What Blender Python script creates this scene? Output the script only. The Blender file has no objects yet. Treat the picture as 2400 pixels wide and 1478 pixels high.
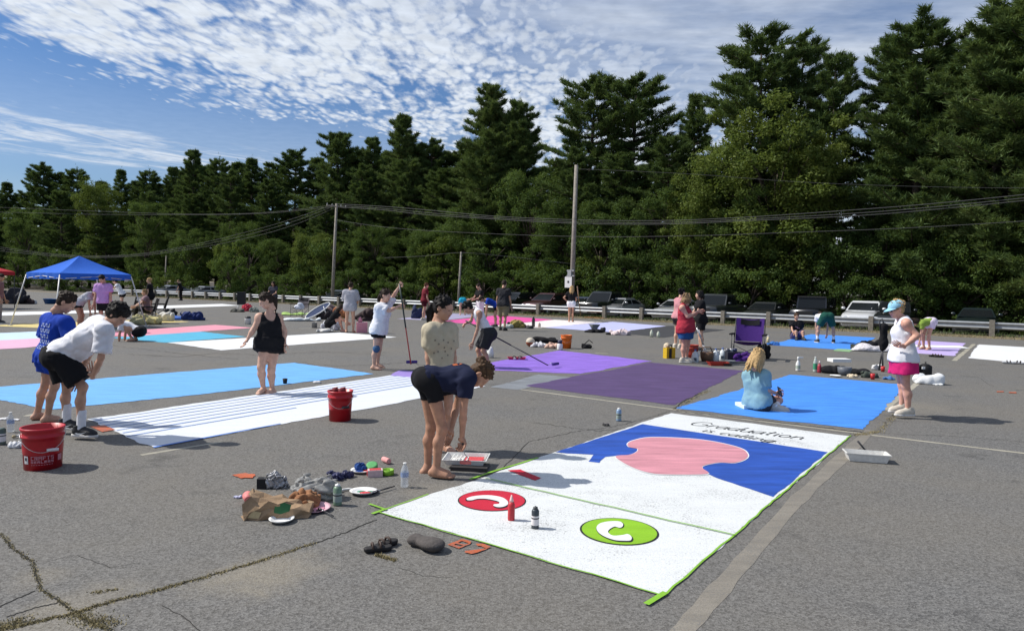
import bpy, bmesh, math, random
import numpy as np
from mathutils import Vector, Matrix
from mathutils.bvhtree import BVHTree

sc = bpy.context.scene
COL = sc.collection
rad = math.radians
# ------------------------------------------------------------------ camera
IW, IH, FPX, CAMH = 2400.0, 1478.0, 1631.0, 1.70
ROLL = math.atan(0.0203)
PITCH = math.atan((739 - 673) * math.cos(ROLL) / FPX)
C_F = np.array([0, math.cos(PITCH), -math.sin(PITCH)])
_r0 = np.array([1.0, 0, 0]); _u0 = np.cross(_r0, C_F)
C_R = math.cos(ROLL) * _r0 + math.sin(ROLL) * _u0
C_U = -math.sin(ROLL) * _r0 + math.cos(ROLL) * _u0
C_O = np.array([0, 0, CAMH])
cam_d = bpy.data.cameras.new('camera'); cam = bpy.data.objects.new('camera', cam_d); COL.objects.link(cam)
cam_d.sensor_fit = 'HORIZONTAL'; cam_d.sensor_width = 36.0; cam_d.lens = 36.0 * FPX / IW
cam_d.clip_start = 0.05; cam_d.clip_end = 3000
cam.matrix_world = Matrix(((C_R[0], C_U[0], -C_F[0], 0), (C_R[1], C_U[1], -C_F[1], 0), (C_R[2], C_U[2], -C_F[2], CAMH), (0, 0, 0, 1)))
sc.camera = cam
# ------------------------------------------------------------------ light and sky
SUN_EL, SUN_AZ = rad(48), (-0.990, 0.140)       # azimuth as a ground vector towards the sun
sun_d = bpy.data.lights.new('sun', 'SUN'); sun = bpy.data.objects.new('sun', sun_d); COL.objects.link(sun)
sun_d.energy = 5.0; sun_d.angle = rad(0.53); sun_d.color = (1.0, 0.955, 0.88)
_sv = Vector((SUN_AZ[0] * math.cos(SUN_EL), SUN_AZ[1] * math.cos(SUN_EL), math.sin(SUN_EL)))
sun.rotation_euler = _sv.to_track_quat('Z', 'Y').to_euler()
sc.view_settings.view_transform = 'Standard'; sc.view_settings.look = 'None'
sc.view_settings.exposure = 0.0; sc.view_settings.gamma = 1.0; sc.view_settings.use_curve_mapping = False
sc.cycles.max_bounces = 6; sc.cycles.transparent_max_bounces = 8

world = bpy.data.worlds.new('World'); sc.world = world; world.use_nodes = True


class NT:
    """tiny node-tree writer"""
    def __init__(s, nt):
        s.nt = nt; s.n = nt.nodes; s.l = nt.links
    def new(s, t, **kw):
        o = s.n.new(t)
        for k, v in kw.items():
            setattr(o, k, v)
        return o
    def put(s, sock, v):
        if hasattr(v, 'is_linked') or isinstance(v, bpy.types.NodeSocket):
            s.l.new(v, sock)
        else:
            sock.default_value = v
    def math(s, op, a, b=0.0, c=0.0, clamp=False):
        o = s.new('ShaderNodeMath', operation=op, use_clamp=clamp)
        s.put(o.inputs[0], a); s.put(o.inputs[1], b)
        if op in ('MULTIPLY_ADD', 'SMOOTH_MIN', 'COMPARE'): s.put(o.inputs[2], c)
        return o.outputs[0]
    def noise(s, vec, scale, detail=2.0, rough=0.5, dist=0.0, col=False):
        o = s.new('ShaderNodeTexNoise'); s.put(o.inputs['Scale'], scale); s.put(o.inputs['Detail'], detail)
        s.put(o.inputs['Roughness'], rough); s.put(o.inputs['Distortion'], dist)
        if vec is not None: s.l.new(vec, o.inputs['Vector'])
        return o.outputs['Color' if col else 'Fac']
    def step(s, v, a, b):
        o = s.new('ShaderNodeMapRange', interpolation_type='SMOOTHSTEP'); s.put(o.inputs[0], v)
        o.inputs[1].default_value = a; o.inputs[2].default_value = b; o.inputs[3].default_value = 0; o.inputs[4].default_value = 1
        return o.outputs[0]
    def lin(s, v, a, b, c, d):
        o = s.new('ShaderNodeMapRange'); s.put(o.inputs[0], v)
        for i, x in enumerate((a, b, c, d)): o.inputs[i + 1].default_value = x
        return o.outputs[0]
    def mix(s, f, a, b, mode='MIX'):
        o = s.new('ShaderNodeMix', data_type='RGBA', blend_type=mode)
        s.put(o.inputs[0], f)
        s.put(o.inputs[6], a if not isinstance(a, tuple) or len(a) == 4 else a + (1,))
        s.put(o.inputs[7], b if not isinstance(b, tuple) or len(b) == 4 else b + (1,))
        return o.outputs[2]
    def comb(s, x, y, z=0.0):
        o = s.new('ShaderNodeCombineXYZ')
        s.put(o.inputs[0], x); s.put(o.inputs[1], y); s.put(o.inputs[2], z)
        return o.outputs[0]
    def sep(s, v):
        o = s.new('ShaderNodeSeparateXYZ'); s.l.new(v, o.inputs[0]); return o.outputs


def build_sky():
    t = NT(world.node_tree); t.n.clear()
    out = t.new('ShaderNodeOutputWorld'); bg = t.new('ShaderNodeBackground')
    sky = t.new('ShaderNodeTexSky', sky_type='NISHITA'); sky.sun_disc = False
    sky.sun_elevation = SUN_EL; sky.sun_rotation = math.atan2(SUN_AZ[0], SUN_AZ[1])
    sky.air_density = 1.1; sky.dust_density = 0.6; sky.ozone_density = 2.4; sky.altitude = 100
    tc = t.new('ShaderNodeTexCoord'); x, y, z = t.sep(tc.outputs['Generated'])
    zc = t.math('MAXIMUM', z, 0.035)
    u = t.math('DIVIDE', x, zc); v = t.math('DIVIDE', y, zc)
    uv = t.comb(u, v)
    # distance across the cloud streets (their edge runs from upper left to lower right in the view)
    s = t.math('ADD', t.math('MULTIPLY', t.math('ADD', u, 2.2), 0.837), t.math('MULTIPLY', t.math('SUBTRACT', v, 3.2), -0.546))
    big = t.noise(uv, 0.9, 4, 0.6)
    s2 = t.math('ADD', s, t.math('MULTIPLY', t.math('SUBTRACT', big, 0.5), 2.6))
    # rippled small puffs, as deep as they are tall
    uvp = t.comb(u, t.math('MULTIPLY', v, 0.45))
    warp = t.new('ShaderNodeVectorMath', operation='ADD'); t.l.new(uvp, warp.inputs[0])
    wn = t.new('ShaderNodeVectorMath', operation='SCALE'); t.l.new(t.noise(uvp, 6.0, 3, 0.55, col=True), wn.inputs[0]); wn.inputs['Scale'].default_value = 0.20
    t.l.new(wn.outputs[0], warp.inputs[1])
    vor = t.new('ShaderNodeTexVoronoi', feature='SMOOTH_F1'); t.l.new(warp.outputs[0], vor.inputs['Vector']); vor.inputs['Scale'].default_value = 19.0
    vor.inputs['Smoothness'].default_value = 0.6
    puff = t.math('SUBTRACT', 0.66, vor.outputs['Distance'])
    puff = t.math('ADD', t.math('MULTIPLY', puff, 0.9), t.math('MULTIPLY', t.noise(uvp, 30, 6, 0.66), 0.75))
    med = t.noise(warp.outputs[0], 2.6, 3, 0.55)
    band = t.step(s2, -0.35, 1.0)
    cell = t.math('ADD', t.math('MULTIPLY', puff, 1.0), t.math('MULTIPLY', t.math('SUBTRACT', med, 0.5), 1.5))
    thr = t.math('SUBTRACT', cell, t.math('SUBTRACT', 0.93, t.math('MULTIPLY', band, 0.74)))
    a1 = t.math('MULTIPLY', t.step(thr, -0.20, 0.58), t.step(s2, -0.6, 0.1))
    # smooth milky veil farther on
    veiln = t.noise(t.comb(t.math('MULTIPLY', u, 0.55), t.math('MULTIPLY', v, 1.3)), 2.3, 5, 0.55)
    a2 = t.math('MULTIPLY', t.step(s, 0.9, 3.0), t.lin(veiln, 0.30, 0.66, 0.22, 0.78))
    a1 = t.math('MULTIPLY', a1, t.lin(s, 1.6, 3.2, 1.0, 0.15))
    # low streaky wisps on the clear side
    # street-aligned coordinates
    al = t.math('ADD', t.math('MULTIPLY', u, 0.546), t.math('MULTIPLY', v, 0.837))
    wis = t.noise(t.comb(t.math('MULTIPLY', s, 2.2), t.math('MULTIPLY', al, 0.9)), 1.5, 7, 0.66, 0.9)
    wb = t.math('MULTIPLY', t.step(s2, -3.2, -2.2), t.math('SUBTRACT', 1.0, t.step(s2, -1.7, -0.7)))
    a3 = t.math('MULTIPLY', t.math('MULTIPLY', wb, t.step(wis, 0.36, 0.68)), 0.9)
    hz = t.math('MULTIPLY', t.math('SUBTRACT', 1.0, t.step(z, 0.02, 0.28)), 0.72)
    a = t.math('MAXIMUM', t.math('MAXIMUM', a1, a2), a3)
    a = t.math('MAXIMUM', a, t.math('MULTIPLY', hz, t.step(s, -4.0, 0.5)))
    a = t.math('MULTIPLY', a, t.math('SUBTRACT', 1.0, t.math('MULTIPLY', t.step(s, 4.0, 5.6), 0.92)))   # the far side of the street is clear again
    a = t.math('MULTIPLY', a, t.step(z, -0.02, 0.03))
    hsv = t.new('ShaderNodeHueSaturation'); hsv.inputs['Saturation'].default_value = 1.22; hsv.inputs['Value'].default_value = 1.0
    tn = t.new('ShaderNodeVectorMath', operation='MULTIPLY'); t.l.new(sky.outputs[0], tn.inputs[0]); tn.inputs[1].default_value = (1.22, 1.26, 1.46); t.l.new(tn.outputs[0], hsv.inputs['Color'])
    shade = t.lin(t.noise(uv, 11, 3, 0.5), 0.3, 0.7, 0.86, 1.06)
    cc = t.new('ShaderNodeVectorMath', operation='SCALE'); cc.inputs[0].default_value = (12.2, 13.2, 14.6); t.l.new(shade, cc.inputs['Scale'])
    colr = t.mix(a, hsv.outputs[0], cc.outputs[0])
    t.l.new(colr, bg.inputs[0]); bg.inputs[1].default_value = 0.064
    t.l.new(bg.outputs[0], out.inputs[0])


build_sky()
# ------------------------------------------------------------------ geometry of the place
GA = np.array([0.5834, 0.8122, 0.0]); GB = np.array([0.8122, -0.5834, 0.0])   # across / along the guardrail
RAIL = 36.0


def ray(px, py):
    return C_F * FPX + (px - 1200) * C_R - (py - 739) * C_U


def G(px, py, z=0.0):
    d = ray(px, py); t = (z - CAMH) / d[2]
    return C_O + t * d


def PD(px, py, dist):
    d = ray(px, py); return C_O + d * (dist / d[1])


def OFF(px, py, off):
    d = ray(px, py); return C_O + d * ((RAIL + off) / (GA @ d))


def UV(u, v, z=0.0):
    return GA * u + GB * v + np.array([0, 0, z])


# ------------------------------------------------------------------ materials
MATS = {}


def mat(name, col, rough=0.7, metal=0.0, var=0.12, scale=30.0, bump=0.0, bscale=None, spec=0.4, trans=0.0, alpha=1.0, coat=0.0, hair=False):
    if name in MATS: return MATS[name]
    m = bpy.data.materials.new(name); m.use_nodes = True
    t = NT(m.node_tree); p = t.n['Principled BSDF']
    tc = t.new('ShaderNodeTexCoord').outputs['Object']
    c = tuple(col)
    lo = tuple(max(0, x * (1 - var)) for x in c); hi = tuple(min(1, x * (1 + var)) for x in c)
    f = t.noise(tc, scale, 4, 0.6)
    f = t.lin(f, 0.3, 0.7, 0, 1)
    if hair:
        mp = t.new('ShaderNodeMapping'); t.l.new(tc, mp.inputs[0]); mp.inputs['Scale'].default_value = (90, 90, 14)
        f = t.lin(t.noise(mp.outputs[0], 1.0, 3, 0.6), 0.3, 0.7, 0, 1)
    t.l.new(t.mix(f, lo, hi), p.inputs['Base Color'])
    p.inputs['Roughness'].default_value = rough; p.inputs['Metallic'].default_value = metal
    p.inputs['Specular IOR Level'].default_value = spec
    if trans: p.inputs['Transmission Weight'].default_value = trans; p.inputs['IOR'].default_value = 1.15
    if alpha < 1: p.inputs['Alpha'].default_value = alpha
    if coat: p.inputs['Coat Weight'].default_value = coat; p.inputs['Coat Roughness'].default_value = 0.08
    if bump:
        b = t.new('ShaderNodeBump'); b.inputs['Strength'].default_value = bump; b.inputs['Distance'].default_value = 0.02
        t.l.new(t.noise(tc, bscale or scale * 2, 3, 0.6), b.inputs['Height']); t.l.new(b.outputs[0], p.inputs['Normal'])
    MATS[name] = m
    return m


def asphalt_mat(name, lo, hi, dirt=0.0, tint=(0.19, 0.165, 0.125), sand=()):
    m = bpy.data.materials.new(name); m.use_nodes = True
    t = NT(m.node_tree); p = t.n['Principled BSDF']
    tc = t.new('ShaderNodeTexCoord').outputs['Object']
    fine = t.noise(tc, 130, 2, 0.7); mid = t.noise(tc, 34, 3, 0.7); big = t.noise(tc, 0.45, 5, 0.62); wide = t.noise(tc, 0.12, 3, 0.5)
    vor = t.new('ShaderNodeTexVoronoi'); t.l.new(tc, vor.inputs['Vector']); vor.inputs['Scale'].default_value = 85
    vc = t.sep(vor.outputs['Color'])[0]
    f = t.math('ADD', t.math('MULTIPLY', fine, 0.7), t.math('ADD', t.math('MULTIPLY', mid, 0.35), t.math('MULTIPLY', vc, 0.38)))
    f = t.lin(f, 0.42, 1.02, 0, 1)
    c = t.mix(f, lo, hi)
    stone = t.step(t.noise(tc, 95, 1, 0.5), 0.68, 0.74)
    c = t.mix(t.math('MULTIPLY', stone, 0.55), c, (0.42, 0.40, 0.36))
    c = t.mix(t.lin(big, 0.35, 0.65, 0.0, 0.30 + dirt), c, tint)
    dark = t.math('MULTIPLY', t.step(t.noise(tc, 1.3, 5, 0.68), 0.56, 0.72), 0.42)
    c = t.mix(dark, c, tuple(x * 0.7 for x in lo))
    c = t.mix(t.lin(wide, 0.35, 0.65, 0, 0.10), c, (0.11, 0.105, 0.10))
    for sx, sy, sr, amt in sand:      # sand washed out of the cracks
        vd = t.new('ShaderNodeVectorMath', operation='DISTANCE'); t.l.new(tc, vd.inputs[0]); vd.inputs[1].default_value = (sx, sy, 0)
        q = t.math('ADD', vd.outputs['Value'], t.math('MULTIPLY', t.math('SUBTRACT', t.noise(tc, 3.5, 4, 0.65), 0.5), sr * 1.6))
        c = t.mix(t.math('MULTIPLY', t.math('SUBTRACT', 1.0, t.step(q, sr * .2, sr)), t.lin(fine, .35, .65, amt * .15, amt * .70)), c, (0.31, 0.27, 0.20))
    t.l.new(c, p.inputs['Base Color'])
    p.inputs['Roughness'].default_value = 0.86; p.inputs['Specular IOR Level'].default_value = 0.25
    b = t.new('ShaderNodeBump'); b.inputs['Strength'].default_value = 0.5; b.inputs['Distance'].default_value = 0.004
    t.l.new(t.math('ADD', fine, vor.outputs['Distance']), b.inputs['Height']); t.l.new(b.outputs[0], p.inputs['Normal'])
    return m


def paint_mat(name, col, wear=0.3, streak=0.15, fine=0.12):
    """rolled paint on rough asphalt: speckles of bare ground, roller streaks along the stall"""
    if name in MATS: return MATS[name]
    m = bpy.data.materials.new(name); m.use_nodes = True
    t = NT(m.node_tree); p = t.n['Principled BSDF']
    tc = t.new('ShaderNodeTexCoord').outputs['Object']
    mp = t.new('ShaderNodeMapping'); t.l.new(tc, mp.inputs[0]); mp.inputs['Rotation'].default_value = (0, 0, rad(-54.3)); mp.inputs['Scale'].default_value = (1.2, 7, 1)
    st = t.lin(t.noise(mp.outputs[0], 1.4, 4, 0.6), 0.3, 0.7, 1 - streak, 1 + streak * 0.6)
    hi = t.new('ShaderNodeVectorMath', operation='SCALE'); hi.inputs[0].default_value = col; t.l.new(st, hi.inputs['Scale'])
    sp = t.noise(tc, 75, 3, 0.75); patch = t.noise(tc, 1.6, 4, 0.65); f2 = t.noise(tc, 150, 2, 0.6)
    lvl = t.math('ADD', sp, t.math('MULTIPLY', t.math('SUBTRACT', patch, 0.5), 0.45))
    bare = t.step(t.math('ADD', lvl, t.math('MULTIPLY', t.math('SUBTRACT', t.noise(mp.outputs[0], 2.2, 4, 0.6), 0.5), 0.12)), 0.74 - wear * 0.26, 0.84 - wear * 0.22)
    c = t.mix(bare, hi.outputs[0], tuple(0.30 * x + 0.10 for x in col))
    dk = t.lin(f2, 0.35, 0.65, 1 - fine, 1.03)
    d = t.new('ShaderNodeVectorMath', operation='SCALE'); t.l.new(c, d.inputs[0]); t.l.new(dk, d.inputs['Scale'])
    t.l.new(d.outputs[0], p.inputs['Base Color'])
    p.inputs['Roughness'].default_value = 0.62; p.inputs['Specular IOR Level'].default_value = 0.3
    b = t.new('ShaderNodeBump'); b.inputs['Strength'].default_value = 0.45; b.inputs['Distance'].default_value = 0.004
    t.l.new(t.math('ADD', sp, f2), b.inputs['Height']); t.l.new(b.outputs[0], p.inputs['Normal'])
    MATS[name] = m
    return m


# ------------------------------------------------------------------ mesh helpers
class MB:
    def __init__(s):
        s.v = []; s.f = []; s.m = []; s.s = []
    def add(s, vs, fs, mi=0, smooth=False, M=None):
        o = len(s.v)
        if M is not None: vs = [M @ Vector(v) for v in vs]
        s.v += [tuple(v) for v in vs]; s.f += [tuple(i + o for i in f) for f in fs]
        s.m += [mi] * len(fs); s.s += [smooth] * len(fs)
        return s
    def box(s, c, d, mi=0, M=None, taper=1.0, rz=0.0):
        x, y, z = d[0] / 2, d[1] / 2, d[2] / 2
        vs = [Vector((sx * x * (taper if sz > 0 else 1), sy * y * (taper if sz > 0 else 1), sz * z)) for sz in (-1, 1) for sy in (-1, 1) for sx in (-1, 1)]
        if rz: R = Matrix.Rotation(rz, 3, 'Z'); vs = [R @ v for v in vs]
        vs = [v + Vector(c) for v in vs]
        return s.add(vs, [(0, 2, 3, 1), (4, 5, 7, 6), (0, 1, 5, 4), (2, 6, 7, 3), (0, 4, 6, 2), (1, 3, 7, 5)], mi, False, M)
    def lathe(s, prof, n=16, mi=0, M=None, cap0=True, cap1=True, smooth=True):
        vs = []; fs = []
        for r, z in prof:
            for i in range(n):
                a = 2 * math.pi * i / n; vs.append((r * math.cos(a), r * math.sin(a), z))
        for j in range(len(prof) - 1):
            for i in range(n):
                k = (i + 1) % n; fs.append((j * n + i, j * n + k, (j + 1) * n + k, (j + 1) * n + i))
        s.add(vs, fs, mi, smooth, M)
        caps = []
        if cap0: caps.append(tuple(range(n - 1, -1, -1)))
        if cap1: caps.append(tuple((len(prof) - 1) * n + i for i in range(n)))
        if caps:
            o = len(s.v) - len(vs)
            s.f += [tuple(i + o for i in c) for c in caps]; s.m += [mi] * len(caps); s.s += [False] * len(caps)
        return s
    def tube(s, pts, r, n=8, mi=0, M=None, smooth=True):
        pts = [Vector(p) for p in pts]; rs = r if isinstance(r, (list, tuple)) else [r] * len(pts)
        vs = []; fs = []; ref = None
        for i, p in enumerate(pts):
            d = (pts[min(i + 1, len(pts) - 1)] - pts[max(i - 1, 0)]).normalized()
            if ref is None or abs(ref.dot(d)) > 0.98:
                ref = Vector((0, 0, 1)) if abs(d.z) < 0.9 else Vector((1, 0, 0))
            a = d.cross(ref).normalized(); b = d.cross(a).normalized(); ref = a.cross(d)
            for k in range(n):
                w = 2 * math.pi * k / n; vs.append(p + (a * math.cos(w) + b * math.sin(w)) * rs[i])
        for i in range(len(pts) - 1):
            for k in range(n):
                q = (k + 1) % n; fs.append((i * n + k, (i + 1) * n + k, (i + 1) * n + q, i * n + q))
        fs.append(tuple(range(n))); fs.append(tuple((len(pts) - 1) * n + k for k in range(n - 1, -1, -1)))
        return s.add(vs, fs, mi, smooth, M)
    def ball(s, c, r, n=12, mi=0, M=None, half=False):
        r = (r, r, r) if not isinstance(r, (tuple, list)) else r
        vs = []; fs = []; m = n // 2 + 1
        for j in range(m + 1):
            th = math.pi * j / m * (0.5 if half else 1)
            for i in range(n):
                a = 2 * math.pi * i / n
                vs.append((c[0] + r[0] * math.sin(th) * math.cos(a), c[1] + r[1] * math.sin(th) * math.sin(a), c[2] + r[2] * math.cos(th)))
        for j in range(m):
            for i in range(n):
                k = (i + 1) % n; fs.append((j * n + i, (j + 1) * n + i, (j + 1) * n + k, j * n + k))
        return s.add(vs, fs, mi, True, M)
    def poly(s, pts, mi=0, M=None):
        return s.add(pts, [tuple(range(len(pts)))], mi, False, M)
    def prism(s, pts, z0, z1, mi=0, M=None):
        n = len(pts)
        vs = [(p[0], p[1], z0) for p in pts] + [(p[0], p[1], z1) for p in pts]
        fs = [tuple(range(n - 1, -1, -1)), tuple(range(n, 2 * n))] + [(i, (i + 1) % n, (i + 1) % n + n, i + n) for i in range(n)]
        return s.add(vs, fs, mi, False, M)
    def mesh(s, name, mats):
        me = bpy.data.meshes.new(name); me.from_pydata(s.v, [], s.f)
        for m in (mats if isinstance(mats, (list, tuple)) else [mats]): me.materials.append(m)
        me.polygons.foreach_set('material_index', s.m); me.polygons.foreach_set('use_smooth', s.s); me.update()
        return me
    def build(s, name, mats, parent=None, **kw):
        return link(name, s.mesh(name, mats), parent, **kw)


def link(name, me, parent=None, label=None, cat=None, group=None, kind=None, loc=None, rz=0.0):
    o = bpy.data.objects.new(name, me); COL.objects.link(o)
    if parent is not None: o.parent = parent
    if loc is not None: o.location = loc
    if rz: o.rotation_euler = (0, 0, rz)
    tag(o, label, cat, group, kind)
    return o


def tag(o, label=None, cat=None, group=None, kind=None):
    if label: o['label'] = label
    if cat: o['category'] = cat
    if group: o['group'] = group
    if kind: o['kind'] = kind
    return o


def thing(name, label, cat, loc=(0, 0, 0), rz=0.0, group=None):
    o = bpy.data.objects.new(name, None); o.empty_display_size = 0.1; COL.objects.link(o)
    o.location = tuple(loc); o.rotation_euler = (0, 0, rz)
    return tag(o, label, cat, group)


def npmesh(name, v, f, mats, mi=None, smooth=True):
    """fast mesh from arrays; f is an (n,k) int array"""
    me = bpy.data.meshes.new(name); nv, (nf, k) = len(v), f.shape
    me.vertices.add(nv); me.vertices.foreach_set('co', np.ascontiguousarray(v, dtype=np.float32).ravel())
    me.loops.add(nf * k); me.loops.foreach_set('vertex_index', np.ascontiguousarray(f, dtype=np.int32).ravel())
    me.polygons.add(nf); me.polygons.foreach_set('loop_start', np.arange(0, nf * k, k, dtype=np.int32))
    for m in (mats if isinstance(mats, (list, tuple)) else [mats]): me.materials.append(m)
    if mi is not None: me.polygons.foreach_set('material_index', np.ascontiguousarray(mi, dtype=np.int32))
    me.polygons.foreach_set('use_smooth', np.full(nf, smooth, dtype=bool))
    me.update(calc_edges=True); me.validate()
    return me
# ------------------------------------------------------------------ ground
rng = random.Random(7)
A_MAT = asphalt_mat('worn_asphalt', (0.050, 0.049, 0.048), (0.222, 0.217, 0.208), sand=[(*G(x, y)[:2], r, a) for x, y, r, a in ((640, 1335, .42, .75), (540, 1365, .35, .5), (230, 1400, .30, .5), (120, 1460, .35, .6), (90, 1350, .22, .45), (2130, 950, .8, .4), (1010, 1150, .35, .4))])
R_MAT = asphalt_mat('road_asphalt', (0.06, 0.06, 0.058), (0.16, 0.155, 0.145))
D_MAT = asphalt_mat('dry_dirt', (0.10, 0.082, 0.055), (0.25, 0.205, 0.14), 0.3, (0.17, 0.14, 0.085))
F_MAT = mat('forest_litter', (0.045, 0.035, 0.02), 0.95, var=0.5, scale=1.5, bump=0.5)


def strip(name, us, zs, m, n=40, v0=-900.0, v1=260.0):
    mb = MB(); vs = []; fs = []
    for i in range(n + 1):
        v = v0 + (v1 - v0) * i / n
        for u, z in zip(us, zs): vs.append(UV(u, v, z))
    k = len(us)
    for i in range(n):
        for j in range(k - 1): fs.append((i * k + j, i * k + j + 1, (i + 1) * k + j + 1, (i + 1) * k + j))
    mb.add(vs, fs); o = mb.build(name, m, kind='structure')
    return o


strip('parking_lot', [-400, -50, 0, 20, RAIL - 1.5], [0, 0, 0, 0, 0], A_MAT)
strip('dirt_verge', [RAIL - 1.5, RAIL - 0.8, RAIL + 0.2, RAIL + 0.9, RAIL + 2.2], [0, 0.012, 0.03, 0.0, -0.25], D_MAT)
strip('access_road', [RAIL + 2.2, RAIL + 5, RAIL + 9.5], [-0.25, -0.25, -0.25], R_MAT)
strip('forest_floor', [RAIL + 9.5, RAIL + 11, RAIL + 14, RAIL + 60, RAIL + 1200], [-0.25, -0.25, -0.15, 0.1, 0.1], F_MAT)


def edgepts(P, step=0.12, jit=0.010, close=True):
    out = []; n = len(P)
    for i in range(n if close else n - 1):
        a, b = Vector(P[i]), Vector(P[(i + 1) % n]); L = (b - a).length; k = max(1, min(60, int(L / step)))
        nrm = Vector((-(b - a).y, (b - a).x, 0)).normalized() if L > 1e-6 else Vector((0, 0, 0))
        off = 0.0
        for j in range(k):
            off = 0.6 * off + rng.uniform(-jit, jit) if j else 0.0
            out.append(a + (b - a) * (j / k) + nrm * off)
    return out


def sheet(name, px, z, m, parent=None, jit=0.010, step=0.12, **kw):
    P = [G(*p) for p in px]
    pts = [(p.x, p.y, z) for p in edgepts([(q[0], q[1], 0) for q in P], step, jit)]
    return MB().poly(pts).build(name, m, parent, **kw)


STN = [0]


def stall(label, px, m, jit=0.022, step=0.10, cat='ground painting', z=None):
    STN[0] += 1
    return sheet('painted_stall', px, 0.0034 + 0.00012 * STN[0] if z is None else z, m, jit=jit, step=step, label=label, cat=cat)


W_ = paint_mat('white_paint', (0.72, 0.74, 0.74), 0.70, 0.05, 0.20)
W2 = paint_mat('white_paint_solid', (0.74, 0.75, 0.76), 0.08, 0.06, 0.06)
stall('dark plum purple painted stall between the light purple and bright blue stalls', [(1232, 904), (1580, 949), (1742, 869), (1525, 849)], paint_mat('plum_paint', (0.095, 0.058, 0.155), 0.16, 0.30))
stall('light violet painted stall behind the dark plum one', [(1105, 857), (1140, 867), (1360, 876), (1528, 846), (1312, 821)], paint_mat('violet_paint', (0.27, 0.15, 0.62), 0.18, 0.34))
stall('bright blue painted stall where the blonde woman sits', [(1585, 957), (2024, 1006), (2126, 902), (1853, 878)], paint_mat('azure_paint', (0.065, 0.27, 0.80), 0.18, 0.26))
stall('far bright blue stall with a seated and a bent person on it', [(1801, 808), (1995, 821), (2052, 791), (1901, 783)], paint_mat('azure_far_paint', (0.07, 0.27, 0.78), 0.08, 0.16))
stall('pale lilac painted stall near the guardrail under a bent barefoot person', [(2070, 822), (2236, 834), (2263, 804), (2110, 795)], paint_mat('lilac_paint', (0.52, 0.42, 0.74), 0.06, 0.1))
stall('plain white stall reaching out of the right side of the lot', [(2270, 839), (2500, 860), (2500, 819), (2293, 807)], W2)
stall('charcoal grey painted stall beside the pale periwinkle one', [(1440, 779), (1556, 791), (1700, 773), (1570, 763)], paint_mat('charcoal_paint', (0.055, 0.055, 0.06), 0.1, 0.1))
stall('pale periwinkle painted stall left of the charcoal one', [(1272, 767), (1440, 779), (1560, 764), (1436, 754)], paint_mat('periwinkle_paint', (0.50, 0.52, 0.83), 0.08, 0.12))
stall('pinkish white stall under the girl in white shorts', [(1150, 764), (1268, 768), (1412, 755), (1300, 749)], paint_mat('blush_paint', (0.80, 0.74, 0.72), 0.08, 0.08))
stall('hot pink painted stall behind the boy in the white tank top', [(1030, 753), (1150, 763), (1296, 749), (1165, 739)], paint_mat('hot_pink_paint', (0.72, 0.09, 0.34), 0.05, 0.15))
stall('greyish lavender stall under the bent turquoise shirt', [(930, 747), (1028, 752), (1140, 739), (1050, 734)], paint_mat('greylav_paint', (0.35, 0.33, 0.48), 0.1, 0.15))
sky_stall = stall('long sky blue painted stall behind the woman in the black dress', [(-12, 907), (-12, 935), (118, 960), (480, 923), (876, 876), (690, 850)], paint_mat('sky_paint', (0.155, 0.42, 0.83), 0.18, 0.18))
striped = stall('white stall ruled with thin blue lines beside the red bucket', [(203, 983), (362, 1050), (1138, 905), (925, 878)], paint_mat('white_paint_thin', (0.70, 0.73, 0.78), 0.18, 0.06))
stall('white painted stall beyond the sky blue one', [(392, 803), (517, 821), (930, 790), (797, 779)], W2)
stall('turquoise painted stall beside the crouching person', [(258, 791), (388, 803), (575, 789), (470, 777)], paint_mat('turquoise_paint', (0.085, 0.42, 0.62), 0.1, 0.2))
stall('salmon pink painted stall beyond the turquoise one', [(180, 783), (300, 789), (594, 768), (505, 761)], paint_mat('salmon_paint', (0.74, 0.30, 0.38), 0.05, 0.1))
stall('yellow painted stall under the black camp chair', [(-30, 763), (90, 768), (445, 754), (360, 748)], paint_mat('yellow_paint', (0.72, 0.58, 0.22), 0.06, 0.1))
stall('pale ice blue stall in front of the canopy', [(-60, 802), (60, 797), (215, 786), (100, 776), (-60, 783)], paint_mat('ice_paint', (0.55, 0.70, 0.82), 0.06, 0.1))
stall('baby pink stall in front of the canopy', [(-60, 822), (60, 815), (240, 797), (180, 788), (-60, 801)], paint_mat('baby_pink_paint', (0.72, 0.42, 0.57), 0.06, 0.1))
stall('thin white stall under the canopy', [(-20, 740), (95, 737), (300, 730), (230, 727), (-20, 732)], W2)
stall('thin white stall far off in front of the parked silver cars', [(350, 724), (400, 722), (562, 716), (520, 712), (360, 717)], W2)
stall('small lavender painted strip at the foot of the roller pole', [(915, 880), (985, 886), (1010, 872), (935, 868)], paint_mat('lavstrip_paint', (0.33, 0.24, 0.62), 0.2, 0.2))
stall('washed out pale blue strip beside the plum stall', [(1150, 907), (1215, 913), (1345, 884), (1262, 877)], paint_mat('wash_paint', (0.22, 0.235, 0.255), 0.6, 0.4), z=0.0030)
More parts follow.
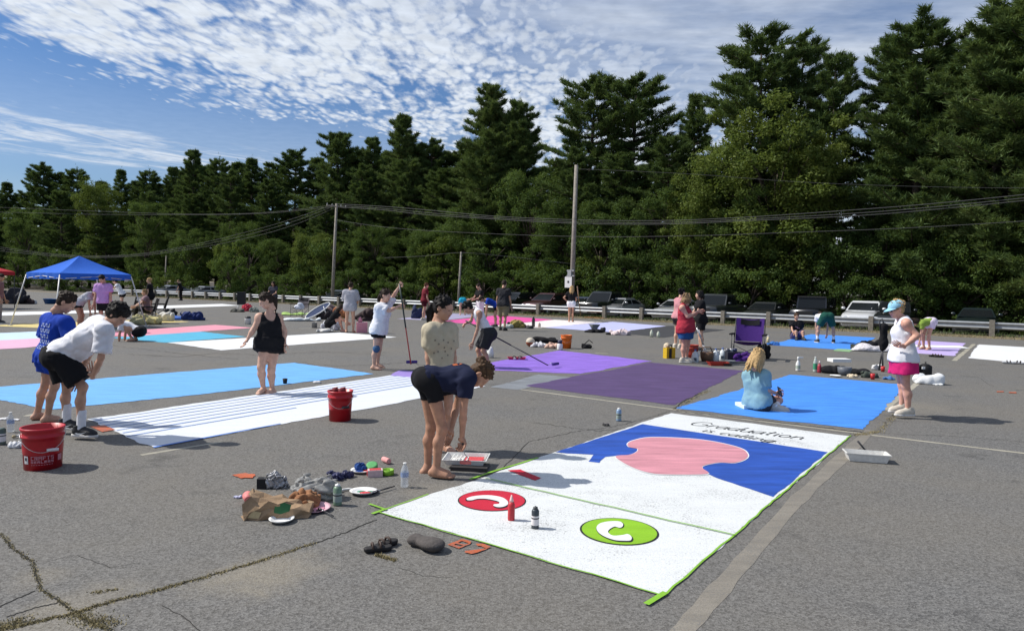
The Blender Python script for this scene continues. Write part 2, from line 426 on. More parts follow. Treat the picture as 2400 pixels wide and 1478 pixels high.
# blue ruled lines of the striped stall (parts)
LINE_M = paint_mat('blue_line_paint', (0.20, 0.31, 0.58), 0.25, 0.1)
for q in range(6):
    w0 = 0.08 + q * 0.092
    def sp(t, w):
        a = np.array(G(203, 983)) * (1 - w) + np.array(G(362, 1050)) * w
        b = np.array(G(925, 878)) * (1 - w) + np.array(G(1138, 905)) * w
        return a * (1 - t) + b * t
    hw = 0.008 if q < 5 else 0.010
    P = [sp(0.005, w0 - hw), sp(0.005, w0 + hw), sp(0.985, w0 + hw), sp(0.985, w0 - hw)]
    MB().poly([(p[0], p[1], 0.008) for p in edgepts([tuple(p) for p in P], 0.3, 0.004)]).build('ruled_line', LINE_M, striped)
MB().poly([(p[0], p[1], 0.008) for p in [sp(0.0, .975), sp(0.0, 1.0), sp(.27, .995), sp(.27, .98)]]).build('ruled_line', paint_mat('blue_edge', (0.10, 0.22, 0.60), 0.2), striped)
MB().poly([(p[0], p[1], 0.008) for p in [sp(0.0, .63), sp(0.0, .648), sp(.40, .648), sp(.40, .63)]]).build('ruled_line', LINE_M, striped)

# ------------------------------------------------------------------ the large painting in front
main = stall('large white stall mural with green and red call buttons and a pink shape on blue', [(888, 1200), (1555, 1395), (1992, 1022), (1573, 968)], W_, 0.014, 0.1, z=0.004)
BLUE = paint_mat('royal_blue_paint', (0.022, 0.085, 0.42), 0.22, 0.34)
sheet('blue_area', [(1506, 994), (1940, 1060), (1812, 1165), (1734, 1139), (1678, 1120), (1657, 1110), (1630, 1095), (1500, 1075), (1450, 1068), (1419, 1071), (1405, 1085), (1379, 1082), (1391, 1066), (1328, 1063), (1302, 1060)], 0.006, BLUE, main, 0.006, 0.08)


def smooth(P, closed=True, k=5):
    P = [Vector(p) for p in P]; n = len(P); out = []
    for i in range(n if closed else n - 1):
        if closed: p0, p1, p2, p3 = P[i - 1], P[i], P[(i + 1) % n], P[(i + 2) % n]
        else: p0, p1, p2, p3 = P[max(i - 1, 0)], P[i], P[i + 1], P[min(i + 2, n - 1)]
        for j in range(k):
            t = j / k
            out.append(0.5 * ((2 * p1) + (p2 - p0) * t + (2 * p0 - 5 * p1 + 4 * p2 - p3) * t * t + (3 * p1 - p0 - 3 * p2 + p3) * t ** 3))
    if not closed: out.append(P[-1])
    return out


PINK_P = [(1657, 1112), (1647, 1099), (1650, 1092), (1685, 1085), (1720, 1086), (1747, 1077), (1752, 1065), (1734, 1051), (1678, 1037), (1615, 1029), (1527, 1026), (1486, 1033), (1471, 1041), (1475, 1049), (1494, 1053), (1492, 1060), (1475, 1067), (1443, 1070), (1457, 1083), (1486, 1098), (1521, 1109), (1562, 1113)]


def flat(name, px, z, m, parent, k=4):
    P = [Vector(tuple(G(*p)[:2]) + (z,)) for p in px]
    return MB().poly(smooth(P, True, k) if k else P).build(name, m, parent)


c_p = (sum(p[0] for p in PINK_P) / len(PINK_P), sum(p[1] for p in PINK_P) / len(PINK_P))
flat('pink_outline', [(c_p[0] + (x - c_p[0]) * 1.018, c_p[1] + (y - c_p[1]) * 1.03) for x, y in PINK_P], 0.008, W2, main)
flat('pink_shape', PINK_P, 0.010, paint_mat('rose_paint', (0.62, 0.27, 0.32), 0.24, 0.26), main)
BLK = paint_mat('black_line_paint', (0.02, 0.02, 0.022), 0.15)


def disc(name, c, r, z, m, n=40):
    return MB().poly([(c[0] + r * math.cos(2 * math.pi * i / n), c[1] + r * math.sin(2 * math.pi * i / n), z) for i in range(n)]).build(name, m, main)


cr = G(1153, 1173); cg = G(1451, 1245)
disc('button_outline', cr, 0.272, 0.006, BLK); disc('red_button', cr, 0.262, 0.008, paint_mat('red_paint', (0.55, 0.018, 0.045), 0.12, 0.12))
disc('button_outline', cg, 0.276, 0.006, BLK); disc('green_button', cg, 0.262, 0.008, paint_mat('green_paint', (0.25, 0.50, 0.02), 0.12, 0.12))
hr = [(1215, 232), (1225, 218), (1290, 200), (1400, 190), (1500, 195), (1590, 215), (1640, 250), (1645, 285), (1600, 310), (1540, 315), (1495, 300), (1505, 285), (1550, 280), (1555, 262), (1510, 245), (1420, 228), (1330, 228), (1275, 242), (1230, 243)]
hr = [(820 + x / 4.444, 1120 + y / 4.444) for x, y in hr]
hg = [(800, 868), (840, 872), (858, 890), (850, 908), (830, 912), (800, 905), (765, 925), (758, 945), (790, 965), (850, 962), (890, 955), (915, 975), (908, 997), (870, 1000), (800, 995), (730, 970), (690, 940), (680, 910), (700, 885), (745, 872)]
hg = [(1160 + x / 2.857, 920 + y / 2.857) for x, y in hg]
for pts, dx, dy in ((hr, 0, 1.6), (hg, 1.6, 1.2)):
    mx = sum(p[0] for p in pts) / len(pts); my = sum(p[1] for p in pts) / len(pts)
    flat('handset_outline', [(x + dx + (x - mx) * 0.05, y + dy + (y - my) * 0.05) for x, y in pts], 0.010, BLK, main)
    flat('handset', pts, 0.012, W2, main)
sheet('red_stroke', [(1190, 1103), (1220, 1101), (1268, 1121), (1254, 1127)], 0.008, MATS['red_paint'], main, 0.006, 0.05)
# green masking tape
TAPE = mat('green_tape', (0.20, 0.42, 0.03), 0.6, var=0.15, scale=12)


def tape(a, b, w, z, parent, wob=0.007):
    A, B = Vector(tuple(G(*a)[:2]) + (0,)), Vector(tuple(G(*b)[:2]) + (0,)); L = (B - A).length; d = (B - A) / L; nn = Vector((-d.y, d.x, 0)); k = max(1, int(L / 0.15))
    l1, l2 = [], []
    for i in range(k + 1):
        o = rng.uniform(-wob, wob); p = A + d * (L * i / k) + nn * o
        l1.append(tuple((p + nn * w / 2)[:2]) + (z,)); l2.append(tuple((p - nn * w / 2)[:2]) + (z,))
    MB().poly(l1 + l2[::-1]).build('tape_strip', TAPE, parent)


tape((886, 1201), (1556, 1397), 0.013, 0.010, main); tape((1556, 1397), (1800, 1185), 0.014, 0.008, main)
tape((1800, 1185), (1993, 1021), 0.015, 0.008, main); tape((1136, 1122), (1724, 1257), 0.016, 0.013, main)
tape((888, 1199), (1005, 1159), 0.016, 0.008, main); tape((1100, 1124), (1260, 1073), 0.030, 0.008, main)
tape((864, 1183), (906, 1197), 0.022, 0.012, main); tape((872, 1206), (905, 1194), 0.03, 0.011, main)
tape((1514, 1419), (1560, 1391), 0.036, 0.012, main, 0.002)
fb = stall('strip of pale green tape at the corner of the far blue stall', [(1950, 822), (1992, 825), (2003, 819), (1965, 817)], paint_mat('pale_green', (0.25, 0.42, 0.22), 0.2), cat='tape')

# hand lettering
GL = {'G': (1.75, [[(1.5, 1.35), (1.15, 1.75), (.45, 1.65), (.02, .95), (.25, .15), (.85, -.02), (1.4, .3), (1.45, .8), (.85, .85)]]),
      'r': (.85, [[(.12, 0), (.2, 1)], [(.17, .55), (.45, .98), (.75, .88)]]),
      'a': (1.15, [[(.9, .85), (.5, 1), (.1, .6), (.15, .12), (.5, 0), (.85, .5), (.95, 1), (.9, .15), (1.15, .05)]]),
      'd': (1.2, [[(.9, .85), (.5, 1), (.1, .6), (.15, .12), (.5, 0), (.85, .45)], [(1.15, 1.8), (.92, .6), (.9, .1), (1.15, .02)]]),
      'u': (1.1, [[(.1, 1), (.1, .25), (.4, 0), (.8, .4), (.9, 1)], [(.9, 1), (.92, .1), (1.1, .05)]]),
      't': (.8, [[(.4, 1.6), (.32, .7), (.3, .12), (.6, 0)], [(.02, 1.05), (.72, 1.12)]]),
      'i': (.5, [[(.2, 1), (.2, .1), (.4, .0)], [(.24, 1.35), (.28, 1.45)]]),
      'o': (1.1, [[(.55, 1), (.12, .65), (.2, .08), (.65, .02), (.92, .5), (.7, .95), (.5, 1)]]),
      'n': (1.15, [[(.1, 0), (.2, 1)], [(.15, .5), (.5, .95), (.85, .8), (.85, .2), (1.1, .05)]]),
      's': (.8, [[(.65, .9), (.3, 1), (.15, .75), (.55, .4), (.5, .05), (.1, .05)]]),
      'c': (1.0, [[(.85, .85), (.45, 1), (.1, .55), (.3, .05), (.85, .15)]]),
      'l': (.55, [[(.3, 1.8), (.2, .3), (.3, 0), (.5, .1)]]),
      'g': (1.15, [[(.9, .85), (.5, 1), (.1, .6), (.2, .1), (.6, .05), (.88, .55)], [(.95, 1), (.9, 0), (.7, -.65), (.25, -.6), (.4, -.15), (1.1, .15)]]),
      '.': (.45, [[(.2, .0), (.26, .1)]]), ' ': (.7, [])}


def write(word, a, b, xh, lw, z, name, m, parent, bold=1.0):
    A, B = Vector(tuple(G(*a)[:2]) + (0,)), Vector(tuple(G(*b)[:2]) + (0,)); ex = (B - A).normalized(); ey = Vector((-ex.y, ex.x, 0))
    tot = sum(GL[c][0] for c in word); k = (B - A).length / tot; x0 = 0.0
    for c in word:
        mb = MB(); w, strokes = GL[c]
        for st in strokes:
            pts = smooth([Vector((x + .22 * y, y, 0)) for x, y in st], False, 4) if len(st) > 2 else [Vector((x + .22 * y, y, 0)) for x, y in st]
            W = [A + ex * ((x0 + p.x) * k) + ey * (p.y * xh) for p in pts]
            L, R = [], []
            for i, p in enumerate(W):
                d = (W[min(i + 1, len(W) - 1)] - W[max(i - 1, 0)]).normalized(); nn = Vector((-d.y, d.x, 0)); ww = lw * (0.75 + 0.45 * abs(d.dot(ey)))
                L.append(p + nn * ww); R.append(p - nn * ww)
            vs = [(p.x, p.y, z) for p in L + R]; n = len(L)
            mb.add(vs, [(i, n + i, n + i + 1, i + 1) for i in range(n - 1)])
        if strokes: mb.build(name, m, parent)
        x0 += w


write('Graduation', (1613, 995), (1880, 1031), 0.160, 0.0085, 0.007, 'letter', BLK, main)
write('is calling...', (1642, 1011), (1842, 1042), 0.105, 0.0075, 0.0085, 'letter', BLK, main)
# orange spray-painted marks on the asphalt
ORG = paint_mat('orange_spray', (0.52, 0.12, 0.045), 0.85, 0.3)


def blockmark(label, polys):
    root = thing('spray_mark', label, 'painted mark')
    for p in polys:
        STN[0] += 1; sheet('stroke', p, 0.0034 + 0.00012 * STN[0], ORG, root, 0.004, 0.03)


def zz(x, y): return (820 + x / 4.444, 1120 + y / 4.444)


blockmark('orange sprayed stall number beside the grey slipper', [
    [zz(1015, 700), zz(1060, 712), zz(1190, 655), zz(1165, 640)], [zz(1060, 712), zz(1135, 740), zz(1150, 722), zz(1075, 700)],
    [zz(1135, 740), zz(1255, 690), zz(1265, 670), zz(1150, 722)], [zz(1165, 640), zz(1265, 668), zz(1245, 685), zz(1150, 655)], [zz(1095, 690), zz(1200, 715), zz(1210, 702), zz(1110, 676)],
    [zz(1310, 690), zz(1390, 690), zz(1420, 720), zz(1330, 712)], [zz(1390, 690), zz(1470, 725), zz(1420, 742), zz(1370, 718)],
    [zz(1420, 742), zz(1470, 730), zz(1330, 782), zz(1200, 765)], [zz(1200, 765), zz(1330, 782), zz(1270, 797), zz(1195, 782)]])
blockmark('faded orange sprayed mark left of the paint supplies', [[(543, 1114), (575, 1109), (600, 1116), (565, 1122)], [(570, 1110), (598, 1112), (592, 1121), (560, 1120)]])
blockmark('two faint orange dashes on the asphalt at the right', [[(2336, 917), (2352, 917), (2352, 919), (2336, 919)], [(2364, 919), (2382, 919), (2382, 922), (2364, 921)]])
blockmark('orange smear on the asphalt by the black sneakers', [[(210, 1000), (245, 997), (270, 1008), (240, 1013)]])

# ------------------------------------------------------------------ markings, cracks, weeds
LM = paint_mat('old_white_line', (0.42, 0.39, 0.31), 0.75, 0.2, 0.25)
LT = paint_mat('old_tan_line', (0.27, 0.245, 0.205), 0.9, 0.2, 0.3)


LNN = [0]


def line(px, w, m, name='lane_marking', z=0.0016):
    LNN[0] += 1; z = z + .00003 * LNN[0]
    P = [Vector(tuple(G(*p)[:2]) + (0,)) for p in px]
    L, R = [], []
    for i, p in enumerate(P):
        d = (P[min(i + 1, len(P) - 1)] - P[max(i - 1, 0)]).normalized(); nn = Vector((-d.y, d.x, 0)); j = rng.uniform(.8, 1.15) * w / 2
        L.append((p + nn * j)[:2]); R.append((p - nn * j)[:2])
    vs = [(q[0], q[1], z) for q in L + R]; n = len(L)
    return MB().add(vs, [(i, n + i, n + i + 1, i + 1) for i in range(n - 1)]).build(name, m, kind='structure')


def seg(a, b, n=14): return [(a[0] + (b[0] - a[0]) * i / n, a[1] + (b[1] - a[1]) * i / n) for i in range(n + 1)]


line(seg((1590, 963), (2040, 1018)) + seg((2042, 1019), (2520, 1076)), 0.07, LM)
line(seg((1590, 1490), (1860, 1180)) + seg((1862, 1178), (2040, 1008)), 0.13, LT)
line(seg((1165, 905), (1586, 960)), 0.07, LM); line(seg((1586, 960), (1850, 880)), 0.09, LT)
line(seg((330, 1066), (520, 1035)), 0.06, LM); line(seg((2070, 960), (2160, 890)), 0.1, LM)
line(seg((2236, 845), (2283, 806)), 0.12, LM); line(seg((1395, 827), (1425, 828)), 0.1, LM); line(seg((60, 975), (80, 970)), 0.08, LM)
line(seg((700, 769), (735, 769)), 0.08, LM); #line(seg((1700, 772), (2400, 775)), .0, LM) if 0 else None
CR = mat('crack_fill', (0.018, 0.017, 0.015), 0.95)
GRS = mat('dry_weed', (0.24, 0.20, 0.10), 0.9, var=0.6, scale=60)


def jag(pts, step=9, amp=3.0):
    out = []
    for i in range(len(pts) - 1):
        a, b = pts[i], pts[i + 1]; L = math.hypot(b[0] - a[0], b[1] - a[1]); k = max(1, int(L / step))
        for j in range(k):
            t = j / k; out.append((a[0] + (b[0] - a[0]) * t + rng.uniform(-amp, amp), a[1] + (b[1] - a[1]) * t + rng.uniform(-amp, amp) * 0.5))
    return out + [pts[-1]]


C1 = [(882, 1217), (810, 1247), (745, 1270), (700, 1285), (600, 1317), (480, 1352), (350, 1388), (250, 1412), (160, 1440), (60, 1462), (-60, 1492)]
C2 = [(0, 1252), (38, 1290), (78, 1318), (84, 1342), (98, 1385), (132, 1402), (168, 1430), (205, 1455), (262, 1478)]
CRACKS = [(C1[:4], .013, 3), (C1[3:], .009, 3), (C2, .009, 4), ([(-10, 1425), (40, 1402), (82, 1384)], .009, 2), ([(15, 1446), (80, 1424), (135, 1412)], .009, 2), ([(-10, 1478), (60, 1455)], .01, 2),
          ([(1155, 1118), (1110, 1140), (1060, 1148), (1010, 1160), (975, 1172)], .016, 3), ([(1165, 1112), (1225, 1050), (1240, 1035)], .008, 3), ([(1240, 1035), (1330, 1015), (1430, 1000), (1500, 985), (1570, 963)], .008, 3),
          ([(930, 1330), (1000, 1350), (1060, 1352)], .003, 3), ([(380, 1420), (430, 1445), (470, 1478)], .004, 3), ([(560, 1290), (620, 1280)], .0025, 2),
          ([(110, 1315), (180, 1300), (260, 1330), (330, 1318)], .0028, 2), ([(2020, 1010), (2120, 1018), (2240, 1022), (2400, 1035)], .007, 2), ([(2250, 880), (2290, 885), (2330, 905)], .007, 3),
          ([(300, 830), (420, 836), (520, 826), (600, 832), (760, 824), (900, 832)], .02, 2), ([(240, 806), (400, 826), (560, 842)], .016, 2), ([(690, 850), (800, 858), (950, 850), (1090, 866)], .02, 2),
          ([(1650, 918), (1600, 940), (1580, 958)], .02, 2), ([(1585, 962), (1700, 976), (1850, 992), (2030, 1014)], .03, 2), ([(1250, 990), (1400, 1010), (1480, 1005)], .008, 3), ([(1890, 1100), (1910, 1098)], .012, 1),
          ([(340, 1155), (400, 1140), (430, 1160)], .0025, 2), ([(1230, 880), (1330, 884)], .012, 2)]
for pts, w, amp in CRACKS: line(jag(pts, 8, amp), w, CR, 'pavement_crack', 0.0016)


def weeds(px, n, h, spread, name='crack_grass'):
    P = [Vector(tuple(G(*p)[:2]) + (0,)) for p in px]; vs = []; fs = []
    for _ in range(n):
        i = rng.randrange(len(P) - 1); p = P[i].lerp(P[i + 1], rng.random()); p = p + Vector((rng.gauss(0, spread), rng.gauss(0, spread), 0))
        a = rng.uniform(0, 6.28); hh = h * rng.uniform(.3, 1); d = Vector((math.cos(a), math.sin(a), 0)); e = Vector((-d.y, d.x, 0)) * 0.0035
        o = len(vs); vs += [tuple(p - e), tuple(p + e), tuple(p + d * hh * rng.uniform(.3, 1.2) + Vector((0, 0, hh)))]; fs.append((o, o + 1, o + 2))
    me = bpy.data.meshes.new(name); me.from_pydata(vs, [], fs); me.materials.append(GRS); link(name, me, kind='stuff')


weeds(jag(C1[2:], 8, 3), 3000, 0.010, 0.011); weeds(jag(C2, 8, 3), 1300, 0.010, 0.009)
weeds(jag([(180, 1440), (215, 1455), (265, 1462)], 8, 4), 600, 0.014, 0.035); weeds(jag([(215, 1388), (280, 1380)], 8, 3), 150, 0.010, 0.010)
weeds(jag([(60, 1450), (-40, 1486)], 8, 3), 500, 0.014, 0.03); weeds(jag([(880, 1300), (925, 1312)], 6, 2), 500, 0.015, 0.01)
weeds(jag([(2005, 1020), (2060, 1010), (2100, 970)], 6, 3), 900, 0.02, 0.03); weeds(jag([(1580, 960), (1660, 915)], 6, 2), 700, 0.02, 0.03)


def scat(name, m, n, u0, u1, v0, v1, h, w, kind='stuff'):
    vs = []; fs = []
    for _ in range(n):
        p = Vector(UV(rng.uniform(u0, u1), rng.uniform(v0, v1))); a = rng.uniform(0, 6.28); d = Vector((math.cos(a), math.sin(a), 0)); e = Vector((-d.y, d.x, 0)) * w; hh = h * rng.uniform(.3, 1)
        o = len(vs); vs += [tuple(p - e), tuple(p + e), tuple(p + d * hh * .6 + Vector((0, 0, hh)))]; fs.append((o, o + 1, o + 2))
    me = bpy.data.meshes.new(name); me.from_pydata(vs, [], fs); me.materials.append(m); link(name, me, kind=kind)


scat('verge_grass', GRS, 26000, RAIL - 1.5, RAIL + 0.7, -75, 8, 0.10, 0.010)
scat('verge_grass', mat('green_weed', (0.06, 0.09, 0.025), 0.9, var=.5), 9000, RAIL - 0.4, RAIL + 2.2, -75, 8, 0.22, 0.012)
# ------------------------------------------------------------------ guardrail
STEEL = mat('galvanised_steel', (0.36, 0.375, 0.39), 0.48, 0.5, var=0.12, scale=4, bump=0.1)
POSTW = mat('weathered_post', (0.20, 0.18, 0.15), 0.9, var=0.35, scale=9, bump=0.5, bscale=30)
gr = thing('guardrail', 'long steel guardrail on square wooden posts between the lot and the parked cars', 'guardrail', UV(RAIL, -20))
gO = Vector(UV(RAIL, -20))
mb = MB(); mb.box((0, 0, 0.27), (0.20, 0.20, 0.86)); mb.box((0, 0, 0.705), (0.19, 0.19, 0.012)); post_me = mb.mesh('post', POSTW)
prof = [(0, .63), (.03, .615), (.075, .585), (.08, .56), (.03, .525), (.0, .49), (.0, .46), (.03, .425), (.08, .39), (.075, .365), (.03, .335), (0, .32)]
mb = MB(); L = 2.315
for i in range(len(prof) - 1):
    (x0, z0), (x1, z1) = prof[i], prof[i + 1]
    for sgn in (0, .004):
        pass
vs = [(x, y, z) for y in (0, L) for x, z in prof]; k = len(prof)
vs2 = [(x - 0.005, y, z) for x, y, z in vs]
mb.add(vs, [(i, i + 1, k + i + 1, k + i) for i in range(k - 1)], smooth=True); mb.add(vs2, [(i, k + i, k + i + 1, i + 1) for i in range(k - 1)], smooth=True)
rail_me = mb.mesh('rail', STEEL)
angB = math.atan2(GB[1], GB[0])
for i in range(-34, 5):
    v = -0.66 + 2.3215 * i - 0.0
    p = Vector(UV(RAIL, v)) - gO
    o = link('post', post_me, gr); o.location = (p.x, p.y, rng.uniform(-.02, .02)); o.rotation_euler = (rng.uniform(-.02, .02), rng.uniform(-.02, .02), angB)
    p2 = Vector(UV(RAIL + 0.10, v)) - gO
    o = link('rail', rail_me, gr); o.location = (p2.x, p2.y, rng.uniform(-.008, .008)); o.rotation_euler = (0, 0, angB - math.pi / 2)

# ------------------------------------------------------------------ utility poles and wires
def _w(): pass


POLEW = mat('grey_pole_wood', (0.27, 0.245, 0.21), 0.9, var=0.3, scale=6, bump=0.4, bscale=25)
WIRE = mat('weathered_wire', (0.075, 0.075, 0.075), 0.6)
GREYM = mat('grey_metal', (0.38, 0.39, 0.40), 0.5, 0.3)
DKM = mat('dark_metal', (0.05, 0.05, 0.055), 0.5, 0.4)


def upole(label, base, top, off, r, arm=0.0):
    b = OFF(base[0], base[1], off); b[2] = -0.4; tp = OFF(top[0], top[1], off)
    o = thing('utility_pole', label, 'utility pole', b, 0, 'utility poles along the guardrail'); d = Vector(tp) - Vector(b)
    MB().tube([(0, 0, -.6), d * .5, d], [r, r * .86, r * .68], 10).build('pole', POLEW, o)
    if arm:
        mb = MB(); dv = Vector((GA[0], GA[1], 0)); mb.tube([d - dv * arm + Vector((0, 0, -.25)), d + dv * arm + Vector((0, 0, -.25))], .055, 6)
        mb.build('crossarm', POLEW, o)
        for q in (-.95, -.45, .45, .95): MB().lathe([(.03, 0), (.045, .05), (.03, .1), (.02, .14)], 8, 0, Matrix.Translation(d + dv * arm * q + Vector((0, 0, -.2)))).build('insulator', GREYM, o)
    return o, d


pA, dA = upole('tall weathered utility pole with a white sign, above the girl in white shorts', (1339, 705), (1351, 387), 1.6, .17)
pB, dB = upole('utility pole with a crossarm behind the person in the long grey tee', (778, 690), (789, 477), 1.6, .14, 1.0)
upole('short thin utility pole leaning behind the bent turquoise shirt', (1073, 695), (1081, 590), 3.0, .10)
upole('short thin utility pole among the trees behind the seated person by the silver cars', (386, 690), (390, 597), 9.5, .12)
# equipment on the tall pole
for px, py, nm, sz in ((1338, 634, 'bracket', (.5, .14, .10)), (1338, 646, 'bracket', (.55, .12, .07)), (1336, 640, 'meter_box', (.26, .18, .42))):
    q = OFF(px, py, 1.35) - np.array(pA.location)
    MB().box(q, sz, rz=angB).build(nm, GREYM, pA)
WSIGN = mat('white_sign', (0.78, 0.78, 0.77), 0.5, var=.03)
q = OFF(1332, 661, 1.28) - np.array(pA.location)
sg = MB().box(q, (.50, .02, .68), rz=angB).build('sign', WSIGN, pA)
MB().box(q + np.array([-GA[0], -GA[1], 0]) * .016 + np.array([0, 0, .02]), (.12, .012, .13), rz=angB).build('symbol', DKM, sg)


def wire(label, px, off, r=0.022):
    r *= .62
    pts = smooth([Vector(OFF(x, y, off)) for x, y in px], False, 6)
    MB().tube(pts, r, 5).build('overhead_wire', WIRE, label=label, cat='wire', group='overhead wires strung between the utility poles')


for dy, wl in ((0, 'top'), (7, 'middle'), (15, 'lowest')):
    wire(wl + ' wire of the three sagging left from the crossarm pole over the blue canopy', [(-260, 545 + dy), (0, 579 + dy * .6), (150, 597 + dy * .3), (300, 597 + dy * .3), (450, 574 + dy * .6), (600, 538 + dy), (700, 508 + dy), (785, 478 + dy * .6)], 1.6 + dy * .03, .020)
for dy, wl in ((0, 'top'), (8, 'middle'), (14, 'lowest')):
    wire(wl + ' wire of the three running right from the crossarm pole past the sign pole', [(790, 478 + dy * .5), (900, 484 + dy * .6), (1000, 492 + dy * .8), (1150, 506 + dy * .5), (1340, 515 + dy * .6), (1550, 517 + dy * .6), (1750, 509 + dy * .6), (2000, 492 + dy), (2200, 476 + dy), (2500, 446 + dy)], 1.6 + dy * .03, .024)
wire('lower single overhead wire running right from the crossarm pole', [(790, 516), (900, 532), (1050, 543), (1340, 554), (1600, 553), (1900, 543), (2150, 533), (2500, 512)], 1.5, .018)
wire('thin overhead wire leaving the tip of the tall pole toward the right', [(1351, 396), (1500, 402), (1650, 410), (1850, 425), (2050, 434), (2300, 440), (2550, 440)], 1.6, .011)
wire('pair of thin wires across the trees at the left, upper one', [(-200, 482), (0, 486), (200, 494), (440, 502), (620, 498), (788, 480)], 1.9, .018)
wire('pair of thin wires across the trees at the left, lower one', [(-200, 494), (0, 497), (200, 502), (440, 503), (620, 500), (788, 484)], 2.1, .018)
wire('short slack wire between the thin leaning pole and the trees', [(900, 604), (990, 600), (1080, 592), (1180, 600), (1340, 618)], 3.0, .018)

# ------------------------------------------------------------------ trees
BARK = mat('pine_bark', (0.075, 0.058, 0.045), 0.95, var=0.4, scale=8, bump=0.6, bscale=25)


def leaf_mat(name, cols, trans=0.30, rough=0.55):
    m = bpy.data.materials.new(name); m.use_nodes = True
    t = NT(m.node_tree); t.n.clear(); out = t.new('ShaderNodeOutputMaterial')
    g = t.new('ShaderNodeNewGeometry').outputs['Random Per Island']; oi = t.new('ShaderNodeObjectInfo').outputs['Random']
    tc = t.new('ShaderNodeTexCoord').outputs['Object']
    cl = t.noise(tc, 0.55, 3, 0.6)
    f = t.math('ADD', t.math('MULTIPLY', g, .5), t.math('ADD', t.math('MULTIPLY', t.lin(cl, .3, .7, 0, 1), .45), t.math('MULTIPLY', oi, .25)))
    r = t.new('ShaderNodeValToRGB'); t.l.new(t.math('MULTIPLY_ADD', f, .82, .12), r.inputs[0]); e = r.color_ramp.elements
    e[0].color = cols[0] + (1,); e[1].color = cols[-1] + (1,)
    for i, c in enumerate(cols[1:-1]):
        x = e.new((i + 1) / (len(cols) - 1)); x.color = c + (1,)
    d = t.new('ShaderNodeBsdfDiffuse'); t.l.new(r.outputs[0], d.inputs[0])
    tr = t.new('ShaderNodeBsdfTranslucent'); t.l.new(t.mix(0.5, r.outputs[0], (0.12, 0.16, 0.02)), tr.inputs[0])
    gl = t.new('ShaderNodeBsdfGlossy'); gl.inputs['Roughness'].default_value = .6; gl.inputs[0].default_value = (1, 1, 1, 1)
    a = t.new('ShaderNodeMixShader'); a.inputs[0].default_value = trans; t.l.new(d.outputs[0], a.inputs[1]); t.l.new(tr.outputs[0], a.inputs[2])
    b = t.new('ShaderNodeMixShader'); b.inputs[0].default_value = 0.008; t.l.new(a.outputs[0], b.inputs[1]); t.l.new(gl.outputs[0], b.inputs[2])
    t.l.new(b.outputs[0], out.inputs[0])
    return m


NEEDLE = leaf_mat('pine_needles', [(0.014, 0.030, 0.013), (0.044, 0.080, 0.027), (0.100, 0.155, 0.048), (0.165, 0.205, 0.072)], 0.28)
LEAF = leaf_mat('green_leaves', [(0.016, 0.032, 0.010), (0.046, 0.082, 0.020), (0.080, 0.135, 0.032), (0.130, 0.185, 0.052)], 0.42)
LEAFY = leaf_mat('yellow_green_leaves', [(0.026, 0.048, 0.010), (0.070, 0.110, 0.021), (0.125, 0.170, 0.034), (0.180, 0.215, 0.052)], 0.42)


def tris_from(P, D, Lh, Wd, R):
    """one long leaf triangle per row: base P, direction D, length, half-width, numpy rng"""
    n = len(P); rnd = R.normal(size=(n, 3)); S = np.cross(D, rnd); S /= np.linalg.norm(S, axis=1, keepdims=True) + 1e-9
    v = np.empty((n, 3, 3)); v[:, 0] = P - S * Wd[:, None]; v[:, 1] = P + S * Wd[:, None]; v[:, 2] = P + D * Lh[:, None]
    return v.reshape(-1, 3), np.arange(n * 3).reshape(-1, 3)


def quads_from(P, N, sz, R):
    """rhombic leaves"""
    n = len(P); rnd = R.normal(size=(n, 3)); a = np.cross(N, rnd); a /= np.linalg.norm(a, axis=1, keepdims=True) + 1e-9; b = np.cross(N, a)
    v = np.empty((n, 4, 3)); s = sz[:, None]
    v[:, 0] = P - a * s; v[:, 1] = P - b * s * .55; v[:, 2] = P + a * s; v[:, 3] = P + b * s * .55
    return v.reshape(-1, 3), np.arange(n * 4).reshape(-1, 4)


